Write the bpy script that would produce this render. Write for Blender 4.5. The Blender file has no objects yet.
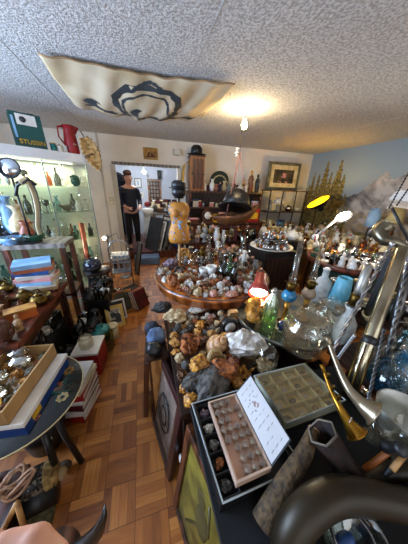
import bpy, math, random
from mathutils import Vector, Matrix, Euler, noise
R = random.Random(11)
PI = math.pi
sc = bpy.context.scene
COL = sc.collection

# ------------------------------------------------------------------ camera
CAM = Vector((0, 0, 1.57))
F = 197.0
M3 = Matrix(((0.95786211, 0.08281694, -0.27503004),
             (-0.28535906, 0.38345124, -0.87837085),
             (0.03271662, 0.91984048, 0.39092598)))
M3T = M3.transposed()
def ray(px, py): return M3 @ Vector((px - 204, 272 - py, -F))
def P(px, py, z=None, y=None, x=None, d=None):
    r = ray(px, py)
    if z is not None: t = (z - CAM.z) / r.z
    elif y is not None: t = y / r.y
    elif x is not None: t = x / r.x
    else: t = d / F
    return CAM + r * t
def proj(v):
    c = M3T @ (Vector(v) - CAM)
    return (204 + F * c.x / -c.z, 272 - F * c.y / -c.z)
def height(v, pytop):
    a = M3T @ (Vector(v) - CAM); b = M3T @ Vector((0, 0, 1))
    k = (272 - pytop) / F           # (a.y+t b.y) = k * -(a.z + t b.z)
    return max(.012, (-k * a.z - a.y) / (b.y + k * b.z))
cam = bpy.data.objects.new('camera', bpy.data.cameras.new('camera'))
COL.objects.link(cam); sc.camera = cam
cam.matrix_world = Matrix.Translation(CAM) @ M3.to_4x4()
cam.data.sensor_fit = 'VERTICAL'; cam.data.sensor_height = 36; cam.data.lens = F / 544 * 36
cam.data.clip_start = .02

# ------------------------------------------------------------------ materials
MATS = {}
def nt(name):
    m = bpy.data.materials.new(name); m.use_nodes = True
    t = m.node_tree; t.nodes.clear()
    o = t.nodes.new('ShaderNodeOutputMaterial')
    return m, t, o
def srgb(c):
    if isinstance(c, str):
        c = [int(c[i:i + 2], 16) / 255 for i in (0, 2, 4)]
        c = [x / 12.92 if x < .04045 else ((x + .055) / 1.055) ** 2.4 for x in c]
    return (c[0], c[1], c[2], 1)
def mat(name, c1, c2=None, scale=8, rough=.6, metal=0, bump=0, kind='noise', spec=.5, detail=4, coat=0, lo=.35, hi=.65):
    if name in MATS: return MATS[name]
    m, t, o = nt(name)
    b = t.nodes.new('ShaderNodeBsdfPrincipled'); t.links.new(b.outputs[0], o.inputs[0])
    b.inputs['Roughness'].default_value = rough; b.inputs['Metallic'].default_value = metal
    b.inputs['Specular IOR Level'].default_value = spec; b.inputs['Coat Weight'].default_value = coat
    c1 = srgb(c1); c2 = srgb(c2) if c2 else tuple(x * .8 for x in c1[:3]) + (1,)
    tc = t.nodes.new('ShaderNodeTexCoord')
    if kind == 'noise':
        n = t.nodes.new('ShaderNodeTexNoise'); n.inputs['Detail'].default_value = detail; fac = n.outputs['Fac']
    elif kind == 'voronoi':
        n = t.nodes.new('ShaderNodeTexVoronoi'); fac = n.outputs['Color']
    else:
        n = t.nodes.new('ShaderNodeTexWave'); n.inputs['Distortion'].default_value = 6; n.inputs['Detail'].default_value = 3
        n.inputs['Detail Scale'].default_value = 1.5; fac = n.outputs['Fac']
    n.inputs['Scale'].default_value = scale
    t.links.new(tc.outputs['Object'], n.inputs['Vector'])
    r = t.nodes.new('ShaderNodeValToRGB')
    r.color_ramp.elements[0].position = lo; r.color_ramp.elements[1].position = hi
    r.color_ramp.elements[0].color = c2; r.color_ramp.elements[1].color = c1
    t.links.new(fac, r.inputs[0]); t.links.new(r.outputs[0], b.inputs['Base Color'])
    if bump:
        bp = t.nodes.new('ShaderNodeBump'); bp.inputs['Strength'].default_value = bump; bp.inputs['Distance'].default_value = .01
        t.links.new(fac, bp.inputs['Height']); t.links.new(bp.outputs[0], b.inputs['Normal'])
    MATS[name] = m; return m
def glass(name, tint='f4fbfa', rough=.04, base=.12):
    if name in MATS: return MATS[name]
    m, t, o = nt(name)
    tr = t.nodes.new('ShaderNodeBsdfTransparent'); tr.inputs[0].default_value = srgb(tint)
    gl = t.nodes.new('ShaderNodeBsdfGlossy'); gl.inputs['Roughness'].default_value = rough
    gl.inputs['Color'].default_value = (.88, .87, .82, 1)
    lw = t.nodes.new('ShaderNodeLayerWeight'); lw.inputs['Blend'].default_value = .3
    mr = t.nodes.new('ShaderNodeMapRange'); mr.inputs['To Min'].default_value = base; mr.inputs['To Max'].default_value = .5
    mx = t.nodes.new('ShaderNodeMixShader')
    t.links.new(lw.outputs['Facing'], mr.inputs['Value']); t.links.new(mr.outputs[0], mx.inputs[0])
    t.links.new(tr.outputs[0], mx.inputs[1]); t.links.new(gl.outputs[0], mx.inputs[2]); t.links.new(mx.outputs[0], o.inputs[0])
    MATS[name] = m; return m
def emit(name, c, s):
    if name in MATS: return MATS[name]
    m, t, o = nt(name)
    e = t.nodes.new('ShaderNodeEmission'); e.inputs[0].default_value = srgb(c); e.inputs[1].default_value = s
    t.links.new(e.outputs[0], o.inputs[0]); MATS[name] = m; return m

PLAIN = dict(
 white=('e8e4dc', 'cfcabf', .35), cream=('dccfa8', 'b89f6a', .5), black=('0b0b0c', '161616', .4), iron=('1a1a1b', '0c0c0c', .45),
 red=('a8161a', '6d0d10', .45), darkred=('5a1014', '2e080a', .5), orange=('c8641c', '8a3c0e', .5), yellow=('e3b51c', 'b8860e', .5),
 green=('1d5a3a', '0f3522', .4), darkgreen=('10291c', '081409', .4), teal=('2c8c84', '1b5a56', .4), blue=('23508c', '142d55', .45),
 paleblue=('8fb8d8', '6690b8', .4), navy=('121b33', '0a0f1e', .7), pink=('d99a98', 'b06f70', .5), grey=('8a8a88', '5f5f5e', .5),
 darkgrey=('3a3a3b', '232324', .55), purple=('5a3f6a', '3a2646', .5), tan=('b08a5c', '80603a', .6), brown=('5c3a20', '341e0e', .5),
 milkglass=('c4c4bc', 'a09f96', .25), amber=('8a4a12', '4f2608', .3), gold=('c69a3c', '8c6420', .35), skin=('d9a184', 'c88a6c', .55), hair=('5a2f1c', '2d160c', .7),
 paper=('e6dfcc', 'cbbf9f', .8), straw=('b98b4e', '7c5526', .8), stone=('9a938a', '6c665e', .8), rope=('b8906a', '8a6444', .9),
 olive=('5a5228', '35301a', .5), copper_paint=('b4633c', '7a3a20', .4))
METAL = dict(brass=('c49a4a', '7d5a22', .28), silver=('c4c4c4', '8d8d8f', .22), chrome=('d6d8da', 'a2a6aa', .12), copper=('b8683c', '7c3e20', .3),
 pewter=('7d7d7c', '4a4a4a', .35), oldbrass=('6e5526', '3a2b12', .38))
GL = dict(clear='fbfaf6', greenglass='a9d9b0', blueglass='86c4e6', amberglass='c98a3a', smoky='8a8f86', aqua='bfe0e4', dkgreen='2c5a3a', cobalt='16245c')
ROCK = dict(
 quartz=('dcd6cc', '8d8478', .5), pinkrock=('d3a18c', '8f5f4e', .7), ochre=('c08a3e', '6e4518', .8), rust=('a8602a', '4e260e', .8),
 slate=('5c5850', '2b2825', .85), sand=('c9b38c', '8b6f45', .85), chalk=('e2ddd0', 'a89f8c', .9), brownrock=('7c5230', '38200f', .8),
 honey=('d99a3c', '6c3d10', .45), greyrock=('8d877c', '4c463e', .85), darkrock=('2f2a26', '120f0e', .7), mauve=('8b7884', '4b3d48', .7))
def T(n):
    if n in MATS: return MATS[n]
    if n in PLAIN: c = PLAIN[n]; return mat(n, c[0], c[1], 7, c[2], coat=.0)
    if n in METAL: c = METAL[n]; return mat(n, c[0], c[1], 6, c[2], 1.0)
    if n in GL: return glass(n, GL[n], base=.05)
    if n in ROCK: c = ROCK[n]; return mat('rock_' + n, c[0], c[1], 5, c[2], bump=.6, detail=8, lo=.38, hi=.6)
    raise KeyError(n)
def wood(name, c1, c2, scale=3, rough=.45, coat=0):
    return mat(name, c1, c2, scale, rough, kind='wave', bump=.15, lo=.1, hi=.9, coat=coat)
for n, a, b, s, r in (('oak', 'a8672e', '7a4418', 4, .4), ('walnut', '5a3018', '2f170b', 4, .4), ('darkwood', '33190d', '190c06', 4, .4),
        ('pine', 'b98a52', '8b5e2e', 4, .5), ('redwood', '6a3320', '3c1a0e', 4, .4), ('greywood', '8a7f74', '5f564d', 4, .6)):
    wood(n, a, b, s, r)
mat('tabletop', 'b8682a', '7c3d14', 3, .25, kind='wave', coat=.4, lo=.1, hi=.9)
mat('cardboard', 'b08a58', '94703f', 6, .85)
mat('lacquer', '0a0f10', '131b1a', 5, .15, coat=.5)
mat('brushed', 'cfc4a6', '7d735c', 4, .2, 1.0)
mat('hornmat', '342914', '0f0b06', 3, .42, .45, detail=6, lo=.3, hi=.75)
mat('tube_dark', '8c6e3c', '4a3a20', 3, .3, .9, detail=5)
mat('leather', '2c1a0f', '120a05', 30, .7, bump=.5, spec=.25)
mat('bark', '5e482a', '2a1e10', 55, .8, bump=1)
mat('bead', '8a8272', '0c0a09', 90, .35, bump=.8, kind='voronoi', lo=.6, hi=.8)
mat('moss', '7d7048', '3a341e', 30, .95, bump=1, detail=8)

# ------------------------------------------------------------------ geometry
class G:
    def __init__(s): s.v = []; s.f = []; s.sm = []
    def add(s, vs, fs, M=None, smooth=False):
        o = len(s.v)
        s.v += [tuple(M @ Vector(v)) if M else tuple(v) for v in vs]
        s.f += [tuple(o + i for i in f) for f in fs]; s.sm += [smooth] * len(fs)
        return s
    def box(s, c, d, M=None, rz=0, rx=0, ry=0, taper=1):
        x, y, z = d[0] / 2, d[1] / 2, d[2] / 2
        vs = [(-x, -y, -z), (x, -y, -z), (x, y, -z), (-x, y, -z)] + [(a * taper, b * taper, z) for a, b in ((-x, -y), (x, -y), (x, y), (-x, y))]
        L = Matrix.Translation(c) @ Euler((rx, ry, rz)).to_matrix().to_4x4()
        if M: L = M @ L
        return s.add(vs, [(3, 2, 1, 0), (4, 5, 6, 7), (0, 1, 5, 4), (1, 2, 6, 5), (2, 3, 7, 6), (3, 0, 4, 7)], L)
    def lathe(s, prof, n=16, M=None, smooth=True, sx=1, sy=1):
        vs = []; fs = []
        for r, z in prof:
            for i in range(n):
                a = 2 * PI * i / n; vs.append((r * math.cos(a) * sx, r * math.sin(a) * sy, z))
        for k in range(len(prof) - 1):
            for i in range(n):
                j = (i + 1) % n; fs.append((k * n + i, k * n + j, (k + 1) * n + j, (k + 1) * n + i))
        if prof[0][0] > 1e-4: fs.append(tuple(reversed(range(n))))
        if prof[-1][0] > 1e-4: fs.append(tuple((len(prof) - 1) * n + i for i in range(n)))
        return s.add(vs, fs, M, smooth)
    def open_lathe(s, prof, n=16, M=None):
        s.lathe(prof, n, M); 
        s.f.pop(); s.sm.pop()
        return s
    def tube(s, pts, r, n=8, closed=False, M=None, flat=1):
        pts = [Vector(p) for p in pts]; m = len(pts); vs = []; fs = []
        rr = r if isinstance(r, (list, tuple)) else [r] * m
        up = None
        for i, p in enumerate(pts):
            a = pts[(i - 1) % m] if (closed or i > 0) else p; b = pts[(i + 1) % m] if (closed or i < m - 1) else p
            t = (b - a).normalized()
            if up is None:
                up = Vector((0, 0, 1)) if abs(t.z) < .9 else Vector((1, 0, 0))
            e1 = (up - t * up.dot(t)).normalized(); up = e1; e2 = t.cross(e1)
            for k in range(n):
                q = 2 * PI * k / n; vs.append(p + (e1 * math.cos(q) + e2 * math.sin(q) * flat) * rr[i])
        for i in range(m if closed else m - 1):
            i2 = (i + 1) % m
            for k in range(n):
                k2 = (k + 1) % n; fs.append((i * n + k, i * n + k2, i2 * n + k2, i2 * n + k))
        if not closed: fs.append(tuple(reversed(range(n)))); fs.append(tuple((m - 1) * n + k for k in range(n)))
        return s.add(vs, fs, M, True)
    def ball(s, c, r, n=12, k=8, sc_=(1, 1, 1), M=None, fn=None, smooth=True):
        prof = [(0, -1)] + [(math.sin(PI * i / k), -math.cos(PI * i / k)) for i in range(1, k)] + [(0, 1)]
        vs = [(0, 0, -1)]; fs = []
        for r_, z in prof[1:-1]:
            for i in range(n): vs.append((r_ * math.cos(2 * PI * i / n), r_ * math.sin(2 * PI * i / n), z))
        vs.append((0, 0, 1)); top = len(vs) - 1
        for i in range(n):
            j = (i + 1) % n
            fs.append((0, 1 + j, 1 + i)); fs.append((top, 1 + (k - 2) * n + i, 1 + (k - 2) * n + j))
            for q in range(k - 2): fs.append((1 + q * n + i, 1 + q * n + j, 1 + (q + 1) * n + j, 1 + (q + 1) * n + i))
        out = []
        for v in vs:
            v = Vector(v)
            if fn: v = fn(v)
            out.append(Vector((c[0] + v.x * r * sc_[0], c[1] + v.y * r * sc_[1], c[2] + v.z * r * sc_[2])))
        return s.add(out, fs, M, smooth)
    def prism(s, poly, z0, z1, M=None):
        n = len(poly); vs = [(x, y, z0) for x, y in poly] + [(x, y, z1) for x, y in poly]
        return s.add(vs, [tuple(reversed(range(n))), tuple(range(n, 2 * n))] + [(i, (i + 1) % n, n + (i + 1) % n, n + i) for i in range(n)], M)
    def grid(s, fn, nu, nv, M=None, smooth=True):
        vs = [fn(i / nu, j / nv) for j in range(nv + 1) for i in range(nu + 1)]
        fs = [(j * (nu + 1) + i, j * (nu + 1) + i + 1, (j + 1) * (nu + 1) + i + 1, (j + 1) * (nu + 1) + i) for j in range(nv) for i in range(nu)]
        return s.add(vs, fs, M, smooth)
    def mesh(s, name):
        me = bpy.data.meshes.new(name); me.from_pydata([tuple(v) for v in s.v], [], s.f)
        me.polygons.foreach_set('use_smooth', s.sm); me.update(); return me
def obj(name, g, m, parent=None, loc=None, kind=None, **kw):
    me = g.mesh(name) if isinstance(g, G) else g
    o = bpy.data.objects.new(name, me); COL.objects.link(o)
    if isinstance(m, str): m = T(m)
    if name != me.name.split('.')[0] and 0: pass
    if not me.materials: me.materials.append(None)
    o.material_slots[0].link = 'OBJECT'; o.material_slots[0].material = m
    if parent: o.parent = parent
    if loc is not None: o.location = loc
    if kind: o['kind'] = kind
    return o
def tag(o, label, cat, group=None):
    o['label'] = label; o['category'] = cat
    if group: o['group'] = group
    return o
def thing(name, label, cat, loc=(0, 0, 0), rz=0, group=None):
    o = bpy.data.objects.new(name, None); COL.objects.link(o); o.empty_display_size = .05
    o.location = loc; o.rotation_euler = (0, 0, rz)
    return tag(o, label, cat, group)
def struct(name, g, m): return obj(name, g, m, kind='structure')
def rigid(a, b, roll=0):
    """matrix whose +z runs from a to b"""
    a = Vector(a); b = Vector(b); q = (b - a).to_track_quat('Z', 'Y')
    return Matrix.Translation(a) @ q.to_matrix().to_4x4() @ Matrix.Rotation(roll, 4, 'Z')
def solidify(o, t):
    m = o.modifiers.new('thick', 'SOLIDIFY'); m.thickness = t; return o
def bevel(o, w=.003):
    m = o.modifiers.new('bev', 'BEVEL'); m.width = w; m.segments = 2; m.limit_method = 'ANGLE'; return o

# ------------------------------------------------------------------ unit-height kinds
def Kprof(name, prof, n=16): return lambda: [(name, G().lathe(prof, n), 0)]
def shell_(outer, t=.02):
    inn = [(max(r - t, .001), z) for r, z in reversed(outer) if r > t]
    inn = [(r, max(z, outer[0][1] + t)) for r, z in inn]
    return outer + inn + [(0, inn[-1][1])]
K = {}
K['bottle'] = lambda: [('body', G().lathe([(0, 0), (.17, 0), (.18, .04), (.18, .52), (.15, .62), (.065, .74), (.06, .93), (.075, .94), (.075, .97), (.05, .97)]), 0), ('cork', G().lathe([(.045, .93), (.05, 1), (0, 1)], 10), 1)]
K['flask'] = lambda: [('body', G().lathe([(0, 0), (.22, 0), (.33, .12), (.34, .3), (.24, .5), (.08, .62), (.07, .86), (.11, .9), (.06, .9)], 18), 0), ('stopper', G().lathe([(.05, .86), (.05, .92), (.1, .94), (.1, .98), (0, 1)], 10), 1)]
K['goblet'] = lambda: [('bowl', G().lathe([(.02, .5), (.14, .56), (.24, .7), (.25, .85), (.22, 1), (.2, 1), (.22, .84), (.2, .7), (.1, .6), (0, .58)]), 0), ('stem', G().lathe([(0, 0), (.24, 0), (.22, .03), (.05, .06), (.035, .3), (.06, .34), (.035, .38), (.04, .5), (0, .52)]), 0)]
K['tumbler'] = lambda: [('body', G().lathe([(0, 0), (.26, 0), (.34, 1), (.31, 1), (.24, .06), (0, .06)]), 0)]
K['vase'] = lambda: [('body', G().lathe([(0, 0), (.17, 0), (.2, .05), (.3, .35), (.26, .58), (.12, .78), (.12, .88), (.2, 1), (.17, 1), (.09, .88), (.09, .78), (0, .6)]), 0)]
K['tallvase'] = lambda: [('body', G().lathe([(0, 0), (.16, 0), (.12, .08), (.17, .4), (.15, .7), (.08, .85), (.15, 1), (.12, 1), (.05, .85), (0, .6)]), 0)]
K['bowl'] = lambda: [('body', G().lathe([(0, 0), (.5, 0), (.52, .12), (1.0, .6), (1.15, 1), (1.08, 1), (.92, .62), (.45, .2), (0, .18)], 20), 0)]
K['plate'] = lambda: [('body', G().lathe([(0, 0), (3, 0), (3.4, .2), (5.2, 1), (5.1, 1.15), (3.2, .5), (0, .4)], 24), 0)]
K['cup'] = lambda: [('body', G().lathe([(0, 0), (.25, 0), (.28, .08), (.5, .5), (.55, 1), (.5, 1), (.44, .5), (.2, .15), (0, .12)]), 0), ('handle', G().tube([(.5, 0, .85), (.72, 0, .85), (.8, 0, .6), (.7, 0, .35), (.45, 0, .35)], .05, 6), 0)]
K['jug'] = lambda: [('body', G().lathe([(0, 0), (.25, 0), (.36, .2), (.36, .42), (.2, .68), (.18, .85), (.27, 1), (.22, 1), (.14, .85), (0, .6)]), 0), ('handle', G().tube([(.2, 0, .9), (.42, 0, .92), (.52, 0, .7), (.48, 0, .45), (.34, 0, .35)], .04, 6), 0)]
K['teapot'] = lambda: [('body', G().lathe([(0, 0), (.3, 0), (.34, .05), (.55, .3), (.55, .5), (.35, .74), (.2, .78), (0, .78)]), 0), ('lid', G().lathe([(.24, .77), (.2, .86), (.06, .9), (.05, .94), (.08, .98), (0, 1)], 12), 0),
    ('spout', G().tube([(-.48, 0, .3), (-.72, 0, .42), (-.8, 0, .62), (-.92, 0, .74)], [.12, .08, .06, .05], 8), 0), ('handle', G().tube([(.48, 0, .66), (.78, 0, .68), (.86, 0, .45), (.75, 0, .25), (.52, 0, .22)], .05, 6), 0)]
K['jar'] = lambda: [('body', G().lathe([(0, 0), (.33, 0), (.36, .04), (.36, .66), (.26, .76), (.26, .8), (.2, .8)], 18), 0), ('lid', G().lathe([(.29, .78), (.29, .84), (.12, .88), (.06, .9), (.1, .96), (0, 1)], 16), 1)]
K['candlestick'] = lambda: [('body', G().lathe([(0, 0), (.25, 0), (.26, .04), (.12, .08), (.06, .15), (.1, .22), (.05, .3), (.05, .55), (.1, .6), (.05, .66), (.06, .8), (.14, .88), (.14, .92), (.08, .92), (0, .9)]), 0), ('candle', G().lathe([(.05, .9), (.05, 1), (0, 1)], 8), 1)]
K['figurine'] = lambda: [('body', G().lathe([(0, 0), (.24, 0), (.24, .06), (.2, .1), (.21, .35), (.14, .5), (.19, .62), (.17, .72), (.07, .78), (0, .79)]).tube([(.17, 0, .7), (.27, 0, .56), (.16, .12, .46)], .045, 6).tube([(-.17, 0, .7), (-.26, .02, .55), (-.2, .04, .36)], .045, 6), 0), ('head', G().ball((0, 0, .88), .115).ball((0, -.11, .87), .025, 6, 4), 1)]
K['bust'] = lambda: [('body', G().lathe([(0, 0), (.22, 0), (.2, .08), (.1, .14), (.1, .2), (.3, .34), (.34, .46), (.12, .58), (.1, .64), (0, .66)], sy=.7), 0), ('head', G().ball((0, 0, .8), .2, sc_=(.8, .95, 1)).ball((0, -.19, .78), .04, 6, 4), 0)]
K['bell'] = lambda: [('body', G().lathe([(.3, 0), (.32, .02), (.22, .2), (.17, .5), (.05, .58), (0, .58)]), 0), ('handle', G().lathe([(0, .56), (.05, .58), (.03, .65), (.07, .8), (.04, .95), (0, 1)], 10), 1)]
K['tin'] = lambda: [('body', G().lathe([(0, 0), (.34, 0), (.34, .9), (0, .9)], 18), 0), ('lid', G().lathe([(.35, .86), (.36, .98), (.33, 1), (0, 1)], 18), 1)]
K['box'] = lambda: [('body', G().box((0, 0, .39), (1.3, .8, .78)), 0), ('lid', G().box((0, 0, .89), (1.34, .84, .22)), 1)]
K['tallbox'] = lambda: [('body', G().box((0, 0, .45), (.6, .35, .9)), 0), ('label_panel', G().box((0, -.18, .5), (.42, .02, .5)), 1), ('lid', G().box((0, 0, .95), (.62, .37, .1)), 0)]
K['oil_lamp'] = lambda: [('base', G().lathe([(0, 0), (.12, 0), (.12, .03), (.05, .07), (.04, .22), (.06, .26), (0, .26)]), 1),
    ('font', G().lathe([(.03, .25), (.1, .28), (.13, .34), (.1, .4), (.04, .43), (0, .43)]), 0), ('burner', G().lathe([(.05, .42), (.06, .46), (.075, .48), (.05, .52), (0, .52)], 12), 1),
    ('chimney', G().open_lathe([(.05, .5), (.075, .58), (.045, .72), (.04, 1)], 14), 2)]
K['clock'] = lambda: [('case', G().box((0, 0, .45), (.8, .35, .7)).box((0, 0, .05), (.95, .45, .1)).lathe([(.42, -.17), (.42, .17)], 20, Matrix.Translation((0, 0, .58)) @ Matrix.Rotation(PI / 2, 4, 'X')), 0), ('dial', G().lathe([(.0, .18), (.28, .18), (.28, .2), (0, .2)], 20, Matrix.Translation((0, 0, .55)) @ Matrix.Rotation(PI / 2, 4, 'X')), 1)]
K['bird'] = lambda: [('body', G().ball((0, 0, .4), .3, sc_=(1.5, .8, 1)).tube([(.25, 0, .5), (.38, 0, .72), (.4, 0, .82)], [.16, .11, .12], 8).tube([(.44, 0, .84), (.62, 0, .8)], [.05, .01], 6).tube([(-.35, 0, .45), (-.62, 0, .65), (-.75, 0, .72)], [.14, .1, .03], 6).lathe([(0, 0), (.25, 0), (.22, .06), (.08, .12), (.06, .3)], 12), 0)]
K['shellk'] = lambda: [('body', spiral_shell(), 0)]
K['ammonite'] = lambda: [('body', ammon(), 0)]
K['kettle'] = lambda: [('body', G().lathe([(0, 0), (.45, 0), (.5, .1), (.46, .45), (.2, .6), (0, .62)]), 0), ('lid', G().lathe([(.2, .58), (.16, .64), (.04, .66), (.06, .72), (0, .74)], 12), 0),
    ('spout', G().tube([(-.42, 0, .2), (-.65, 0, .4), (-.72, 0, .55)], [.1, .07, .05], 8), 0), ('handle', G().tube([(.35, 0, .5), (.38, 0, .85), (0, 0, 1), (-.38, 0, .85), (-.35, 0, .5)], .035, 6), 1)]
K['flatiron'] = lambda: [('body', G().prism([(-.5, -.3), (.2, -.3), (.6, 0), (.2, .3), (-.5, .3)], 0, .35), 0), ('handle', G().tube([(-.35, 0, .3), (-.35, 0, .85), (.3, 0, .85), (.3, 0, .3)], .08, 6), 1)]
K['trinket'] = lambda: [('body', G().ball((0, 0, .45), .45, 10, 6, sc_=(1, .7, 1)).tube([(-.3, 0, .5), (-.4, .1, .85), (0, 0, 1), (.35, 0, .8)], .06, 6), 0)]
K['mask'] = lambda: [('body', G().ball((0, 0, .5), .5, 14, 10, sc_=(.7, .35, 1)).ball((0, -.19, .46), .09, 8, 6, (1, 1, 1.6)).ball((.15, -.16, .6), .06, 8, 5).ball((-.15, -.16, .6), .06, 8, 5).ball((0, -.15, .25), .08, 8, 5, (1.6, .7, .6)), 0)]
K['camera_box'] = lambda: [('body', G().box((0, 0, .4), (1.2, .6, .8)).box((0, 0, .88), (.4, .4, .16)), 0), ('lens', G().lathe([(0, 0), (.27, 0), (.3, .35), (.22, .35), (.2, .3), (0, .3)], 16, Matrix.Translation((0, -.28, .42)) @ Matrix.Rotation(PI / 2, 4, 'X')), 1)]
K['dome'] = lambda: [('base', G().lathe([(0, 0), (.46, 0), (.46, .05), (.4, .08), (0, .08)], 20), 1), ('glass', G().lathe([(.38, .08), (.39, .5), (.36, .72), (.24, .88), (.1, .94), (.04, .96), (.05, .99), (0, 1)], 20), 0)]
K['apothecary'] = lambda: [('body', G().lathe([(0, 0), (.36, 0), (.4, .03), (.42, .2), (.42, .6), (.34, .68), (.3, .7), (.3, .74), (.27, .74), (.27, .7), (.39, .58), (.39, .08), (0, .05)], 22), 0), ('lid', G().lathe([(.28, .72), (.37, .73), (.36, .8), (.2, .86), (.06, .88), (.05, .91), (.1, .96), (0, 1)], 20), 1)]
K['basket'] = lambda: [('body', G().lathe([(0, 0), (.4, 0), (.55, .6), (.5, .6), (.36, .06), (0, .06)], 18), 0), ('handle', G().tube([(math.cos(a) * .52, 0, .55 + math.sin(a) * .43) for a in [PI * i / 8 for i in range(9)]], .03, 6), 0)]
K['shade'] = lambda: [('body', G().open_lathe([(.5, 0), (.3, 1), (.29, 1), (.48, .02)], 20), 0)]
K['anvil'] = lambda: [('body', G().box((0, 0, .15), (1, .6, .3)).box((0, 0, .5), (.5, .4, .5)).box((0, 0, .85), (1.3, .45, .3)), 0)]
K['cluster'] = None
def spiral_shell():
    g = G(); pts = []; rr = []
    for i in range(60):
        a = i / 59; th = a * 5.2 * PI; w = .06 + .44 * a
        pts.append((math.cos(th) * w * .75, math.sin(th) * w * .75, 1.0 - .7 * a - .05)); rr.append(.03 + .3 * a)
    g.tube(pts, rr, 10); zmin = min(v[2] for v in g.v); zmax = max(v[2] for v in g.v)
    g.v = [(v[0], v[1], (v[2] - zmin) / (zmax - zmin)) for v in g.v]; return g
def ammon():
    g = G(); pts = []; rr = []
    for i in range(90):
        a = i / 89; th = a * 6 * PI; w = .05 + .75 * a ** 1.2
        pts.append((math.cos(th) * w, math.sin(th) * w * .35, math.sin(th) * w)); rr.append((.04 + .2 * a) * (1 + .08 * math.sin(i * 2)))
    g.tube(pts, rr, 8); z0 = min(v[2] for v in g.v); z1 = max(v[2] for v in g.v); s = 1 / (z1 - z0)
    g.v = [(v[0] * s, v[1] * s, (v[2] - z0) * s) for v in g.v]; return g
def rockG(seed, style='lump'):
    rnd = random.Random(seed); g = G()
    if style == 'crystal':
        g.ball((0, 0, .3), .42, 9, 6, (1, 1, .6), smooth=False)
        for k in range(13):
            a = rnd.uniform(0, 2 * PI); t = rnd.uniform(0, .9); d = Vector((math.cos(a) * t, math.sin(a) * t, 1)).normalized()
            L = rnd.uniform(.5, .85); w = rnd.uniform(.07, .13); o = Vector((math.cos(a) * t * .3, math.sin(a) * t * .3, .2))
            g.lathe([(w, 0), (w * .9, L * .75), (0, L)], 6, rigid(o, o + d), smooth=False)
    elif style == 'rosette':
        g.ball((0, 0, .35), .38, 8, 6, (1, 1, .8), smooth=False)
        for k in range(22):
            a = rnd.uniform(0, 2 * PI); t = rnd.uniform(.2, 1.5); d = Vector((math.cos(a) * t, math.sin(a) * t, 1)).normalized()
            c = Vector((0, 0, .32)) + d * rnd.uniform(.3, .45)
            g.lathe([(.02, -.02), (.2, 0), (.02, .02)], 7, Matrix.Translation(c) @ Euler((rnd.uniform(0, PI), rnd.uniform(0, PI), rnd.uniform(0, PI))).to_matrix().to_4x4(), smooth=False)
    else:
        off = Vector((rnd.uniform(-50, 50), rnd.uniform(-50, 50), 0)); amp = .55 if style == 'lump' else .3
        def fn(v):
            k = 1 + amp * noise.noise(v * 1.3 + off) + .28 * noise.noise(v * 3.1 + off) + .12 * noise.noise(v * 7 + off)
            return v * k
        sc_ = {'lump': (1, .85, .75), 'slab': (1.5, 1, .4), 'nodule': (1, 1, .9)}[style]
        g.ball((0, 0, 0), .5, 16, 11, sc_, fn=fn, smooth=(style == 'nodule'))
        if style == 'nodule': pass
    z0 = min(v[2] for v in g.v); z1 = max(v[2] for v in g.v); s = 1 / (z1 - z0)
    if style == 'slab': s *= .45
    g.v = [(v[0] * s, v[1] * s, (v[2] - z0) * s) for v in g.v]
    if style == 'slab': pass
    return g
CACHE = {}
PLACED = []
def kindparts(kind):
    if kind not in CACHE:
        if kind.startswith('rock:'):
            _, st, sd = kind.split(':'); L = [('body', rockG(int(sd), st), 0)]
        else: L = K[kind]()
        CACHE[kind] = [(n, g.mesh(kind.split(':')[0] + '_' + n), r) for n, g, r in L]
    return CACHE[kind]
def item(kind, name, label, cat, loc, h, mats, rz=None, group=None, sc_=None, tilt=None):
    if rz is None: rz = R.uniform(-3, 3)
    if not isinstance(mats, (tuple, list)): mats = (mats,)
    L = kindparts(kind); s = (h, h, h) if sc_ is None else tuple(h * q for q in sc_)
    if len(L) == 1:
        o = obj(name, L[0][1], mats[0]); tag(o, label, cat, group)
    else:
        o = thing(name, label, cat, group=group)
        for n, me, r in L: obj(n, me, mats[min(r, len(mats) - 1)], o)
    o.location = loc; o.scale = s
    o.rotation_euler = (tilt[0] if tilt else 0, tilt[1] if tilt else 0, rz)
    return o
def put(kind, name, label, cat, px, py, top, z, mats, rz=0, group=None, sc_=None, y=None):
    v = P(px, py, z=z) if y is None else P(px, py, y=y)
    return item(kind, name, label, cat, v, height(v, top), mats, rz, group, sc_)

def framed(name, label, cat, w, h, t, Mw, m_frame, m_pic, bw=.05, mount=None, group=None, motif=None):
    """picture in its own x-z plane facing -y, origin at bottom centre"""
    o = thing(name, label, cat, group=group); o.matrix_world = Mw
    g = G()
    for sx in (-1, 1): g.box((sx * (w - bw) / 2, 0, h / 2), (bw, t, h))
    for zz in (bw / 2, h - bw / 2): g.box((0, 0, zz), (w - 2 * bw, t, bw))
    bevel(obj('frame', g, m_frame, o), .004)
    obj('picture', G().box((0, t * .1, h / 2), (w - 2 * bw, t * .4, h - 2 * bw)), m_pic, o)
    if mount:
        g = G(); iw, ih = w - 2 * bw, h - 2 * bw; mb = mount[1]
        for sx in (-1, 1): g.box((sx * (iw - mb) / 2, -t * .15, h / 2), (mb, t * .2, ih))
        for s in (-1, 1): g.box((0, -t * .15, h / 2 + s * (ih - mb) / 2), (iw - 2 * mb, t * .2, mb))
        obj('mount', g, mount[0], o)
    if motif:
        for nm, g, m in motif: obj(nm, g, m, o)
    return o
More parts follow.
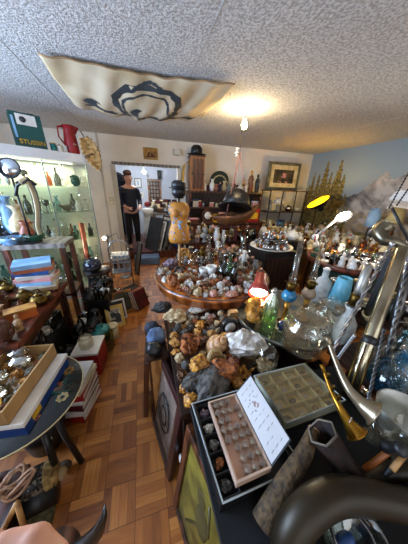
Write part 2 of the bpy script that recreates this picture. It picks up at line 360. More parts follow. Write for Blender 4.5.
def book(label, cx, cy, z, w, d, t, m, rz=0, group=None, M=None, name='book'):
    o = thing(name, label, 'book', (cx, cy, z), rz, group)
    if M is not None: o.matrix_world = M
    g = G().box((0, 0, t * .06), (w, d, t * .12)).box((0, 0, t * .94), (w, d, t * .12)).box((0, -d / 2 + t * .05, t / 2), (w, t * .1, t * .76))
    obj('cover', g, m, o); obj('pages', G().box((0, .003, t / 2), (w * .95, d * .94, t * .74)), 'paper', o)
    return o

# ------------------------------------------------------------------ setting
def parquet():
    m, t, o = nt('parquet'); N = t.nodes; Lk = t.links.new
    b = N.new('ShaderNodeBsdfPrincipled'); Lk(b.outputs[0], o.inputs[0])
    tc = N.new('ShaderNodeTexCoord'); sp = N.new('ShaderNodeSeparateXYZ'); Lk(tc.outputs['Object'], sp.inputs[0])
    def mth(op, a, c=None, c2=None):
        n = N.new('ShaderNodeMath'); n.operation = op
        for i, q in enumerate((a, c, c2)):
            if q is None: continue
            if isinstance(q, (int, float)): n.inputs[i].default_value = q
            else: Lk(q, n.inputs[i])
        return n.outputs[0]
    S = .165
    X = mth('DIVIDE', sp.outputs[0], S); Y = mth('DIVIDE', sp.outputs[1], S)
    ix, iy = mth('FLOOR', X), mth('FLOOR', Y)
    ck = mth('FLOORED_MODULO', mth('ADD', ix, iy), 2)
    a = mth('ADD', mth('MULTIPLY', X, ck), mth('MULTIPLY', Y, mth('SUBTRACT', 1, ck)))
    al = mth('ADD', mth('MULTIPLY', Y, ck), mth('MULTIPLY', X, mth('SUBTRACT', 1, ck)))
    a4 = mth('MULTIPLY', a, 4); st = mth('FLOOR', a4)
    cb = N.new('ShaderNodeCombineXYZ'); Lk(ix, cb.inputs[0]); Lk(iy, cb.inputs[1]); Lk(st, cb.inputs[2])
    wn = N.new('ShaderNodeTexWhiteNoise'); wn.noise_dimensions = '3D'; Lk(cb.outputs[0], wn.inputs[0])
    # grain stretched along the strip
    c2 = N.new('ShaderNodeCombineXYZ'); Lk(mth('MULTIPLY', a, 14), c2.inputs[0]); Lk(mth('MULTIPLY', al, 1.4), c2.inputs[1]); Lk(mth('MULTIPLY', wn.outputs[0], 9), c2.inputs[2])
    gn = N.new('ShaderNodeTexNoise'); gn.inputs['Scale'].default_value = 1; gn.inputs['Detail'].default_value = 4; Lk(c2.outputs[0], gn.inputs['Vector'])
    big = N.new('ShaderNodeTexNoise'); big.inputs['Scale'].default_value = 1.3; Lk(tc.outputs['Object'], big.inputs['Vector'])
    v = mth('ADD', mth('MULTIPLY', wn.outputs[0], .5), mth('ADD', mth('MULTIPLY', gn.outputs[0], .45), mth('MULTIPLY', mth('SUBTRACT', big.outputs[0], .5), .5)))
    r = N.new('ShaderNodeValToRGB'); Lk(v, r.inputs[0])
    e = r.color_ramp.elements; e[0].position = .12; e[0].color = srgb('6a3610'); e[1].position = .9; e[1].color = srgb('dc9448')
    q = e.new(.5); q.color = srgb('aa6426')
    f1 = mth('ABSOLUTE', mth('SUBTRACT', mth('FRACT', a4), .5)); g1 = mth('GREATER_THAN', f1, .475)
    f2 = mth('ABSOLUTE', mth('SUBTRACT', mth('FRACT', X), .5)); g2 = mth('GREATER_THAN', f2, .49)
    f3 = mth('ABSOLUTE', mth('SUBTRACT', mth('FRACT', Y), .5)); g3 = mth('GREATER_THAN', f3, .49)
    gap = mth('MINIMUM', mth('ADD', mth('MULTIPLY', g1, .5), mth('ADD', g2, g3)), 1)
    mx = N.new('ShaderNodeMixRGB'); mx.inputs[2].default_value = srgb('3a1c0a'); Lk(mth('MULTIPLY', gap, .7), mx.inputs[0]); Lk(r.outputs[0], mx.inputs[1])
    Lk(mx.outputs[0], b.inputs['Base Color'])
    b.inputs['Roughness'].default_value = .42
    bp = N.new('ShaderNodeBump'); bp.inputs['Strength'].default_value = .2; bp.inputs['Distance'].default_value = .004; bp.invert = True
    Lk(gap, bp.inputs['Height']); Lk(bp.outputs[0], b.inputs['Normal'])
    return m
def plaster():
    m, t, o = nt('popcorn_plaster'); N = t.nodes; Lk = t.links.new
    b = N.new('ShaderNodeBsdfPrincipled'); Lk(b.outputs[0], o.inputs[0]); b.inputs['Roughness'].default_value = .9
    tc = N.new('ShaderNodeTexCoord')
    n = N.new('ShaderNodeTexNoise'); n.inputs['Scale'].default_value = 62; n.inputs['Detail'].default_value = 5; n.inputs['Roughness'].default_value = .6
    Lk(tc.outputs['Object'], n.inputs['Vector'])
    r = N.new('ShaderNodeValToRGB'); r.color_ramp.elements[0].position = .4; r.color_ramp.elements[1].position = .58
    r.color_ramp.elements[0].color = srgb('a9a49d'); r.color_ramp.elements[1].color = srgb('dad6d0'); Lk(n.outputs[0], r.inputs[0])
    Lk(r.outputs[0], b.inputs['Base Color'])
    bp = N.new('ShaderNodeBump'); bp.inputs['Strength'].default_value = 1; bp.inputs['Distance'].default_value = .014
    Lk(n.outputs[0], bp.inputs['Height']); Lk(bp.outputs[0], b.inputs['Normal'])
    return m
mat('wallpaint', 'ece3d4', 'ddd2c1', 2, .85, bump=.05)
mat('backpaint', 'cdd2da', 'bfc5cf', 2, .85)
mat('doorpaint', 'cfc6b6', 'b9ae9c', 3, .6)
XR, YB, XL, YF, HZ = 4.06, 4.49, -2.45, -1.3, 2.4
DX0, DX1, DZ = -.42, .76, 1.93
struct('floor', G().box(((XL + XR) / 2, (YF + YB) / 2, -.05), (XR - XL + .3, YB - YF + .3, .1)), parquet())
PL = plaster()
struct('ceiling', G().box(((XL + XR) / 2, (YF + YB) / 2, HZ + .05), (XR - XL + .3, YB - YF + .3, .1)), PL)
g = G()     # thin cover strips on the panel joints of the ceiling
for x in (-.78, .46, 1.7, 2.94): g.box((x, (YF + YB) / 2, HZ - .001), (.006, YB - YF, .002))
struct('trim_1', g, mat('seam', 'bdb8b0', 'b0aba3', 4, .9))
W = 'wallpaint'
g = G()
g.box(((XL + DX0) / 2, YB + .06, HZ / 2), (DX0 - XL, .12, HZ)).box(((XR + DX1) / 2, YB + .06, HZ / 2), (XR - DX1, .12, HZ))
g.box(((DX0 + DX1) / 2, YB + .06, (HZ + DZ) / 2), (DX1 - DX0, .12, HZ - DZ))
struct('wall_back', g, W)
struct('wall_right', G().box((XR + .06, (YF + YB) / 2, HZ / 2), (.12, YB - YF + .24, HZ)), W)
# left wall with a wide window
wy0, wy1, wz0, wz1 = .5, 2.3, .95, 2.15
g = G()
g.box((XL - .06, (YF + wy0) / 2, HZ / 2), (.12, wy0 - YF, HZ)).box((XL - .06, (wy1 + YB) / 2, HZ / 2), (.12, YB - wy1, HZ))
g.box((XL - .06, (wy0 + wy1) / 2, wz0 / 2), (.12, wy1 - wy0, wz0)).box((XL - .06, (wy0 + wy1) / 2, (wz1 + HZ) / 2), (.12, wy1 - wy0, HZ - wz1))
struct('wall_left', g, W)
def window(n, c, w, h, along_y):
    g = G()
    def bx(a, z, da, dz):
        if along_y: g.box((c[0], c[1] + a, c[2] + z), (.06, da, dz))
        else: g.box((c[0] + a, c[1], c[2] + z), (da, .06, dz))
    for a in (-w / 2 + .025, 0, w / 2 - .025): bx(a, 0, .05, h)
    for z in (-h / 2 + .025, h / 2 - .025): bx(0, z, w, .05)
    o = struct('window_%d' % n, g, 'white')
    p = G()
    if along_y: p.box(c, (.006, w - .06, h - .06))
    else: p.box(c, (w - .06, .006, h - .06))
    obj('pane', p, glass('windowglass', 'ffffff', .0, .02), o)
window(1, (XL - .06, (wy0 + wy1) / 2, (wz0 + wz1) / 2), wy1 - wy0, wz1 - wz0, True)
# wall behind the viewer with a shop window
fx0, fx1, fz0, fz1 = -.9, 2.6, .8, 2.2
g = G()
g.box(((XL + fx0) / 2, YF - .06, HZ / 2), (fx0 - XL, .12, HZ)).box(((XR + fx1) / 2, YF - .06, HZ / 2), (XR - fx1, .12, HZ))
g.box(((fx0 + fx1) / 2, YF - .06, fz0 / 2), (fx1 - fx0, .12, fz0)).box(((fx0 + fx1) / 2, YF - .06, (HZ + fz1) / 2), (fx1 - fx0, .12, HZ - fz1))
struct('wall_front', g, W)
window(2, ((fx0 + fx1) / 2, YF - .06, (fz0 + fz1) / 2), fx1 - fx0, fz1 - fz0, False)
# door surround
g = G()
g.box((DX0 - .035, YB - .012, DZ / 2), (.09, .025, DZ)).box((DX0 - .24, YB - .012, HZ / 2), (.03, .02, HZ))
struct('trim_2', g, 'doorpaint')
struct('trim_3', G().box(((DX0 + DX1) / 2, YB - .01, DZ + .02), (DX1 - DX0 + .1, .03, .05)), 'greywood')
struct('trim_4', G().box((DX1 + .035, YB - .012, DZ / 2), (.07, .025, DZ)), 'doorpaint')
struct('trim_5', G().box((.74, YB - .06, 2.2), (.12, .1, .1)), 'doorpaint')
# back room
BY = 6.6; BF = .16
struct('floor_back', G().box((.4, (YB + BY) / 2 + .06, BF / 2), (3.4, BY - YB - .1, BF)), 'redwood')
g = G(); g.box((.4, BY + .06, 1.3), (3.6, .12, 2.6)); struct('wall_far', g, 'backpaint')
struct('wall_hall_left', G().box((-1.3, (YB + .12 + BY) / 2, 1.3), (.12, BY - YB - .12, 2.6)), 'backpaint')
struct('wall_hall_right', G().box((2.1, (YB + .12 + BY) / 2, 1.3), (.12, BY - YB - .12, 2.6)), 'backpaint')
struct('ceiling_back', G().box((.4, (YB + BY) / 2 + .06, 2.45), (3.5, BY - YB - .12, .1)), 'backpaint')
o = obj('door_mat', G().box((.02, YB - .16, .075), (.52, .3, .15)), mat('bluestep', '5a6f8c', '3f5068', 4, .7))
o['kind'] = 'structure'; o.name = 'trim_6'

# mural on the right wall: one wallpaper sheet, its print painted per corner
def mural():
    u0, u1, v1 = .3, YB - .005, HZ - .002
    nu, nv = 380, 200; g = G()
    g.grid(lambda a, b: (0, u1 + (u0 - u1) * a, v1 * b), nu, nv, smooth=False)
    me = g.mesh('mountain_mural'); ca = me.color_attributes.new('print', 'FLOAT_COLOR', 'POINT')
    def nz(x, y, s=1, z=0): return noise.noise(Vector((x * s, y * s, z)))
    ridge = [(.2, .9), (1.2, 1.35), (1.7, 1.75), (2.1, 1.75), (2.39, 1.88), (2.55, 1.82), (2.73, 1.92), (2.95, 1.72), (3.15, 1.56), (3.45, 1.46), (3.7, 1.3), (4.1, 1.15), (4.6, 1.0)]
    def interp(tab, x):
        for (a, p), (b, q) in zip(tab, tab[1:]):
            if a <= x <= b: return p + (q - p) * (x - a) / (b - a)
        return tab[0][1] if x < tab[0][0] else tab[-1][1]
    rt = random.Random(5)
    trees = [(4.38, 1.70, .10), (4.30, 1.95, .1), (4.15, 1.9, .12), (3.98, 2.16, .14), (3.82, 1.92, .13), (3.64, 2.14, .16), (3.5, 1.86, .14), (4.45, 1.6, .1), (3.36, 1.5, .14), (3.25, 1.25, .14), (3.72, 1.8, .14)]
    L = lambda h: Vector(srgb(h)[:3])
    sky0, sky1 = L('8796a0'), L('adb1ad'); snow, rockc, rockd = L('d2c3b2'), L('877a6e'), L('57524c')
    tdark, tgold, field, fgr = L('45401e'), L('a58844'), L('7a7352'), L('5a5a34')
    data = []
    for v in me.vertices:
        y, z = v.co.y, v.co.z
        c = sky1.lerp(sky0, min(1, max(0, (z - 1.3) / 1.0)))
        rz_ = interp(ridge, y) + .05 * nz(y, 0, 6) + .03 * nz(y, 3, 20)
        if z < rz_:
            k = nz(y * 1.4 + z * 1.1, z * 1.4, 3.2) + .7 * nz(y - z * .8, z, 9) + .4 * nz(y, z, 24)
            dep = (rz_ - z)
            ca_ = rockd.lerp(rockc, min(1, max(0, .6 + k))); cb_ = rockc.lerp(snow, min(1, max(0, .85 + k * 1.1 - dep * .7)))
            q_ = min(1, max(0, (y - 2.85 + .25 * nz(y, z, 5) + (z - 1.6) * .5) / .3)); c = cb_.lerp(ca_, q_)
        fh = .85 + .1 * nz(y, 7, 3)
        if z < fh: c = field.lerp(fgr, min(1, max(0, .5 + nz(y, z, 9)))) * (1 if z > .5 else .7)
        if z < 1.25 + .12 * nz(y, 2, 5) and z > .6 and y < 3.2: c = c.lerp(L('b0915c'), max(0, min(.7, .4 + nz(y, z, 14))))
        for ty, th, tw in trees:
            th2 = th + .06
            if z < th2:
                w = tw * 1.45 * min(1, (th2 - z) / 1.2) + .014
                edge = w * (1 + .55 * nz(y * 3, z, 16, ty) + .4 * math.sin(z * 60 + ty * 9) * .5)
                if abs(y - ty) < edge:
                    k = nz(y, z, 28, ty) + .4 * nz(y, z, 60)
                    c = tdark.lerp(tgold, min(1, max(0, .42 + k * .9))); break
        data += [c[0], c[1], c[2], 1]
    ca.data.foreach_set('color', data)
    m, t, o = nt('mural_print'); b = t.nodes.new('ShaderNodeBsdfPrincipled'); t.links.new(b.outputs[0], o.inputs[0])
    b.inputs['Roughness'].default_value = .6
    a = t.nodes.new('ShaderNodeVertexColor'); a.layer_name = 'print'; t.links.new(a.outputs[0], b.inputs['Base Color'])
    ob = obj('mountain_mural', me, m, loc=(XR - .004, 0, 0)); tag(ob, 'photo wallpaper of a snowy mountain and golden conifers covering the wall', 'mural')
mural()

# ------------------------------------------------------------------ lights
def area(name, loc, rot, sx, sy, power, color):
    l = bpy.data.lights.new(name, 'AREA'); l.shape = 'RECTANGLE'; l.size = sx; l.size_y = sy; l.energy = power; l.color = color
    o = bpy.data.objects.new(name, l); COL.objects.link(o); o.location = loc; o.rotation_euler = rot
    return o
def point(name, loc, power, color, r=.03):
    l = bpy.data.lights.new(name, 'POINT'); l.energy = power; l.color = color; l.shadow_soft_size = r
    o = bpy.data.objects.new(name, l); COL.objects.link(o); o.location = loc; return o
area('window_daylight', (XL - .01, (wy0 + wy1) / 2, (wz0 + wz1) / 2), (0, -PI / 2, 0), wz1 - wz0, wy1 - wy0, 115, (.5, .68, 1))
area('shop_window_daylight', ((fx0 + fx1) / 2, YF + .0, (fz0 + fz1) / 2), (PI / 2, 0, 0), fx1 - fx0, fz1 - fz0, 10, (1, .93, .84))
wd = bpy.data.worlds.new('World'); sc.world = wd; wd.use_nodes = True
bg = wd.node_tree.nodes['Background']; bg.inputs[0].default_value = (.45, .62, .9, 1); bg.inputs[1].default_value = .8
sc.view_settings.view_transform = 'Standard'; sc.view_settings.look = 'None'; sc.view_settings.gamma = 1; sc.view_settings.exposure = .72
sc.cycles.use_denoising = True; sc.cycles.max_bounces = 8; sc.cycles.transparent_max_bounces = 24; sc.cycles.caustics_reflective = False; sc.cycles.caustics_refractive = False

# hanging bare bulb
bp_ = P(246, 108, z=HZ)
b = thing('ceiling_bulb', 'bare glowing bulb hanging on a short white flex from the ceiling', 'lamp', (bp_.x, bp_.y, HZ))
zb = -.05
obj('ceiling_rose', G().lathe([(.03, -.012), (.03, 0)], 16), 'white', b)
obj('cord', G().tube([(0, 0, 0), (0, 0, -.08)], .004, 6), 'white', b)
obj('socket', G().lathe([(0, -.125), (.018, -.125), (.02, -.08), (.01, -.07), (0, -.07)], 12), 'white', b)
obj('bulb', G().ball((0, 0, -.158), .034, 16, 10, (1, 1, 1.15)), emit('bulb_glow', 'ffdf9a', 60), b)
point('bulb_light', (bp_.x, bp_.y, HZ - .158), 66, (1, .77, .47), .04).visible_glossy = True

# ------------------------------------------------------------------ ceiling banner
def banner():
    tl, tr = P(37, 50, z=HZ - .01), P(235, 82, z=HZ - .01)
    bl, br = P(75, 107, z=HZ - .06), P(203, 119, z=HZ - .06)
    def surf(a, b):
        top = tl.lerp(tr, a); bot = bl.lerp(br, a); u = 4 * a * (1 - a)
        top.y += .05 * u + .02 * math.exp(-((a - .55) / .1) ** 2)     # upper edge curves back between its pins
        bot.y += .06 * u
        p = top.lerp(bot, b); p.z = HZ - .012 - .07 * u ** .8 * b - .05 * math.sin(b * PI) * (.4 + u)
        p.z -= .012 * b * (1 + math.sin(a * 31)) + .010 * (1 + noise.noise(Vector((a * 9, b * 5, 0)))) + .006 * math.sin(a * 44 + b * 7)
        return p
    t = thing('cloth_banner', 'yellowed cloth banner with a dark painted emblem sagging under the ceiling', 'banner')
    o = obj('cloth', G().grid(surf, 70, 26), mat('oldcloth', 'd4c3a4', 'bca47c', 2.5, .85, detail=5), t); solidify(o, .002)
    def tbx(pts, w, n=24):       # painted stroke lying on the cloth: pts in (a,b)
        g = G(); cur = []
        for i in range(n + 1):
            s = i / n * (len(pts) - 1); k = min(int(s), len(pts) - 2); f = s - k
            p0, p1, p2, p3 = pts[max(k - 1, 0)], pts[k], pts[k + 1], pts[min(k + 2, len(pts) - 1)]
            q = [.5 * (2 * p1[j] + (p2[j] - p0[j]) * f + (2 * p0[j] - 5 * p1[j] + 4 * p2[j] - p3[j]) * f * f + (3 * p1[j] - p0[j] - 3 * p2[j] + p3[j]) * f ** 3) for j in (0, 1)]
            cur.append(q)
        vs = []; fs = []
        for i, (a, b) in enumerate(cur):
            a2, b2 = cur[min(i + 1, n)]; a1, b1 = cur[max(i - 1, 0)]
            dx, dy = (a2 - a1) * 1.35, (b2 - b1) * 1.1; L = math.hypot(dx, dy) or 1
            ww = w * (.55 + .45 * math.sin(PI * i / n)) * (1 + .3 * math.sin(i * 2.3))
            nx, ny = -dy / L * ww / 1.35, dx / L * ww / 1.1
            for s in (-1, 1):
                p = surf(min(max(a + s * nx, 0), 1), min(max(b + s * ny, 0), 1)); p.z -= .0045; vs.append(p)
        for i in range(n): fs.append((2 * i, 2 * i + 1, 2 * i + 3, 2 * i + 2))
        g.add(vs, fs, None, True); return g
    ink = mat('banner_ink', '2b3033', '3d4245', 6, .8)
    em = G()
    C_ = [([(.44, .82), (.40, .62), (.40, .42), (.47, .26), (.56, .22), (.66, .25), (.72, .38), (.73, .6), (.70, .8)], .030),
          ([(.45, .8), (.43, .6), (.44, .46), (.5, .35), (.57, .32), (.64, .36), (.67, .46), (.68, .62)], .012),
          ([(.47, .30), (.52, .2), (.57, .15), (.62, .19), (.67, .28)], .016),
          ([(.22, .93), (.30, .85), (.38, .92), (.45, .9), (.52, .97), (.60, .92), (.66, .86)], .05),
          ([(.60, .95), (.68, .9), (.76, .95), (.86, .95), (.94, .88)], .05),
          ([(.28, .88), (.25, .72), (.3, .64)], .04), ([(.5, .86), (.49, .7), (.52, .6)], .03), ([(.66, .92), (.72, .74), (.69, .6)], .04),
          ([(.78, .95), (.80, .86), (.84, .82)], .025)]
    for pts, w in C_:
        q = tbx([(.49 + (a - .54) * 1.2, -.06 + b * .92) for a, b in pts], w * 1.25); o = len(em.v); em.v += q.v; em.f += [tuple(o + i for i in f) for f in q.f]; em.sm += q.sm
    obj('painted_emblem', em, ink, t)
    hem = G().tube([surf(i / 40, 0) - Vector((0, 0, .003)) for i in range(41)], .006, 6)
    obj('hem', hem, 'tan', t)
    for q in (surf(0, 0), surf(1, 0), surf(.5, 0), surf(0, 1), surf(1, 1)): obj('string', G().tube([q, Vector((q.x, q.y, HZ - .0005))], .002, 5), 'tan', t)
banner()

# ------------------------------------------------------------------ back wall
def small_picture(label, cx, zc, w, h, ym, mf, mp, mount=None, group=None, motif=None):
    return framed('framed_picture', label, 'picture', w, h, .025, Matrix.Translation((cx, ym - .014, zc - h / 2)), mf, mp, min(w, h) * .16, mount, group, motif)
mat('oldprint', 'c79a50', '7a4a20', 14, .7); mat('darkprint', '4c4a2e', '17160e', 9, .6); mat('drawing', 'b9b09c', '6a6254', 20, .8)
mat('stilllife', '5a4a2e', '15130e', 7, .5); mat('greenart', '847a2c', '403e14', 9, .4, coat=.3)
small_picture('small gilt framed picture hung on the wall above the doorway', .245, 2.145, .27, .2, YB, 'gold', 'oldprint',
    motif=[('figures', G().box((-.04, -.004, .09), (.03, .006, .06)).box((.03, -.004, .08), (.05, .006, .04)).box((0, -.004, .055), (.15, .006, .02)), T('darkred'))])
def switch(x, z, y, label):
    t = thing('light_switch', label, 'switch', (x, y, z))
    obj('plate', G().box((0, -.005, 0), (.08, .01, .14)), 'cream', t); obj('rocker', G().box((0, -.013, .03), (.03, .008, .035)).box((0, -.013, -.03), (.03, .008, .035)), 'white', t)
switch(-.56, 1.28, YB, 'cream double light switch on the wall strip left of the doorway')
# leaning yellow rounded hoop beside the dresser
g = G().tube([(0, 0, 0), (.02, 0, .25), (.1, 0, .33), (.17, 0, .2), (.17, 0, -.22), (.1, 0, -.3), (.03, 0, -.2)], .022, 8, closed=True)
tag(obj('yellow_hoop', g, 'yellow', loc=P(186, 176, y=4.38) - Vector((.06, 0, .07))), 'bright yellow oblong hoop hung beside the tall wooden lantern case', 'hoop')

# dresser against the back wall
def dresser():
    x0, x1, y0, y1 = .92, 2.58, 4.14, 4.46
    t = thing('wooden_dresser', 'dark wooden dresser crowded with figurines against the back wall', 'dresser', (x0, y0, 0))
    w = x1 - x0; d = y1 - y0
    obj('top_board', G().box((w / 2, d / 2, 1.505), (w + .06, d + .02, .035)), 'walnut', t)
    obj('shelf', G().box((w / 2, d / 2, 1.19), (w - .06, d - .02, .025)), 'walnut', t)
    for x in (.015, w - .015): obj('side_panel', G().box((x, d / 2, 1.2), (.03, d, .58)), 'walnut', t)
    obj('back_panel', G().box((w / 2, d - .008, 1.2), (w - .06, .016, .58)), 'darkwood', t)
    obj('counter', G().box((w / 2, d / 2 - .13, .905), (w + .04, d + .26, .03)), 'walnut', t)
    obj('carcass', G().box((w / 2, d / 2 - .1, .44), (w, d + .18, .88)), 'darkwood', t)
    for i in range(3):
        for j in range(3):
            dr = obj('drawer', G().box((w * (i + .5) / 3, -.205, .75 - j * .26), (w / 3 - .04, .03, .22)), 'redwood', t)
            obj('knob', G().ball((w * (i + .5) / 3, -.235, .75 - j * .26), .018, 10, 6), 'brass', dr)
    for i in range(2):
        br = G().tube([(i * w + (.03 if i == 0 else -.03), -.0, 1.49), (i * w + (.03 if i == 0 else -.03), -.06, 1.42), (i * w + (.03 if i == 0 else -.03), -.0, 1.3)], .016, 6)
        obj('bracket', br, 'redwood', t)
    g = G()
    for k in range(7): g.lathe([(.035, -.03), (.02, -.01), (.035, .01), (.02, .03)], 10, Matrix.Translation((w - .0, .02, .98 + k * .06)))
    obj('turned_post', g, 'walnut', t)
dresser()
DT = 1.5225
def lantern_case():
    v = P(196, 190, y=4.3); t = thing('lantern_case', 'tall narrow wooden case with two stacked doors on the dresser top', 'case', (v.x, 4.3, DT))
    obj('body', G().box((0, 0, .3), (.27, .24, .6)), 'oak', t)
    for z in (.16, .44):
        d = obj('door', G().box((0, -.125, z), (.22, .015, .25)), 'redwood', t)
        g = G()
        for k in range(4): g.box((-.08 + k * .053, -.135, z), (.012, .012, .21))
        obj('slat_grille', g, 'walnut', d)
    obj('cornice', G().box((0, 0, .61), (.3, .27, .025)).box((0, -.13, .3), (.27, .015, .03)), 'walnut', t)
    h = thing('bowler_hat', 'black bowler hat resting on the tall wooden case', 'hat', (v.x, 4.3, DT + .624), .3)
    obj('crown', G().lathe([(.1, .012), (.115, .06), (.11, .13), (.07, .18), (0, .19)], 22, sx=1, sy=.88), 'black', h)
    obj('brim', G().lathe([(.1, .004), (.15, .002), (.185, .022), (.19, .03), (.15, .014), (.1, .014)], 24, sx=1, sy=.85), 'black', h)
    obj('hat_band', G().lathe([(.104, .014), (.117, .014), (.119, .045), (.112, .045)], 22, sx=1, sy=.88), 'iron', h)
lantern_case()
GR1 = 'figurines and vessels on the dresser top'
tops = [('figurine', ('white', 'cream'), 'white porcelain figurine', 'figurine'), ('teapot', 'white', 'white porcelain teapot', 'teapot'), ('jug', 'pink', 'pink glazed jug', 'jug'),
        ('vase', 'white', 'white china vase', 'vase'), ('figurine', ('darkred', 'skin'), 'figurine in a dark red coat', 'figurine'), ('bust', 'grey', 'small grey bust', 'bust'),
        ('jug', 'cream', 'cream coffee pot', 'jug'), ('figurine', ('navy', 'skin'), 'navy clad figurine', 'figurine'), ('vase', 'yellow', 'yellow glazed vase', 'vase'), ('jar', ('white', 'gold'), 'white jar with a gilt lid', 'jar')]
k = 0
for px, top, idx in ((205, 181, 0), (208, 183, 4), (212, 179, 3), (216, 184, 2), (220, 182, 7), (224, 181, 6), (228, 183, 5), (231, 185, 9), (234, 181, 4), (237, 183, 7), (240, 184, 1), (243, 180, 8), (246, 183, 0), (249, 182, 5)):
    kd, ms, lb, ct = tops[idx]; v = P(px, 190, y=4.24 + .1 * (k % 2)); v.z = DT; k += 1
    item(kd, lb.split()[-1] if ct == lb.split()[-1] else ct, lb + ' in the row on the dresser top', ct, v, height(v, top), ms, R.uniform(-.5, .5), GR1, (.8, .8, 1) if kd in ('teapot', 'vase', 'bust', 'jar', 'jug') else (.75, .75, 1))
def tile_dome():
    v = P(219, 190, y=4.42); t = thing('painted_fan_tray', 'dark half round painted tray standing behind the figurines', 'tray', (v.x, 4.42, DT))
    pl = [(-.21, 0)] + [(.21 * math.cos(a), .22 + .18 * math.sin(a)) for a in [PI - PI * i / 16 for i in range(17)]] + [(.21, 0)]
    M = Matrix.Rotation(PI / 2, 4, 'X')
    obj('panel', G().prism(pl, -.012, .012, M), 'darkgreen', t)
    g = G()
    for a in range(11):
        q = PI * a / 10; g.ball((.15 * math.cos(q), -.014, .18 + .13 * math.sin(q)), .016, 8, 5, (1, .25, 1))
    obj('painted_flowers', g, 'cream', t)
tile_dome()
v = P(252, 190, y=4.25); v.z = DT
def saint(px, lab, m1, m2, top):
    v = P(px, 190, y=4.27); v.z = DT; item('figurine', 'figurine', lab, 'figurine', v, height(v, top), (m1, m2), .2, None, (.55, .6, 1))
saint(250, 'tall amber and gilt figurine with arms out near the dresser end', 'amber', 'gold', 170)
saint(256.5, 'tall slim black carved figure at the end of the dresser', 'black', 'black', 174)
v = P(243, 190, y=4.3); v.z = DT
item('bell', 'hand_bell', 'pointed dark bell standing beside the amber figurine', 'bell', v, .3, ('walnut', 'copper'), 0, None, (.45, .45, 1))
# things on the middle shelf and counter
GR2 = 'odds and ends on the dresser middle shelf'
sel = [('tin', ('navy', 'grey'), 'navy tin'), ('box', ('white', 'blue'), 'white and blue box'), ('tin', ('red', 'cream'), 'red tin'), ('tallbox', ('blue', 'white'), 'blue card carton'), ('bottle', ('smoky', 'tan'), 'smoky bottle'),
       ('box', ('pink', 'white'), 'pink trinket box'), ('jar', ('cream', 'brown'), 'cream jar'), ('camera_box', ('black', 'grey'), 'black camera'), ('figurine', ('copper_paint', 'skin'), 'terracotta figurine'), ('tallbox', ('yellow', 'red'), 'yellow carton'), ('clock', ('walnut', 'white'), 'little wooden clock')]
for i in range(17):
    kd, ms, lb = sel[i % len(sel)]; x = 1.0 + i * .093
    item(kd, lb.split()[-1], lb + ' on the dresser middle shelf', lb.split()[-1], (x, 4.24 + .07 * (i % 2), 1.2025), R.uniform(.09, .15) if kd != 'bottle' else .2, ms, R.uniform(-.3, .3), GR2, (.7, .7, 1))
GR3 = 'goods along the dresser counter'
ctr = [(194, 'box', ('redwood', 'pink'), 'flat reddish cigar box', .09, (1.5, 1.5, 1)), (207, 'clock', ('walnut', 'white'), 'mantel clock in a wooden case', .26, None), (214, 'tallbox', ('yellow', 'black'), 'yellow card display box', .17, None),
       (221, 'tallbox', ('pink', 'white'), 'pale pink card packet', .2, None), (227, 'clock', ('gold', 'cream'), 'gilt framed arch ornament', .17, None), (233, 'box', ('darkred', 'amber'), 'dark red casket', .12, None),
       (237, 'camera_box', ('paleblue', 'white'), 'pale blue toy television', .16, None), (243, 'box', ('amber', 'walnut'), 'amber wooden casket', .1, None), (247, 'tallbox', ('red', 'yellow'), 'tall red carton with a yellow panel', .25, (1.5, 1, 1)), (252, 'tallbox', ('red', 'yellow'), 'second tall red carton with a yellow panel', .27, (1.5, 1, 1))]
for px, kd, ms, lb, h, s in ctr:
    v = P(px, 225, y=3.98); item(kd, lb.replace(',', '').split()[-1] if kd not in ('tallbox', 'camera_box') else {'tallbox': 'carton', 'camera_box': 'toy_television'}[kd], lb + ' on the dresser counter', 'box', (v.x, 3.98, .92), h, ms, R.uniform(-.15, .15), None, s)

# bamboo etagere with a picture on top
def etagere():
    x0, x1, y0, y1 = 2.72, 3.68, 4.02, 4.36
    t = thing('bamboo_etagere', 'dark bamboo stand with open shelves under the still life picture', 'stand', (x0, y0, 0))
    w = x1 - x0; d = y1 - y0
    for x in (0, w * .33, w * .7, w):
        for y in ((0, d) if x in (0, w) else (0,)):
            g = G(); n = 14
            pr = [(.014, 0)]
            for k in range(n): z = 1.58 * (k + 1) / n; pr += [(.014, z - .012), (.02, z - .006), (.014, z)]
            g.lathe(pr, 8, Matrix.Translation((x, y, 0))); obj('post', g, 'darkwood', t)
    for z in (.35, .75, 1.12, 1.575): obj('shelf', G().box((w / 2, d / 2, z), (w + .03, d + .02, .02)), 'darkwood' if z < 1.5 else 'walnut', t)
etagere()
fl = G()
for i in range(26):
    a = R.uniform(0, 2 * PI); r_ = R.uniform(0, .07); fl.ball((math.cos(a) * r_, -.005, .3 + math.sin(a) * r_), .016, 6, 4, (1, .3, 1))
for i in range(9): fl.ball((R.uniform(-.13, .13), -.005, .16 + R.uniform(-.02, .02)), .014, 6, 4, (1, .3, 1))
framed('framed_picture', 'framed still life of flowers in a gilt frame standing on the bamboo stand', 'picture', .84, .58, .05,
    Matrix.Translation((3.2, 4.32, 1.588)) @ Matrix.Rotation(-.02, 4, 'X'), mat('dullgilt', '7c7860', '4f4c3a', 10, .5, .3), 'stilllife', .06, (T('cream'), .09),
    motif=[('painted_flowers', fl, T('pink'))])
def table_lamp(name, label, x, y, z, h, ms, mb, lit=0):
    t = thing(name, label, 'lamp', (x, y, z))
    obj('lamp_base', G().lathe([(0, 0), (.07, 0), (.07, .015), (.02, .03), (.05, .12), (.045, h * .45), (.012, h * .5), (.012, h * .75)], 14), mb, t)
    solidify(obj('lamp_shade', G().open_lathe([(.14, h * .6), (.05, h)], 20), ms, t), .003)
    return t
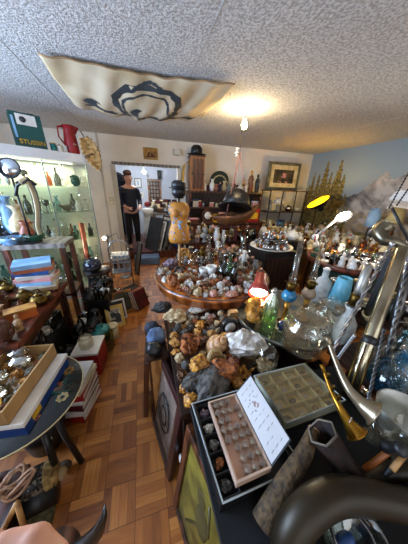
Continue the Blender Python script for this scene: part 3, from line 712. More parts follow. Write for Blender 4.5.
table_lamp('table_lamp', 'small lamp with a white conical shade on the bamboo stand', 3.05, 4.15, 1.131, .3, 'white', 'grey')
item('figurine', 'wire_animal', 'wiry grey ornament on the bamboo stand beside the small lamp', 'ornament', (2.85, 4.15, 1.131), .25, ('grey', 'grey'))
for i, (x, z, kd, ms, lb) in enumerate(((3.35, 1.131, 'teapot', 'silver', 'dull silver teapot'), (3.6, 1.131, 'bowl', 'white', 'white footed bowl'), (2.9, .761, 'jug', 'white', 'white enamel jug'), (3.2, .761, 'box', ('paleblue', 'blue'), 'pale blue box'), (3.5, .761, 'basket', 'straw', 'straw basket'))):
    item(kd, lb.split()[-1], lb + ' on a bamboo stand shelf', lb.split()[-1], (x, 4.15, z), .16 if kd != 'bowl' else .07, ms)

# ------------------------------------------------------------------ back room
def person():
    f = P(135, 248, z=BF)
    t = thing('person', 'person in a dark navy top and black trousers looking down in the doorway room', 'person', f, .35)
    def skin(name, V, E, Rd, m, par=t, lv=2):
        me = bpy.data.meshes.new(name); me.from_pydata(V, E, []); o = obj(name, me, m, par)
        md = o.modifiers.new('skin', 'SKIN'); sk = me.skin_vertices[0].data if me.skin_vertices else None
        if sk is None:
            bm = __import__('bmesh').new(); bm.from_mesh(me); bm.verts.layers.skin.verify(); bm.to_mesh(me); bm.free(); sk = me.skin_vertices[0].data
        for i, r_ in enumerate(Rd): sk[i].radius = (r_ if isinstance(r_, tuple) else (r_, r_))
        sk[0].use_root = True; md.use_smooth_shade = True
        o.modifiers.new('sub', 'SUBSURF').levels = lv; o.modifiers['sub'].render_levels = lv
        return o
    V = [(0, 0, .92), (0, 0, 1.08), (0, -.01, 1.25), (0, -.01, 1.36), (0, -.02, 1.44), (0, -.05, 1.53), (0, -.07, 1.62)]
    E = [(i, i + 1) for i in range(6)]; Rd = [(.15, .1), (.13, .095), (.15, .1), (.11, .07), .052, (.078, .09), (.07, .08)]
    for sx in (-1, 1):
        b = len(V); V += [(sx * .09, 0, .82), (sx * .1, -.02, .46), (sx * .1, .01, .1), (sx * .11, -.07, .035), (sx * .12, -.14, .03)]; Rd += [.09, .058, .042, .04, .03]
        E += [(0, b), (b, b + 1), (b + 1, b + 2), (b + 2, b + 3), (b + 3, b + 4)]
        b = len(V); V += [(sx * .17, 0, 1.35), (sx * .22, .0, 1.08), (sx * .15, -.2, .97), (sx * .1, -.27, .96)]; Rd += [.055, .042, .032, .026]
        E += [(3, b), (b, b + 1), (b + 1, b + 2), (b + 2, b + 3)]
        h = b + 3
        for q, (dx, L, dz) in enumerate(((-.028, .07, 0), (-.01, .08, -.005), (.01, .075, -.006), (.027, .06, -.004))):
            c = len(V); V += [(sx * .1 + dx, -.27 - L * .55, .955 + dz), (sx * .1 + dx * 1.1, -.27 - L, .94 + dz * 2)]; Rd += [.009, .007]; E += [(h, c), (c, c + 1)]
        c = len(V); V += [(sx * .1 - sx * .035, -.275, .975), (sx * .1 - sx * .045, -.31, .975)]; Rd += [.011, .008]; E += [(h, c), (c, c + 1)]
    obj_b = skin('body', V, E, Rd, 'skin')
    tv = [(0, 0, .8), (0, 0, 1.08), (0, -.01, 1.24), (0, -.01, 1.35), (0, -.015, 1.39)]; tE = [(0, 1), (1, 2), (2, 3), (3, 4)]; tr = [(.185, .14), (.155, .12), (.17, .12), (.12, .085), (.07, .06)]
    for sx in (-1, 1): b = len(tv); tv += [(sx * .175, 0, 1.345), (sx * .225, 0, 1.08), (sx * .17, -.15, 1.0)]; tr += [.068, .056, .045]; tE += [(3, b), (b, b + 1), (b + 1, b + 2)]
    skin('top', tv, tE, tr, 'navy')
    tv = [(0, 0, .95)]; tE = []; tr = [(.155, .11)]
    for sx in (-1, 1): b = len(tv); tv += [(sx * .09, 0, .8), (sx * .1, -.02, .46), (sx * .1, .01, .1)]; tr += [.105, .075, .062]; tE += [(0, b), (b, b + 1), (b + 1, b + 2)]
    skin('trousers', tv, tE, tr, 'black')
    g = G().ball((0, -.15, 1.555), .018, 8, 6, (1, 1.2, 1.3)).ball((.078, -.06, 1.56), .02, 8, 6, (.5, 1, 1.4)).ball((-.078, -.06, 1.56), .02, 8, 6, (.5, 1, 1.4))
    obj('nose_and_ears', g, 'skin', t)
    obj('eye', G().ball((.03, -.135, 1.59), .011, 8, 6), 'black', t); obj('eye', G().ball((-.03, -.135, 1.59), .011, 8, 6), 'black', t)
    obj('mouth', G().ball((0, -.137, 1.515), .018, 8, 5, (1.2, .4, .35)), 'darkred', t)
    obj('hair', G().ball((0, -.015, 1.655), .092, 16, 10, (1, 1.0, .72), fn=lambda v: v * (1 + .08 * noise.noise(v * 4))).ball((0, .045, 1.56), .075, 12, 8, (1.15, .8, 1.1)), 'hair', t)
    for sx in (-1, 1): obj('shoe', G().ball((sx * .115, -.06, .03), .06, 10, 6, (.75, 1.9, .55)), 'black', t)
person()
# mirror, pictures, type case on the far wall
def far(px, py): return P(px, py, y=BY)
def farpic(name, label, cat, x0, y0, x1, y1, mf, mp, mount=None, motif=None):
    a, b = far(x0, y0), far(x1, y1); w = b.x - a.x; h = a.z - b.z
    return framed(name, label, cat, w, h, .03, Matrix.Translation(((a.x + b.x) / 2, BY - .018, b.z)), mf, mp, min(w, h) * .13, mount, None, motif)
farpic('framed_picture', 'small blue grey framed print on the far wall of the back room', 'picture', 134, 178, 142, 188, 'grey', 'paleblue', (T('white'), .05))
g = G()
for i in range(5):
    for j in range(8):
        if R.random() < .8: g.box((-.17 + i * .085, -.02, .1 + j * .105), (.05, .03, .07))
farpic('type_case', 'wooden printers tray of small compartments on the far wall of the back room', 'tray', 147, 179, 162, 206, 'oak', 'walnut', None, [('small_pieces', g, T('stone'))])
a = far(123, 180)
t = thing('arched_mirror', 'tall dark arched mirror standing behind the person in the back room', 'mirror', (-.62, BY - .06, BF + .0))
M = Matrix.Rotation(PI / 2, 4, 'X')
arch = lambda w, h: [(-w, 0)] + [(w * math.cos(q), h + w * math.sin(q)) for q in [PI - PI * i / 14 for i in range(15)]] + [(w, 0)]
obj('frame', G().prism(arch(.3, 1.45), -.03, .0, M), 'black', t); obj('glass', G().prism(arch(.24, 1.45), 0, .01, M), mat('mirror_dark', '2a2f38', '10131a', 3, .08, .6), t)
t = thing('wall_socket', 'white wall box on the far wall of the back room', 'switch', (far(141, 195).x, BY, far(141, 195).z)); obj('plate', G().box((0, -.01, 0), (.16, .02, .16)), 'white', t)
obj('rocker', G().box((0, -.025, 0), (.05, .01, .08)), 'grey', t)
t = thing('wall_speaker', 'small black speaker high on the far wall', 'speaker', (far(159, 175).x, BY - .06, far(159, 175).z)); obj('body', G().box((0, 0, 0), (.1, .12, .24)), 'black', t); obj('cone', G().lathe([(.04, 0), (.03, -.02), (0, -.01)], 12, Matrix.Translation((0, -.06, 0)) @ Matrix.Rotation(-PI / 2, 4, 'X')), 'darkgrey', t)
lp = P(144, 172, y=5.4)
t = thing('back_room_bulb', 'glowing bulb hanging from the ceiling of the back room', 'lamp', (lp.x, lp.y, 2.4))
obj('cord', G().tube([(0, 0, 0), (0, 0, lp.z - 2.4 + .08)], .004, 6), 'white', t); obj('bulb', G().ball((0, 0, lp.z - 2.4), .04, 12, 8), emit('cold_glow', 'eef4ff', 45), t)
point('back_room_light', lp, 60, (.86, .92, 1), .05)
# clutter table of the back room
t = thing('trestle_table', 'wooden trestle table heaped with bric-a-brac in the back room', 'table', (1.0, 5.75, BF))
obj('tabletop', G().box((0, 0, .76), (1.5, .9, .04)), 'greywood', t)
for sx in (-1, 1):
    for sy in (-1, 1): obj('leg', G().box((sx * .7, sy * .38, .37), (.05, .05, .74)), 'pine', t)
bricks = [('bottle', ('clear', 'tan'), 'clear bottle'), ('tin', ('red', 'white'), 'red tin'), ('vase', 'white', 'white vase'), ('box', ('brown', 'tan'), 'brown box'), ('jar', ('smoky', 'silver'), 'smoky glass jar'), ('candlestick', ('brass', 'cream'), 'brass candlestick'), ('teapot', 'silver', 'silver teapot'), ('tallbox', ('darkred', 'cream'), 'dark red carton'), ('jug', 'cream', 'cream jug'), ('figurine', ('grey', 'stone'), 'grey figurine')]
for i in range(42):
    kd, ms, lb = bricks[(i * 3 + i // 10) % 10]; x = .32 + (i % 11) * .125 + R.uniform(-.02, .02); y = 5.42 + (i // 11) * .2
    item(kd, lb.split()[-1], lb + ' on the back room table', lb.split()[-1], (x, y, BF + .78), R.uniform(.16, .34) if kd not in ('teapot', 'box') else .13, ms, R.uniform(-1, 1), 'bric-a-brac on the back room table')
v = P(143, 213, y=5.35)
t = thing('red_flower_vase', 'red flower in a white pot beside the person in the back room', 'plant', (v.x + .12, 5.3, BF + .0))
obj('pedestal', G().lathe([(.14, 0), (.12, .7), (0, .7)], 14), 'white', t); obj('pot', G().lathe([(0, .7), (.1, .7), (.14, .9), (.1, .9), (0, .85)], 14), 'white', t); obj('bloom', G().ball((0, 0, 1.0), .07, 10, 7, fn=lambda v: v * (1 + .3 * noise.noise(v * 4))), 'red', t)
for i, (x0, lean, m, h) in enumerate(((.02, .3, 'darkgrey', .78), (.11, .32, 'white', .7), (.2, .34, 'grey', .74), (.3, .36, 'darkwood', .8))):
    framed('stacked_canvas', 'canvas in a %s frame leaning by the step of the back room' % ('dark grey', 'white', 'light grey', 'dark wooden')[i], 'picture', .5, h, .025,
        Matrix.Translation((x0 + .1, 4.75 + i * .06, BF)) @ Matrix.Rotation(-1.05, 4, 'Z') @ Matrix.Rotation(-lean, 4, 'X'), T(m), 'drawing' if i % 2 else 'darkgrey', .04)
v = P(162, 252, z=BF)
t = thing('blue_plastic_bag', 'bulging blue plastic bag on the back room floor beside the panels', 'bag', (.80, 4.95, BF))
obj('body', G().ball((0, 0, .17), .19, 18, 12, (1, .8, .95), fn=lambda v: v * (1 + .18 * noise.noise(v * 3.2))), mat('bluebag', '3a66b8', '24458a', 8, .35, bump=.6), t); obj('knot', G().ball((0, 0, .35), .05, 8, 6), 'bluebag', t)
t = thing('white_plastic_bag', 'white plastic bag hanging low beside the person', 'bag', (.12, 5.5, BF)); obj('body', G().ball((0, 0, .22), .16, 16, 10, (1, .7, 1.3), fn=lambda v: v * (1 + .15 * noise.noise(v * 3))), 'white', t); obj('handles', G().tube([(-.06, 0, .4), (-.05, 0, .5), (.05, 0, .5), (.06, 0, .4)], .01, 6), 'white', t)

# ------------------------------------------------------------------ hanging dugout with black hat
def hanging_boat():
    y = 2.95
    hk = P(240, 152, y=y); t = thing('hanging_dugout', 'carved wooden dugout boat slung on striped cords from the ceiling', 'model boat')
    bow, st = P(259, 207, y=y), P(212, 219, y=y)
    ax = (bow - st); Lh = ax.length; mid = (bow + st) / 2; g = G(); A = ax.normalized(); side = Vector((0, 1, 0)); side = (side - A * side.dot(A)).normalized(); up = side.cross(A); up = -up if up.z < 0 else up
    def hull(inner):
        def f(a, b):
            s = a * 2 - 1; w = .17 * (1 - abs(s) ** 2.2) * (1 - inner * .12) + .003; dp = .17 * (1 - abs(s) ** 2.6) * (1 - inner * .14) + .012
            q = PI * b; c = mid + A * (s * Lh / 2 * (1 - inner * .02)) + side * (math.cos(q) * w) - up * (math.sin(q) * dp - (.05 * s * s))
            return c
        return f
    g.grid(hull(0), 30, 12); n0 = len(g.v); g.grid(hull(1), 30, 12)
    for i in range(30):
        for b_ in (0, 12):
            p = b_ * 31 + i; g.f.append((p, p + 1, p + 1 + n0, p + n0)); g.sm.append(True)
    obj('hull', g, mat('hullwood', '7c4c26', '4a2a12', 6, .5, detail=6), t)
    obj('cord', G().tube([hk, P(226, 216, y=y - .1)], .006, 6), mat('candycord', 'c98a7c', '4a2018', 40, .7), t)
    obj('cord', G().tube([hk, P(230, 205, y=y + .12)], .006, 6), 'candycord', t); obj('cord', G().tube([hk, P(247, 207, y=y)], .006, 6), 'candycord', t)
    obj('cord', G().tube([hk, (hk.x, hk.y, HZ)], .003, 6), 'black', t)
    h = item('bust', 'white_parrot', 'white carved bird clinging to the cords above the boat', 'ornament', P(236.5, 157, y=y), .12, 'white', .5)
    c = P(236, 204, y=y); t2 = thing('black_sun_hat', 'big rounded black hat lying in the hanging dugout boat', 'hat', (c.x, c.y, c.z))
    M = Euler((-.35, .25, 0)).to_matrix().to_4x4()
    obj('crown', G().lathe([(.2, -.06), (.21, .02), (.18, .13), (.11, .2), (0, .225)], 22, M), 'iron', t2); obj('brim', G().lathe([(.165, -.06), (.26, -.07), (.265, -.06), (.165, -.045)], 24, M), 'black', t2)
hanging_boat()

# ------------------------------------------------------------------ black and yellow lamp by the mural
def yellow_lamp():
    c = P(318, 202, d=3.9); t = thing('yellow_dish_lamp', 'black dish lamp with a bright yellow inside tilted before the painted trees', 'lamp')
    n = (Vector((-.55, .2, .8))).normalized(); Mx = rigid(c, c + n)
    w = .21
    solidify(obj('dish', G().open_lathe([(w * i / 10, .14 * (i / 10) ** 2 - .14) for i in range(11)][1:], 28, Mx), 'iron', t), .004)
    solidify(obj('dish_lining', G().open_lathe([(w * i / 10 * .985, .14 * (i / 10) ** 2 - .132) for i in range(11)][1:], 28, Mx), mat('yellowenamel', 'ffc414', 'f2ae08', 4, .35), t), .002)
    point('yellow_lamp_light', c + n * .06, 9, (1, .72, .2), .05)
    obj('bulb_holder', G().lathe([(0, -.2), (.05, -.19), (.06, -.1), (.04, -.06), (0, -.05)], 16, Mx), 'black', t)
    obj('pole', G().tube([c + n * -.1, c + Vector((.1, .1, -.15)), Vector((c.x + .12, c.y + .12, .76))], .012, 8), 'black', t)
    obj('base', G().lathe([(0, 0), (.15, 0), (.15, .03), (.03, .05), (0, .05)], 20, Matrix.Translation((c.x + .12, c.y + .12, .741))), 'black', t); PLACED.append((c.x + .12, c.y + .12, .15, .74))
yellow_lamp()

# ------------------------------------------------------------------ glass cabinet
CB = Vector((-.657, 3.3, 0)); TH = math.atan2(.61, .79)
def CBW(x, y, z): return Matrix.Rotation(TH, 4, 'Z') @ Vector((x, y, 0)) + CB + Vector((0, 0, z))
CZ = (.14, .45, .85, 1.22, 1.535)
def cabinet():
    t = thing('glass_cabinet', 'tall glass display cabinet with white header full of glassware', 'cabinet', CB, TH)
    L, D = 1.5, .38; GLS = glass('cabinetglass', 'fafdfb', .03, .03)
    obj('header', G().box((-L / 2, D / 2, 1.87), (L, D, .1)), mat('headerwhite', 'e6e6e6', 'd5d5d5', 3, .4), t)
    obj('plinth', G().box((-L / 2, D / 2, .065), (L, D, .13)), 'white', t)
    obj('back_panel', G().box((-L / 2, D - .008, .97), (L - .02, .012, 1.68)), mat('cabback', 'd9dcc8', 'ccd1ba', 2, .35), t)
    for x in (-.006, -L + .006): obj('side_pane', G().box((x, D / 2, .97), (.006, D - .02, 1.68)), GLS, t)
    for i in range(3): obj('door', G().box((-L * (i + .5) / 3, .004, .97), (L / 3 - .008, .006, 1.68)), GLS, t)
    for x in (-.01, -L + .01, -L / 3, -2 * L / 3): obj('mullion', G().box((x, .004 if x not in (-.01, -L + .01) else .006, .97), (.01, .014, 1.68)), mat('cabedge', '8d9a90', '6f7d74', 5, .2), t)
    for z in CZ[1:]: obj('shelf', G().box((-L / 2, D / 2, z - .004), (L - .03, D - .05, .008)), glass('shelfglass', 'eaf5f0', .05, .12), t)
    obj('fill_strip', G().box((-L / 2, D / 2, 1.812), (L - .2, .03, .014)), emit('cab_fill_glow', 'f6ffe0', 1.6), t)  # invented glowing strip under the header, added to brighten the shelves
    a = area('cabinet_fill_light', CBW(-L / 2, D / 2, 1.8), (0, 0, TH), L - .2, .06, 12, (1, 1, .84)); a.data.spread = PI  # fill light added inside the cabinet, no such lamp seen
cabinet()
rows = ['lowest', 'second', 'middle', 'fourth', 'top']
gk = [('goblet', 'clear', 'clear stemmed goblet', 'glass', .15), ('tumbler', 'clear', 'plain clear tumbler', 'glass', .1), ('bottle', ('clear', 'silver'), 'slim clear bottle', 'bottle', .22), ('flask', ('clear', 'clear'), 'round clear decanter', 'decanter', .2), ('vase', 'aqua', 'pale aqua glass vase', 'vase', .17),
      ('tallvase', 'clear', 'tall clear fluted vase', 'vase', .21), ('goblet', 'smoky', 'smoky stemmed goblet', 'glass', .14), ('figurine', ('white', 'white'), 'white porcelain figurine', 'figurine', .13), ('cup', 'white', 'small white cup', 'cup', .06), ('bottle', ('amberglass', 'black'), 'amber bottle', 'bottle', .16),
      ('bell', ('clear', 'silver'), 'glass table bell', 'bell', .11), ('jug', 'clear', 'clear glass jug', 'jug', .15), ('bottle', ('smoky', 'black'), 'dark smoky bottle', 'bottle', .19), ('bowl', 'clear', 'clear footed bowl', 'bowl', .06)]
q = 0
for si, z in enumerate(CZ):
    for i in range(15):
        for row in (0, 1):
            if si == 0 and row: continue
            q += 1; kd, ms, lb, ct, h = gk[(q * 5 + si * 3 + i // 4) % len(gk)]
            item(kd, lb.split()[-1] if lb.split()[-1] != 'goblet' else 'goblet', '%s on the %s shelf of the glass cabinet' % (lb, rows[si]), ct, CBW(-.075 - i * .094 + R.uniform(-.01, .01), .095 + row * .15, z + .001), h * R.uniform(1.0, 1.3), ms, R.uniform(-3, 3), 'glassware on the %s shelf of the cabinet' % rows[si], {'flask': (.55, .55, 1), 'bowl': (.55, .55, 1), 'vase': (.75, .75, 1), 'jug': (.65, .65, 1), 'cup': (.6, .6, 1)}.get(kd))
for (x, z, kd, ms, lb, ct, h) in ((-.16, 1.536, 'trinket', 'green', 'dark green glass ornament at the top shelf end', 'ornament', .14), (-.33, 1.221, 'bird', 'olive', 'olive spreading bird ornament on the fourth shelf', 'ornament', .14), (-.34, .851, 'box', ('green', 'green'), 'bright green box on the middle cabinet shelf', 'box', .07), (-.2, .851, 'trinket', 'copper_paint', 'dark copper globe ornament on the middle cabinet shelf', 'ornament', .1)):
    item(kd, ct, lb, ct, CBW(x, .045, z), h, ms, TH)
# on top of the cabinet
TZ = 1.921
def cabtop():
    v = CBW(-.52, .08, TZ); t = thing('green_game_box', 'tall green box with yellow lettering leaning on top of the glass cabinet', 'box'); 
    t.matrix_world = Matrix.Translation(v + Vector((0, 0, .003))) @ Matrix.Rotation(TH - .15, 4, 'Z') @ Matrix.Rotation(-.1, 4, 'X')
    obj('body', G().box((0, .06, .165), (.27, .12, .33)), mat('gamegreen', '12504a', '0c3a34', 5, .5), t)
    obj('white_label', G().box((0, -.001, .265), (.17, .004, .1)), 'white', t)
    obj('emblem', G().lathe([(0, 0), (.028, 0), (.028, .003), (0, .003)], 16, Matrix.Translation((-.03, -.003, .265)) @ Matrix.Rotation(PI / 2, 4, 'X')), 'darkgrey', t)
    obj('side_stripe', G().box((-.115, -.001, .19), (.02, .004, .2)), 'paleblue', t)
    cu = bpy.data.curves.new('lettering', 'FONT'); cu.body = 'STUSSIN'; cu.size = .062; cu.extrude = .002; cu.align_x = 'CENTER'
    to = bpy.data.objects.new('lettering', cu); COL.objects.link(to); me = bpy.data.meshes.new_from_object(to); bpy.data.objects.remove(to); to = obj('lettering', me, 'yellow', t, (0.01, -.003, .035)); to.rotation_euler = (PI / 2, 0, 0)
    obj('lid_knob', G().box((.06, .06, .338), (.06, .04, .02)), 'black', t)
    for x, kd, ms, lb, h in ((-.31, 'tin', ('greenglass', 'gold'), 'pale green tin with a gilt lid on top of the glass cabinet', .09), (-.245, 'jar', ('white', 'gold'), 'squat white jar on top of the glass cabinet', .09), (-.185, 'tin', ('white', 'white'), 'little white tin on top of the glass cabinet', .08)):
        item(kd, lb.split()[-8] if 0 else ('jar' if kd == 'jar' else 'tin'), lb, kd, CBW(x, .1, TZ), h, ms if ms[0] != 'greenglass' else ('teal', 'gold'))
    t = thing('red_enamel_jug', 'tall red jug with a handle at the end of the glass cabinet top', 'jug', CBW(-.08, .14, TZ), TH); t.scale = (.72, .72, .88)
    obj('body', G().lathe([(0, 0), (.11, 0), (.12, .04), (.1, .2), (.085, .3), (.095, .36), (.08, .36), (.07, .3), (0, .28)], 22), mat('redenamel', 'a81c20', '861216', 5, .4), t)
    obj('spout', G().tube([(.08, 0, .3), (.13, 0, .345), (.17, 0, .35)], [.045, .03, .01], 8), 'redenamel', t); obj('handle', G().tube([(-.08, 0, .34), (-.17, 0, .32), (-.18, 0, .2), (-.11, 0, .12)], .013, 8), 'redenamel', t)
    obj('white_script', G().tube([(-.02, -.114, .12), (0, -.114, .135), (.01, -.113, .115), (.03, -.11, .13), (.05, -.104, .12)], .004, 5), 'white', t)
    # straw wing hung beside the cabinet
    a, b = P(84, 137, y=3.28), P(100, 171, y=3.28); t = thing('straw_fan', 'golden braided straw wing hanging at the corner of the glass cabinet', 'decoration')
    g = G(); mid = (a + b) / 2; ax = (b - a); L = ax.length; A = ax.normalized(); S = Vector((0, 1, 0)).cross(A).normalized()
    g.grid(lambda u, v_: a + ax * u + S * ((v_ - .5) * .2 * math.sin(PI * min(1, u * .9 + .12)) ** .7) + Vector((0, .03 * math.sin(v_ * PI) + .006 * math.sin(v_ * 40), 0)) + S * .01 * math.sin(u * 50), 40, 14)
    solidify(obj('braid', g, mat('strawbraid', 'bd9150', '7a5626', 26, .8, bump=.8), t), .012)
    obj('ties', G().tube([mid + S * .09 - Vector((0, .02, 0)), mid - S * .02 - Vector((0, .03, 0))], .008, 6).tube([a, a + Vector((-.05, .1, .08))], .006, 6), 'brown', t)
cabtop()

# ------------------------------------------------------------------ left side: rack with ornaments, table, books
RK = 1.07
def rack():
    t = thing('wooden_rack', 'weathered open wooden rack with ornaments on its top shelf, left of the cabinet', 'rack')
    x1, y0, y1 = -.70, 2.02, 2.32
    obj('top_shelf', G().box(((x1 - 2.2) / 2, (y0 + y1) / 2, RK - .02), (2.2 + x1, y1 - y0, .04)), 'greywood', t)
    obj('lower_shelf', G().box(((x1 - 2.2) / 2, (y0 + y1) / 2, .55), (2.2 + x1 - .02, y1 - y0, .03)), 'walnut', t)
    for x in (x1 - .03, -1.15, -2.17):
        for y in (y0 + .02, y1 - .02): obj('post', G().box((x, y, RK / 2 - .02), (.04, .04, RK - .04)), 'redwood' if x == -1.15 else 'walnut', t)
    obj('carved_upright', G().tube([(-1.23, 2.04, RK), (-1.26, 2.04, RK + .1), (-1.2, 2.05, RK + .22), (-1.27, 2.05, RK + .34), (-1.22, 2.05, RK + .46)], [.03, .045, .03, .045, .03], 8), 'redwood', t)
rack()
def magnifier():
    c = P(9, 168, y=2.12); t = thing('magnifying_mirror', 'round tilting mirror in a dark ring on a tall stand, left edge', 'mirror', (c.x, c.y, RK))
    z = c.z - RK
    ring = [(math.cos(a) * .07, math.sin(a) * .02, z + math.sin(a) * .07) for a in [2 * PI * i / 24 for i in range(24)]]
    obj('ring', G().tube(ring, .007, 8, closed=True), 'iron', t)
    obj('mirror_glass', G().lathe([(0, -.004), (.065, -.004), (.065, .004), (0, .004)], 24, Matrix.Translation((0, 0, z)) @ Matrix.Rotation(PI / 2 - .22, 4, 'X')), mat('mirrorface', 'dfe6ee', 'cfd8e2', 2, .08, 1), t)
    obj('pole', G().tube([(0, 0, .02), (0, 0, z - .075)], .008, 8), 'iron', t); obj('base', G().lathe([(0, 0), (.08, 0), (.08, .015), (.01, .03), (0, .03)], 20), 'iron', t)
magnifier()
def beaded_strap():
    pts = [P(a, b, y=2.0 + .02 * i) for i, (a, b) in enumerate(((20, 183), (26, 180), (32, 188), (36, 200), (38, 213), (38, 226), (42, 238)))]
    o = []; n = 40; fine = []
    for i in range(n + 1):
        s = i / n * 6; k = min(int(s), 5); f = s - k; p0, p1, p2, p3 = pts[max(k - 1, 0)], pts[k], pts[k + 1], pts[min(k + 2, 6)]
        fine.append(.5 * (2 * p1 + (p2 - p0) * f + (2 * p0 - 5 * p1 + 4 * p2 - p3) * f * f + (3 * p1 - p0 - 3 * p2 + p3) * f ** 3))
    t = thing('curved_horn_strap', 'curved cream band with dark studded edges rising from the rack', 'ornament')
    obj('band', G().tube(fine, .021, 10, flat=.4), 'cream', t)
    for s in (-1, 1):
        g = G()
        for p in fine: g.ball(p + Vector((s * .021, -.006, 0)), .0075, 6, 4)
        obj('studded_edge', g, 'black', t)
    obj('hook', G().tube([P(36, 185, y=2.03), P(27, 178, y=2.03), P(17, 186, y=2.03), P(16, 196, y=2.03)], .012, 6), 'iron', t)
beaded_strap()
RKI = [(30, 240, 221, 'jug', 'copper_paint', 'brown glazed pottery hen shaped jug on the rack', 'jug'), (19, 241, 228, 'bird', 'navy', 'dark blue and cream pottery duck on the rack', 'ornament'), (6, 247, 236, 'bird', 'paleblue', 'pale blue glass duck at the front of the rack', 'ornament'),
       (13, 245, 237, 'bowl', 'paleblue', 'pale blue glass bowl on the rack', 'bowl'), (24, 244, 236, 'bowl', 'aqua', 'aqua glass bowl on the rack', 'bowl'), (36, 242, 234, 'bowl', 'green', 'bright green bowl on the rack end', 'bowl'), (10, 238, 205, 'oil_lamp', ('blueglass', 'iron', 'clear'), 'blue glass oil lamp at the back of the rack', 'lamp'),
       (3, 240, 195, 'candlestick', ('iron', 'cream'), 'tall black iron candlestick on the rack', 'candlestick'), (16, 236, 196, 'tallvase', 'paleblue', 'tall pale blue vase at the back of the rack', 'vase'), (24, 235, 205, 'vase', 'cream', 'round cream lamp base at the back of the rack', 'vase')]
for px, py, top, kd, ms, lb, ct in RKI:
    v = P(px, py, z=RK); v.y = min(max(v.y, 2.05), 2.3); v.x = P(px, py, y=v.y).x; v.z = RK
    item(kd, ct if ct != 'ornament' else 'pottery_duck' if 'duck' in lb else 'ornament', lb, ct, v, height(v, top), ms, .3)
for i in range(9):
    kd, ms, lb, ct, h = gk[(i * 5) % 12]; item(kd, ct, lb + ' on the lower shelf of the wooden rack', ct, (-.82 - i * .11, 2.14 + .06 * (i % 2), .566), h, ms, 0, 'glassware on the lower rack shelf')

LT = .72
def left_table():
    t = thing('trinket_table', 'long dark wooden table of brown curios along the left side', 'table'); x1, x0, y0, y1 = -.74, -1.7, 1.12, 1.98
    obj('tabletop', G().box(((x0 + x1) / 2, (y0 + y1) / 2, LT - .02), (x1 - x0, y1 - y0, .04)), 'redwood', t)
    obj('apron', G().box(((x0 + x1) / 2, (y0 + y1) / 2, LT - .09), (x1 - x0 - .08, y1 - y0 - .08, .1)), 'walnut', t)
    for x in (x0 + .05, x1 - .05):
        for y in (y0 + .05, y1 - .05): obj('leg', G().box((x, y, LT / 2 - .04), (.05, .05, LT - .08)), 'walnut', t)
left_table()
bz = LT + .001; bcol = ('darkred', 'tan', 'paper', 'paleblue', 'pink', 'white', 'blue', 'copper_paint', 'paleblue')
bl = ('dark red', 'tan', 'off white', 'pale blue', 'pink', 'white', 'bright blue', 'orange brown', 'light blue')
for i, (c, lb) in enumerate(zip(bcol, bl)):
    h = .028 if i != 8 else .034
    book('%s hardback %s' % (lb, 'on top of the stack of books on the left table' if i == 8 else 'at the bottom of the stack on the left table' if i == 0 else 'in the stack on the left table, %s from bottom' % ('', 'second', 'third', 'fourth', 'fifth', 'sixth', 'seventh', 'eighth')[i]),
         -.885 + R.uniform(-.02, .02), 1.83, bz, .235 + .02 * R.random(), .2, h, c, .15 + R.uniform(-.22, .22), 'stack of books on the left table'); bz += h + .0005
t = thing('orange_card_box', 'small bright orange wooden box on the left table edge', 'box', (-.84, 1.42, LT), .5); obj('body', G().box((0, 0, .03), (.16, .08, .06)), 'orange', t); obj('lid', G().box((0, 0, .065), (.165, .085, .012)), 'honey', t)
cur = [('mask', 'walnut', 'carved dark wooden mask', 'mask', .12), ('trinket', 'amber', 'amber brown trinket', 'trinket', .07), ('candlestick', ('oldbrass', 'oldbrass'), 'old brass candlestick', 'candlestick', .16), ('box', ('brown', 'tan'), 'brown wooden trinket box', 'box', .05), ('figurine', ('walnut', 'walnut'), 'carved wooden figure', 'figurine', .14),
       ('bowl', 'oldbrass', 'small brass bowl', 'bowl', .04), ('bell', ('brass', 'walnut'), 'brass hand bell', 'bell', .1), ('bird', 'tan', 'tan carved bird', 'carving', .09), ('teapot', 'oldbrass', 'tarnished brass teapot', 'teapot', .09), ('anvil', 'iron', 'little iron anvil', 'anvil', .06)]
for i in range(7):
    for j in range(9):
        x = -.80 - i * .105 + R.uniform(-.012, .012); y = 1.17 + j * .095 + R.uniform(-.01, .01)
        if (y > 1.66 and x > -1.12) or (abs(x + .84) < .13 and abs(y - 1.42) < .08): continue
        kd, ms, lb, ct, h = cur[(i * 3 + j * 7) % 10]; item(kd, ct, lb + ' on the left table', ct, (x, y, LT + .001), h * R.uniform(.95, 1.35), ms, None, 'brown curios on the left table')
pts = [P(0, 274, y=1.62), P(8, 276, y=1.6), P(14, 283, y=1.58), P(15, 293, y=1.56), P(12, 302, y=1.55)]
pts = [(-1.3, 1.62, LT + .01), (-1.29, 1.62, LT + .14), (-1.22, 1.6, LT + .2), (-1.12, 1.58, LT + .19), (-1.06, 1.56, LT + .12), (-1.05, 1.56, LT + .01)]
tag(obj('wire_hoop', G().tube(pts, .006, 8), 'silver'), 'pale bent metal hoop standing among the curios on the left table', 'hoop')

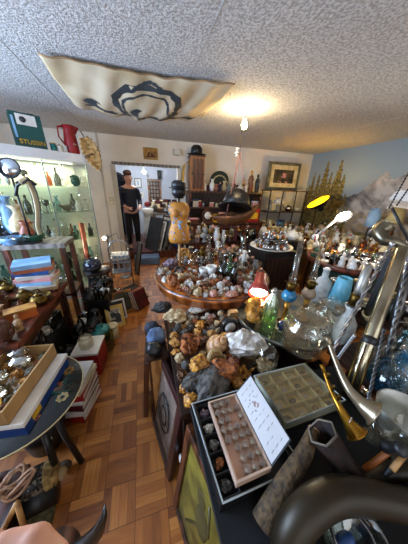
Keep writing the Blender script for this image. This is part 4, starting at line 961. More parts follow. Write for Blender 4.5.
# black lacquer tray table with boxes
BZ = .5
def lacquer_table():
    c = P(34, 398, z=BZ); c = Vector((-.72, .96, 0)); t = thing('lacquer_table', 'low round black lacquer table painted with flowers and a pale rim', 'table', c)
    obj('tabletop', G().lathe([(0, BZ - .025), (.29, BZ - .025), (.3, BZ - .01), (.29, BZ), (0, BZ)], 40), 'lacquer', t)
    obj('rim_line', G().tube([(.298 * math.cos(2 * PI * i / 48), .298 * math.sin(2 * PI * i / 48), BZ - .006) for i in range(48)], .0035, 6, closed=True), 'cream', t)
    for fx, fy, m in ((.17, .02, 'orange'), (.12, -.14, 'orange'), (.2, .12, 'gold'), (.22, -.06, 'cream')):
        g = G()
        for k in range(7): g.lathe([(0, .0008), (.011, .0008), (.011, .0015), (0, .0015)], 8, Matrix.Translation((fx + .02 * math.cos(k * .9), fy + .02 * math.sin(k * .9), BZ)))
        obj('painted_flower', g, m, t)
    g = G()
    for k in range(8): a = k * .4 - 1.4; g.tube([(.16, -.02, BZ + .001), (.19 + .03 * math.sin(k), -.02 + .05 * math.sin(a), BZ + .001), (.2 + .05 * math.cos(a), .0 + .12 * math.sin(a), BZ + .001)], .0015, 4)
    obj('painted_stems', g, 'teal', t)
    for a in (-.5, 1.2, 2.8, 4.2): obj('leg', G().tube([(.2 * math.cos(a), .2 * math.sin(a), BZ - .02), (.22 * math.cos(a), .22 * math.sin(a), .25), (.27 * math.cos(a), .27 * math.sin(a), .0)], .016, 8), 'black', t)
lacquer_table()
def open_box(name, label, M, L, W, H, m, mi, t_=.008):
    t = thing(name, label, 'box'); t.matrix_world = M
    obj('bottom', G().box((0, 0, t_ / 2), (L, W, t_)), mi, t)
    for s in (-1, 1): obj('side', G().box((0, s * (W / 2 - t_ / 2), H / 2), (L, t_, H)), m, t)
    for s in (-1, 1): obj('end', G().box((s * (L / 2 - t_ / 2), 0, H / 2), (t_, W - 2 * t_, H)), m, t)
    return t
# cardboard tray lies over the blue box
ang = math.atan2(1.22 - .80, -.62 + .77)
A1, A2 = P(3, 414, z=.66), P(54, 345, z=.66); dirv = A2 - A1; ang = math.atan2(dirv.y, dirv.x); LL = dirv.length
nrm = Vector((-math.sin(ang), math.cos(ang), 0)); cc = (A1 + A2) / 2 + nrm * .12
MB = Matrix.Translation((cc.x, cc.y, .585)) @ Matrix.Rotation(ang, 4, 'Z')
open_box('cardboard_tray', 'open cardboard tray of bagged minerals at the left edge', MB, LL, .24, .085, 'cardboard', 'cardboard')
M2 = Matrix.Translation(((cc + nrm * -.05).x, (cc + nrm * -.05).y, .5)) @ Matrix.Rotation(ang, 4, 'Z')
t = thing('blue_white_box', 'blue and white box under the cardboard tray on the lacquer table', 'box'); t.matrix_world = M2
obj('body', G().box((.0, 0, .03), (LL * 1.0, .24, .058)), mat('bluebox', '1c4488', '142f66', 4, .45), t); obj('lid', G().box((0, 0, .071), (LL * 1.02, .25, .024)), 'white', t)
obj('yellow_mark', G().box((-LL * .3, -.122, .035), (.06, .004, .03)), 'yellow', t)
fill = [('rock:lump:3', 'amber', 'amber lump in a clear bag', .05), ('rock:lump:4', 'honey', 'honey coloured lump', .05), ('rock:nodule:5', 'olive', 'olive brown nodule', .055), ('rock:lump:6', 'greyrock', 'grey lump in clear wrap', .05), ('rock:crystal:7', 'quartz', 'milky crystal cluster', .05)]
for i in range(7):
    for j in range(3):
        kd, ms, lb, h = fill[(i * 2 + j * 3) % 5]; v = MB @ Vector((-LL / 2 + .045 + i * (LL - .09) / 6, -.075 + j * .075, .009))
        item(kd, 'mineral', lb + ' in the cardboard tray', 'mineral', v, h * R.uniform(.8, 1.15), ms, None, 'bagged minerals in the cardboard tray')
for i, (u, w) in enumerate(((-.12, -.03), (-.02, .03), (.07, -.02), (.14, .03), (-.17, .05))):
    v = MB @ Vector((u, w, .075)); g = G().ball((0, 0, .02), .045, 14, 9, (1.1, .9, .55), fn=lambda q: q * (1 + .35 * noise.noise(q * 3 + Vector((i * 5, 0, 0)))))
    tag(obj('plastic_bag', g, glass('clearbag', 'efe9d8', .12, .22), loc=v), 'crumpled clear plastic bag over the minerals in the cardboard tray', 'bag', 'clear bags in the cardboard tray')
t = thing('yellow_ticket', 'yellow paper ticket in a bag in the cardboard tray', 'ticket', MB @ Vector((-.16, -.06, .088))); obj('paper', G().box((0, 0, 0), (.05, .035, .003), rz=.4, rx=.2), 'yellow', t)

# book and box stack beside the lacquer table
x, y, z = -.55, 1.2, .0
for i, (c, lb, h) in enumerate((('red', 'red', .07), ('white', 'white', .05), ('darkred', 'dark red', .05), ('white', 'grubby white', .04), ('red', 'bright red', .05), ('cream', 'cream', .035), ('white', 'clean white', .03))):
    book('%s thick book %s' % (lb, 'topmost in the stack by the lacquer table' if i == 6 else 'in the floor stack by the lacquer table'), x + R.uniform(-.01, .01), y + R.uniform(-.01, .01), z, .16, .24, h, c, -.25 + R.uniform(-.1, .1), 'floor stack of books by the lacquer table'); z += h + .001
v = P(82, 372, z=.14); t = thing('red_crate', 'bright red plastic crate on the floor carrying glass jars', 'crate', (-.555, 1.58, 0), -.1)
obj('body', G().box((0, 0, .12), (.2, .22, .24)), mat('redcrate', '9c1418', '7c0f12', 4, .4), t); obj('white_edge', G().box((0, 0, .25), (.21, .23, .02)), 'white', t); obj('handle_slot', G().box((0, -.112, .17), (.09, .004, .03)), 'darkred', t)
item('apothecary', 'glass_jar', 'big clear glass jar standing on the red crate', 'jar', (-.56, 1.56, .261), .14, ('clear', 'clear'), 0, None, (1, 1, 1))
item('jar', 'glass_jar', 'greenish glass jar with teal lid behind the red crate', 'jar', (-.5, 1.8, .0), .3, ('greenglass', 'teal'))
item('tin', 'cream_tin', 'round cream tin on the floor beside the framed print', 'tin', (-.42, 1.95, .0), .17, ('cream', 'cream'))

# dark heap between table and cabinet
t = thing('black_crate', 'low black wooden chest under the heap of ironware', 'chest', (-.575, 2.42, 0)); obj('body', G().box((0, 0, .17), (.23, .46, .34)), 'black', t); obj('lid', G().box((0, 0, .35), (.24, .48, .03)), 'iron', t)
t = thing('black_crate', 'low black box in front of the chest under dark jars', 'chest', (-.62, 1.89, 0)); obj('body', G().box((0, 0, .11), (.18, .3, .22)), 'black', t); obj('lid', G().box((0, 0, .23), (.2, .32, .02)), 'iron', t)
heap = [('kettle', ('iron', 'black'), 'black iron kettle', 'kettle', .15), ('camera_box', ('black', 'grey'), 'old black camera', 'camera', .12), ('jar', ('dkgreen', 'black'), 'dark green glass jar', 'jar', .17), ('trinket', 'iron', 'knotted iron fitting', 'fitting', .11), ('bottle', ('dkgreen', 'black'), 'dark green bottle', 'bottle', .22), ('flatiron', ('iron', 'walnut'), 'black flat iron', 'iron', .1), ('cup', 'white', 'white enamel mug', 'mug', .08), ('teapot', 'iron', 'black iron teapot', 'teapot', .12), ('jar', ('smoky', 'silver'), 'smoky glass jar', 'jar', .15)]
n = 0
for i in range(3):
    for j in range(5):
        n += 1; kd, ms, lb, ct, h = heap[(i * 4 + j * 7) % 9]; item(kd, ct, lb + ' in the heap on the black chest', ct, (-.655 + (i % 3) * .08 + R.uniform(-.01, .01), 2.22 + j * .1 + .02 * (i // 3), .366), h * R.uniform(.7, 1), ms, None, 'ironware and jars on the black chest')
for i in range(2):
    for j in range(4): kd, ms, lb, ct, h = heap[(i * 3 + j * 2 + 2) % 9]; item(kd, ct, lb + ' on the low black box', ct, (-.67 + i * .1, 1.77 + j * .08, .241), h * .75, ms, None, 'dark jars on the low black box')
for i in range(5): kd, ms, lb, ct, h = heap[(i * 2) % 9]; item(kd, ct, lb + ' on the floor against the low box', ct, (-.455 + .02 * (i % 2), 2.5 + i * .1, 0), h, ms, None, 'dark vessels on the floor by the framed print')
for k_, (px, py, tp) in enumerate(((70, 300, 285), (60, 300, 288), (52, 306, 292))):
    pass
pts = [Vector((-.8 + .13 * math.cos(a), 2.1 + .07 * math.sin(a), .53 + .02 * math.sin(3 * a))) for a in [2 * PI * i / 20 for i in range(20)]]
t = thing('black_chest', 'long black chest pushed under the left table', 'chest', (-.98, 1.6, 0)); obj('body', G().box((0, 0, .17), (.34, .62, .34)), 'black', t); obj('lid', G().box((0, 0, .355), (.36, .64, .03)), 'iron', t)
for j in range(6):
    for i in range(2): kd, ms, lb, ct, h = heap[(i * 3 + j * 2) % 9]; item(kd, ct, lb + ' on the black chest under the left table', ct, (-.87 - i * .13, 1.36 + j * .1, .372), h * .85, ms, None, 'dark vessels on the chest under the left table')
JJ = [('jar', ('dkgreen', 'black'), 'dark green glass jar', 'jar', .2), ('bottle', ('dkgreen', 'black'), 'dark green bottle', 'bottle', .26), ('jar', ('smoky', 'silver'), 'smoky glass jar', 'jar', .19), ('jug', 'black', 'black jug', 'jug', .2), ('apothecary', ('greenglass', 'black'), 'green storage jar', 'jar', .2)]
for i in range(2):
    for j in range(4): kd, ms, lb, ct, h = JJ[(i * 2 + j * 3) % 5]; item(kd, ct, lb + ' on the floor beside the left table', ct, (-.745 + i * .095, 1.3 + j * .115 + (.0 if i == 0 else .32), 0), h * 1.25, ms, None, 'dark jars on the floor by the left table', (.62, .62, 1))
# telephone like blue black helmet and tall copper tube
t = thing('copper_tube', 'tall polished copper tube standing upright before the glass cabinet', 'tube'); a, b = P(88, 262, y=2.75), P(81, 223, y=2.75)
a.z = max(a.z, .52); obj('tube', G().open_lathe([(.03, 0), (.033, .02), (.03, .04), (.03, (b - a).length), (.026, (b - a).length)], 18, rigid(a, b)), mat('coppertube', 'c87a58', 'a05a3c', 3, .22, .9), t)
t2 = thing('black_stool', 'small dark stool carrying the copper tube and a helmet', 'stool', (-.66, 2.8, 0)); obj('seat', G().lathe([(0, .46), (.17, .46), (.17, .5), (0, .5)], 24), 'darkwood', t2)
for a_ in (.5, 2.1, 3.7, 5.2): obj('leg', G().tube([(.12 * math.cos(a_), .12 * math.sin(a_), .46), (.15 * math.cos(a_), .15 * math.sin(a_), 0)], .015, 8), 'darkwood', t2)
t = thing('blue_black_helmet', 'glossy blue black helmet with a visor on the dark stool', 'helmet', (-.68, 2.7, .502), .3)
obj('shell', G().ball((0, 0, .1), .11, 20, 12, (1, 1.1, .95)), mat('helmetblue', '1f2c44', '0c1220', 3, .2, coat=.5), t); obj('visor', G().ball((0, -.05, .08), .085, 16, 8, (1.05, .9, .6)), 'black', t); obj('strap', G().tube([(-.1, 0, .06), (-.08, -.1, .01), (.08, -.1, .01), (.1, 0, .06)], .01, 6), 'black', t)
item('cup', 'white_pot', 'white pot on the floor in front of the dark stool', 'pot', (-.79, 2.47, .0), .24, 'white', 0, None, (.6, .6, 1))

# metal step stool with white scalloped plates, clamp lamp
def step_stool():
    c = Vector((-.42, 3.4, 0)); t = thing('tubular_stool', 'grey tubular metal step stool in front of the door strip', 'stool', c, .1)
    for s in (-1, 1):
        g = G().tube([(s * .16, -.17, 0), (s * .15, -.14, .5), (s * .145, .0, .78), (s * .14, .16, .3), (s * .15, .2, 0)], .012, 8); obj('leg', g, 'silver', t)
    obj('back_hoop', G().tube([(-.15, -.14, .45), (-.15, -.15, .66), (-.1, -.15, .76), (0, -.15, .79), (.1, -.15, .76), (.15, -.15, .66), (.15, -.14, .45)], .012, 8), 'silver', t)
    obj('seat', G().box((0, 0, .48), (.3, .28, .02)), 'grey', t); obj('lower_step', G().box((0, -.04, .24), (.3, .22, .02)), 'grey', t)
step_stool()
for i in range(4):
    for j in range(3):
        item('bowl', 'scalloped_dish', 'small white scalloped dish on the seat of the tubular stool', 'dish', (-.51 + i * .062, 3.33 + j * .07, .491 + .0), .035, 'white', None, 'white dishes on the tubular stool')
for i in range(3): item('tallbox', 'silver_case', 'grey patterned case on the lower step of the tubular stool', 'case', (-.5 + i * .09, 3.34, .251), .17, ('grey', 'silver'), .1, 'grey cases on the stool step', (.7, .7, 1))
lp = P(104.5, 238, y=3.62)
t = thing('clip_lamp', 'glowing little bulb of the grey clip lamp above the tubular stool', 'lamp'); obj('bulb', G().ball(lp, .032, 14, 9), emit('clip_glow', 'ffe9c4', 40), t)
obj('arm', G().tube([lp + Vector((.04, 0, 0)), lp + Vector((.2, 0, .08)), lp + Vector((.24, 0, -.1)), Vector((lp.x + .25, lp.y, .02))], .009, 8), 'grey', t); obj('lamp_head', G().lathe([(.03, -.03), (.045, .03), (.04, .07), (0, .075)], 14, rigid(lp, lp + Vector((.2, 0, .08)))), 'grey', t); obj('base', G().lathe([(0, 0), (.09, 0), (.09, .02), (0, .025)], 18, Matrix.Translation((lp.x + .25, lp.y, 0))), 'grey', t)
point('clip_lamp_light', lp + Vector((-.02, -.06, 0)), 5, (1, .85, .6), .03)

# framed print, books and odds on the floor
fm = [('dark_figures', G().ball((-.02, -.012, .16), .03, 8, 6, (1, .2, 1)).ball((.03, -.012, .13), .04, 8, 6, (.8, .2, 1.1)).box((0, -.012, .08), (.12, .01, .04)), T('darkgrey'))]
def lean(x, y, rz, tilt, z=0): return Matrix.Translation((x, y, z)) @ Matrix.Rotation(rz, 4, 'Z') @ Matrix.Rotation(-tilt, 4, 'X')
framed('framed_print', 'small print in a pale yellow frame leaning at the front of the floor books', 'picture', .2, .27, .02, lean(-.40, 2.12, .25, .45), mat('yframe', 'd9b458', 'b48c34', 5, .5), 'drawing', .035, (T('cream'), .02), None, fm)
framed('framed_print', 'grey and white framed print leaning behind the pale yellow frame', 'picture', .2, .26, .02, lean(-.39, 2.27, .3, .35), 'white', 'darkgrey', .02)
framed('framed_print', 'print in an amber wooden frame leaning at the back of the floor frames', 'picture', .26, .3, .02, lean(-.33, 2.42, .4, .3), 'honey', 'darkprint', .03)
for i, (c, lb, h) in enumerate((('darkgreen', 'dark green', .3), ('black', 'black', .29), ('darkgreen', 'narrow dark green', .3), ('darkred', 'dark red', .31), ('copper_paint', 'terracotta red', .31), ('darkred', 'patterned dark red', .3))):
    M = Matrix.Translation((-.235, 2.62, .012)) @ Matrix.Rotation(.75, 4, 'Z') @ Matrix.Rotation(PI / 2 - .35, 4, 'X') @ Matrix.Translation((0, -.0135 * i, .037 * i))
    o = book(lb + ' hardback standing in the leaning row on the floor', 0, 0, 0, .2, .26, .035, c, 0, 'row of hardbacks on the floor', M @ Matrix.Translation((0, .13, -.0)))
for i, (px, py) in enumerate(((112, 289), (117, 284), (121, 290), (113, 281), (118, 292), (108, 285))):
    v = P(px, py, z=.13); 
    item('rock:nodule:%d' % (i + 40), 'orange_gourd', 'orange brown ribbed gourd in the pile beside the tubular stool', 'gourd', (-.43 + (i % 3) * .1, 2.83 + (i // 3) * .12, .0), .13, mat('gourd', 'c06a3c', '7c3a1c', 6, .5), None, 'orange gourds by the stool')
t = thing('wooden_clog', 'pale wedge shaped wooden box lying on the floor beside the books', 'box', (-.17, 2.78, 0), .5)
obj('body', G().prism([(-.11, 0), (.13, 0), (.13, .06), (-.11, .16)], -.08, .08, Matrix.Rotation(PI / 2, 4, 'X')), 'cream', t); obj('dark_base', G().box((.01, 0, -.0), (.26, .17, .02), ), 'black', t); t.location.z = .011
framed('narrow_picture', 'dark narrow picture leaning against the door jamb by the stool', 'picture', .2, .62, .03, lean(-.2, 3.72, -1.2, .2), 'darkwood', 'darkgrey', .02)

# ------------------------------------------------------------------ bottom left corner
v = P(38, 440, z=.0); t = thing('black_bucket', 'black bucket with a white sticker under the lacquer table', 'bucket', (-.72, 1.02, 0))
obj('body', G().lathe([(0, 0), (.1, 0), (.13, .24), (.12, .24), (.095, .02), (0, .02)], 26), 'iron', t); obj('handle', G().tube([(.13 * math.cos(a), -.02, .24 + .05 * math.sin(a)) for a in [PI * i / 10 for i in range(11)]], .005, 6), 'black', t); obj('sticker', G().box((.07, -.1, .15), (.03, .004, .02), rz=.6), 'white', t)
def roll():
    a, b = P(14, 492, z=.14), P(58, 470, z=.14); t = thing('beaded_roll', 'dark beaded cloth roll with a frayed golden end lying on the floor', 'roll')
    ax = b - a; M = rigid(a, b); L = ax.length
    obj('beaded_cloth', G().lathe([(0, 0), (.06, .0), (.065, L * .3), (.065, L * .8), (0, L * .8)], 22, M), 'bead', t)
    g = G().lathe([(.064, L * .7), (.072, L * .78), (.07, L * .92), (.04, L * 1.02), (0, L * 1.0)], 22, M); obj('frayed_end', g, mat('fray', 'c2a060', '6a5028', 34, .9, bump=1, detail=8), t)
    obj('dark_lining', G().lathe([(0, L * .12), (.06, L * .12), (.062, L * 1.0), (0, L * 1.0)], 20, Matrix.Translation((0, -.05, -.06)) @ M), 'black', t)
    obj('yellow_tip', G().ball(b + ax * .02 + Vector((.01, -.01, -.02)), .03, 10, 7, fn=lambda v: v * (1 + .3 * noise.noise(v * 4))), 'sand', t)
    lg = G().tube([P(42, 425, z=.40), P(55, 464, z=.2)], .017, 8); tag(obj('black_walking_stick', lg, 'black'), 'black stick slanting from the lacquer table to the beaded roll', 'stick')
roll()
tag(obj('floor_pod', G().ball(P(64, 466, z=.04), .035, 12, 8, (1.2, .8, .8)), 'bark'), 'small brown pod on the parquet behind the beaded roll', 'pod')
t = thing('knotted_rope', 'pale knotted rope coiled at the left edge beside the beaded roll', 'rope'); g = G(); c = P(8, 484, z=.26); pts = []
for i in range(110):
    a = i * .33; pts.append(c + Vector((.05 * math.cos(a) + .05 * math.sin(i * .083), .04 * math.sin(a * 1.23) + .02 * math.cos(i * .17), .022 * math.sin(i * .47))))
g.tube(pts, .0062, 6); obj('coil', g, mat('ropepale', 'd8b090', 'a4785a', 20, .9, bump=.6), t)
t = thing('low_chest', 'dark low chest at the left edge under rope and frame', 'chest', (-.84, .62, 0)); obj('body', G().box((0, 0, .09), (.3, .32, .18)), 'darkwood', t); obj('lid', G().box((0, 0, .19), (.32, .34, .02)), 'walnut', t)
t = thing('wooden_trestle', 'small light wooden A shaped trestle in the bottom left corner', 'trestle'); a, b, c = P(3, 530, z=.2), P(17, 503, z=.38), P(25, 530, z=.2)
obj('strut', G().tube([a, b], .011, 6), 'pine', t); obj('strut', G().tube([b, c], .011, 6), 'pine', t)
o = tag(obj('moss_mat', G().grid(lambda a_, b_: P(24, 507, z=.0) + Vector((-.02 + .3 * a_, -.22 + .24 * b_, .012 + .008 * noise.noise(Vector((a_ * 9, b_ * 9, 0))))), 24, 20), 'moss'), 'shaggy olive brown mat on the floor in front of the beaded roll', 'mat'); solidify(o, .012); o.location.x -= .12
# black cow horn, tip up
pts = [Vector(p) for p in ()]; tip = P(105.5, 504, z=.62); pts = [tip, P(104, 516, z=.58), P(99, 530, z=.53), P(88, 543, z=.48), P(72, 556, z=.44), P(52, 566, z=.42)]
t = thing('black_cow_horn', 'curved black cow horn with its sharp tip pointing up, bottom edge', 'horn'); obj('horn', G().tube(pts[::-1], [.032, .029, .025, .019, .011, .001], 14), mat('blackhorn', '0c1210', '050707', 4, .3, coat=.3), t)
obj('mount', G().lathe([(0, 0), (.035, 0), (.038, .02), (0, .02)], 14, rigid(pts[-1] + (pts[-1] - pts[-2]).normalized() * .015, pts[-2])), 'brass', t)
t = thing('log_plinth', 'wooden plinth below the black horn at the bottom edge', 'plinth', (pts[-1].x - .02, pts[-1].y, 0)); obj('column', G().lathe([(.09, 0), (.08, .37), (0, .37)], 18), 'bark', t); obj('top', G().lathe([(0, .37), (.1, .37), (.1, .385), (0, .385)], 18), 'walnut', t)
# photographer's hand: thumb side reaches into the corner
def hand():
    t = thing('person_hand', 'blurred bare hand of the photographer reaching into the bottom left corner', 'hand')
    d = .20; p = lambda x, y, dd=d: P(x, y, d=dd)
    chains = [([(-150, 640), (-95, 610), (-40, 585)], [.03, .03, .034]),
              ([(-30, 585), (4, 555), (34, 546), (54, 560), (62, 588)], [.02, .0185, .017, .0145, .011]), ([(-20, 590), (18, 590), (34, 606), (30, 628)], [.018, .014, .012, .0095]),
              ([(-22, 598), (4, 612), (14, 632), (8, 650)], [.018, .0135, .0115, .009]), ([(-35, 605), (-14, 630), (-10, 648), (-16, 662)], [.016, .012, .0105, .0085]),
              ([(-45, 580), (-36, 556), (-14, 549), (4, 556)], [.02, .0165, .0145, .012])]
    g = G()
    for ch, rr in chains:
        pts = [p(x, y, d + .003 * i) for i, (x, y) in enumerate(ch)]; g.tube(pts, rr, 14); g.ball(pts[-1], rr[-1] * 1.0, 14, 10); g.ball(pts[0], rr[0], 14, 10)
        for q_, r_ in zip(pts[1:-1], rr[1:-1]): g.ball(q_, r_, 14, 10)
    g.ball(p(-28, 596), .036, 18, 12)
    o = obj('palm_and_fingers', g, 'skin', t); md = o.modifiers.new('one_skin', 'REMESH'); md.mode = 'VOXEL'; md.voxel_size = .0028; md.use_smooth_shade = True
    s = o.modifiers.new('soft', 'SMOOTH'); s.iterations = 8; s.factor = .5
    nl = p(60, 592, d + .004); obj('fingernail', G().ball(nl, .008, 10, 6, (1, 1, .4)), 'pink', t)
hand()

# ------------------------------------------------------------------ round table in the middle
T1 = Vector((.62, 1.72, 0)); R1 = .55; TZ1 = .8
def round_table():
    t = thing('round_table', 'round polished wooden table in the middle heaped with minerals', 'table', T1)
    obj('tabletop', G().lathe([(0, TZ1 - .09), (R1 - .03, TZ1 - .09), (R1 - .01, TZ1 - .085), (R1 - .005, TZ1 - .03), (R1 + .01, TZ1 - .025), (R1 + .01, TZ1 - .006), (R1, TZ1), (0, TZ1)], 64), 'tabletop', t)
    obj('rim_band', G().tube([((R1 + .002) * math.cos(2 * PI * i / 64), (R1 + .002) * math.sin(2 * PI * i / 64), TZ1 - .001) for i in range(64)], .005, 6, closed=True), 'pewter', t)
    obj('pedestal', G().lathe([(.1, .1), (.06, .2), (.09, .35), (.05, .5), (.12, TZ1 - .09), (0, TZ1 - .09)], 20), 'walnut', t)
    for k in range(4): a = k * PI / 2 + .5; obj('leg', G().tube([(0, 0, .2), (.18 * math.cos(a), .18 * math.sin(a), .16), (.3 * math.cos(a), .3 * math.sin(a), .03)], [.04, .035, .03], 8), 'walnut', t)
round_table()
def free(x, y, r, z=0):
    for a, b, q, zz in PLACED:
        if abs(zz - z) < .3 and (a - x) ** 2 + (b - y) ** 2 < (q + r) ** 2: return False
    PLACED.append((x, y, r, z)); return True
def keep(v, r): PLACED.append((v[0], v[1], r, v[2]))
# mannequin
def mannequin():
    v = P(180, 272, z=TZ1); keep(v, .07)
    t = thing('dress_form', 'small orange dress form with floral specks on a pale pole, on the round table', 'mannequin', (v.x, v.y, TZ1))
    zt = height(v, 202); zb = height(v, 242); H = zt - zb; s = H / .6 
    prof = [(0, 0), (.15, 0), (.168, .06), (.165, .14), (.135, .25), (.118, .3), (.128, .38), (.155, .47), (.152, .53), (.12, .585), (.06, .6), (0, .6)]
    M = Matrix.Translation((0, 0, zb)) @ Matrix.Scale(s, 4)
    g = G().lathe(prof, 28, M, sy=.72)
    for sx in (-1, 1): g.ball((sx * .065, -.085, .45), .06, 12, 8, (1, .8, 1), M=M)
    obj('torso', g, mat('formcloth', 'c8862e', '9c6420', 5, .5), t)
    g = G()
    for i in range(36):
        z = R.uniform(.05, .55); a = R.uniform(PI, 2 * PI); r_ = 0
        for (r0, z0), (r1, z1) in zip(prof, prof[1:]):
            if z0 <= z <= z1 and z1 > z0: r_ = r0 + (r1 - r0) * (z - z0) / (z1 - z0)
        g.ball((r_ * math.cos(a), r_ * .72 * math.sin(a) - .003, z), R.uniform(.007, .014), 6, 4, M=M)
    for i in range(12): g.ball((R.uniform(-.03, .03), -.108 + .02 * R.random(), R.uniform(.2, .34)), .014, 6, 4, M=M)
    obj('floral_specks', g, 'paleblue', t)
    obj('pole', G().lathe([(0, .03), (.011, .03), (.011, zb + .01), (0, zb + .01)], 12), 'pine', t)
    g = G()
    for k in range(4): a = k * PI / 2 + .3; g.tube([(0, 0, .05), (.04 * math.cos(a), .04 * math.sin(a), .045), (.065 * math.cos(a), .065 * math.sin(a), .006)], [.014, .013, .008], 8)
    obj('foot', g, 'black', t); obj('neck_rod', G().lathe([(0, zt - .01), (.01, zt - .01), (.01, zt + .03), (0, zt + .03)], 10), 'black', t)
    h = thing('black_hat_block', 'black head form wearing a brimmed hat above the orange dress form', 'head form', (v.x, v.y, TZ1 + zt + .03))
    hh = height(v, 180) - zt - .03
    obj('neck', G().lathe([(0, 0), (hh * .3, 0), (hh * .26, hh * .2), (hh * .3, hh * .4), (0, hh * .4)], 16), 'black', h); obj('head', G().ball((0, 0, hh * .36), hh * .36, 18, 12, (1.2, 1.1, 1.05), fn=lambda q: q * (1 + .1 * noise.noise(q * 3))), 'black', h)
    obj('hat_crown', G().lathe([(hh * .44, hh * .55), (hh * .42, hh * .85), (hh * .28, hh * .98), (0, hh)], 20), 'iron', h)
    obj('hat_brim', G().lathe([(hh * .4, hh * .54), (hh * .58, hh * .56), (hh * .58, hh * .6), (hh * .4, hh * .6)], 22), 'black', h)
mannequin()
# taller things first
def on_t1(kd, name, lab, cat, px, py, top, mats, r, sc_=None, rz=0):
    v = P(px, py, z=TZ1); keep(v, r); return item(kd, name, lab, cat, v + Vector((0, 0, .001)), height(v, top), mats, rz, None, sc_)
on_t1('tallvase', 'glass_cylinder', 'tall narrow clear glass cylinder at the back of the round table', 'vase', 208, 268, 236, 'clear', .035, (.6, .6, 1))
on_t1('oil_lamp', 'oil_lamp', 'amber glass oil lamp in the middle of the round table', 'lamp', 215, 266, 240, ('amberglass', 'brass', 'clear'), .045)
on_t1('tallvase', 'glass_cylinder', 'slim clear glass cylinder beside the amber oil lamp', 'vase', 221, 268, 234, 'clear', .035, (.6, .6, 1))
on_t1('tallvase', 'glass_cylinder', 'tall clear glass cylinder above a dark bottle at the right of the round table', 'vase', 239, 279, 236, 'clear', .04, (.6, .6, 1))
on_t1('bottle', 'dark_bottle', 'dark wine bottle on the right part of the round table', 'bottle', 233, 285, 262, ('dkgreen', 'black'), .04, (.85, .85, 1))
on_t1('flask', 'green_flask', 'green glass flask beside the dark wine bottle', 'flask', 229, 277, 254, ('greenglass', 'clear'), .05, (.8, .8, 1))
on_t1('figurine', 'figurine', 'white figurine with outstretched arms behind the dark wine bottle', 'figurine', 243, 268, 250, ('white', 'white'), .045)
on_t1('figurine', 'figurine', 'dark bronze figurine at the back of the round table', 'figurine', 202, 262, 246, ('oldbrass', 'oldbrass'), .045)
on_t1('flask', 'smoky_decanter', 'smoky decanter in the middle of the round table', 'decanter', 224, 276, 254, ('smoky', 'silver'), .05)
on_t1('cup', 'white_cup', 'white china cup at the back of the round table', 'cup', 203, 275, 268, 'white', .045)
on_t1('cup', 'white_cup', 'white china cup without saucer nearer the middle of the round table', 'cup', 211, 275, 266, 'white', .045)
on_t1('rock:slab:70', 'pink_slab', 'flat pink stone wedge at the front right of the round table', 'mineral', 231, 297, 288, 'pinkrock', .055, (1, 1, 1.4))
on_t1('rock:nodule:71', 'pink_nodule', 'smooth round pink stone at the front edge of the round table', 'mineral', 213, 297, 290, 'pinkrock', .03)
on_t1('rock:rosette:72', 'gypsum_rosette', 'large orange brown bladed rosette at the left of the round table', 'mineral', 173, 286, 274, 'rust', .07)
on_t1('rock:lump:73', 'pink_block', 'pinkish brown block behind the foot of the dress form', 'mineral', 171, 268, 258, 'mauve', .07)
on_t1('ammonite', 'ammonite', 'brown ammonite standing by the dress form pole', 'fossil', 185, 262, 248, 'ochre', .05)
col_lab = dict(quartz='milky quartz', pinkrock='dusty pink', ochre='ochre', rust='rust brown', slate='dark slate', sand='sandy', chalk='chalk white', brownrock='brown', honey='honey coloured', greyrock='grey', darkrock='blackish', mauve='mauve grey')
st_lab = dict(lump='rough rock', crystal='crystal cluster', rosette='bladed rosette', slab='flat slab', nodule='rounded nodule')
def rocks(n, inside, z, cols, styles, smin, smax, where, grp, tries=4000, seedo=0, shrink=1):
    c = 0
    for k in range(tries):
        if c >= n: break
        x, y = inside(); r_ = R.uniform(smin, smax) * (1 - .35 * k / tries)
        if not free(x, y, r_ * shrink, z): continue
        st = R.choice(styles); co = R.choice(cols); c += 1
        h = r_ * 2 * {'lump': .75, 'crystal': .8, 'rosette': .8, 'slab': .62, 'nodule': .85}[st]
        item('rock:%s:%d' % (st, seedo + c % 7), 'mineral', '%s %s %s' % (col_lab[co], st_lab[st], where), 'mineral', (x, y, z + .001), h, co, None, grp, None, (R.uniform(-.1, .1), R.uniform(-.1, .1)))
def disc(c, r, lo=0, a0=0, a1=2 * PI):
    def f():
        a = R.uniform(a0, a1); q = math.sqrt(R.uniform(lo * lo, 1)) * r; return c.x + q * math.cos(a), c.y + q * math.sin(a)
    return f
rocks(110, disc(T1, R1 - .035, 0, PI * .9, PI * 1.8), TZ1, ['quartz', 'sand', 'chalk', 'greyrock', 'rust', 'pinkrock', 'quartz', 'brownrock', 'sand', 'rust'], ['lump', 'crystal', 'lump', 'rosette', 'nodule'], .026, .045, 'on the front of the round table', 'minerals on the round table', shrink=.76)
g1 = [('vase', 'grey', 'grey pottery vase', 'vase', .11), ('candlestick', ('pewter', 'cream'), 'pewter candlestick', 'candlestick', .16), ('figurine', ('brown', 'skin'), 'brown robed figurine', 'figurine', .12), ('goblet', 'smoky', 'smoky goblet', 'glass', .12), ('jar', ('clear', 'silver'), 'clear glass jar', 'jar', .1), ('bottle', ('clear', 'tan'), 'corked clear vial', 'bottle', .14), ('bell', ('silver', 'black'), 'silver hand bell', 'bell', .09), ('bust', 'greyrock', 'grey stone bust', 'bust', .12), ('trinket', 'copper', 'copper trinket', 'trinket', .06), ('tumbler', 'clear', 'clear tumbler', 'glass', .08)]
c = 0
for k in range(3000):
    x, y = disc(T1, R1 - .05)()
    if c < 60 and free(x, y, .03, TZ1):
        kd, ms, lb, ct, h = g1[c * 7 % 10]; c += 1
        item(kd, ct, lb + ' on the round table', ct, (x, y, TZ1 + .001), h * R.uniform(.8, 1.1), ms, None, 'small curios on the round table')
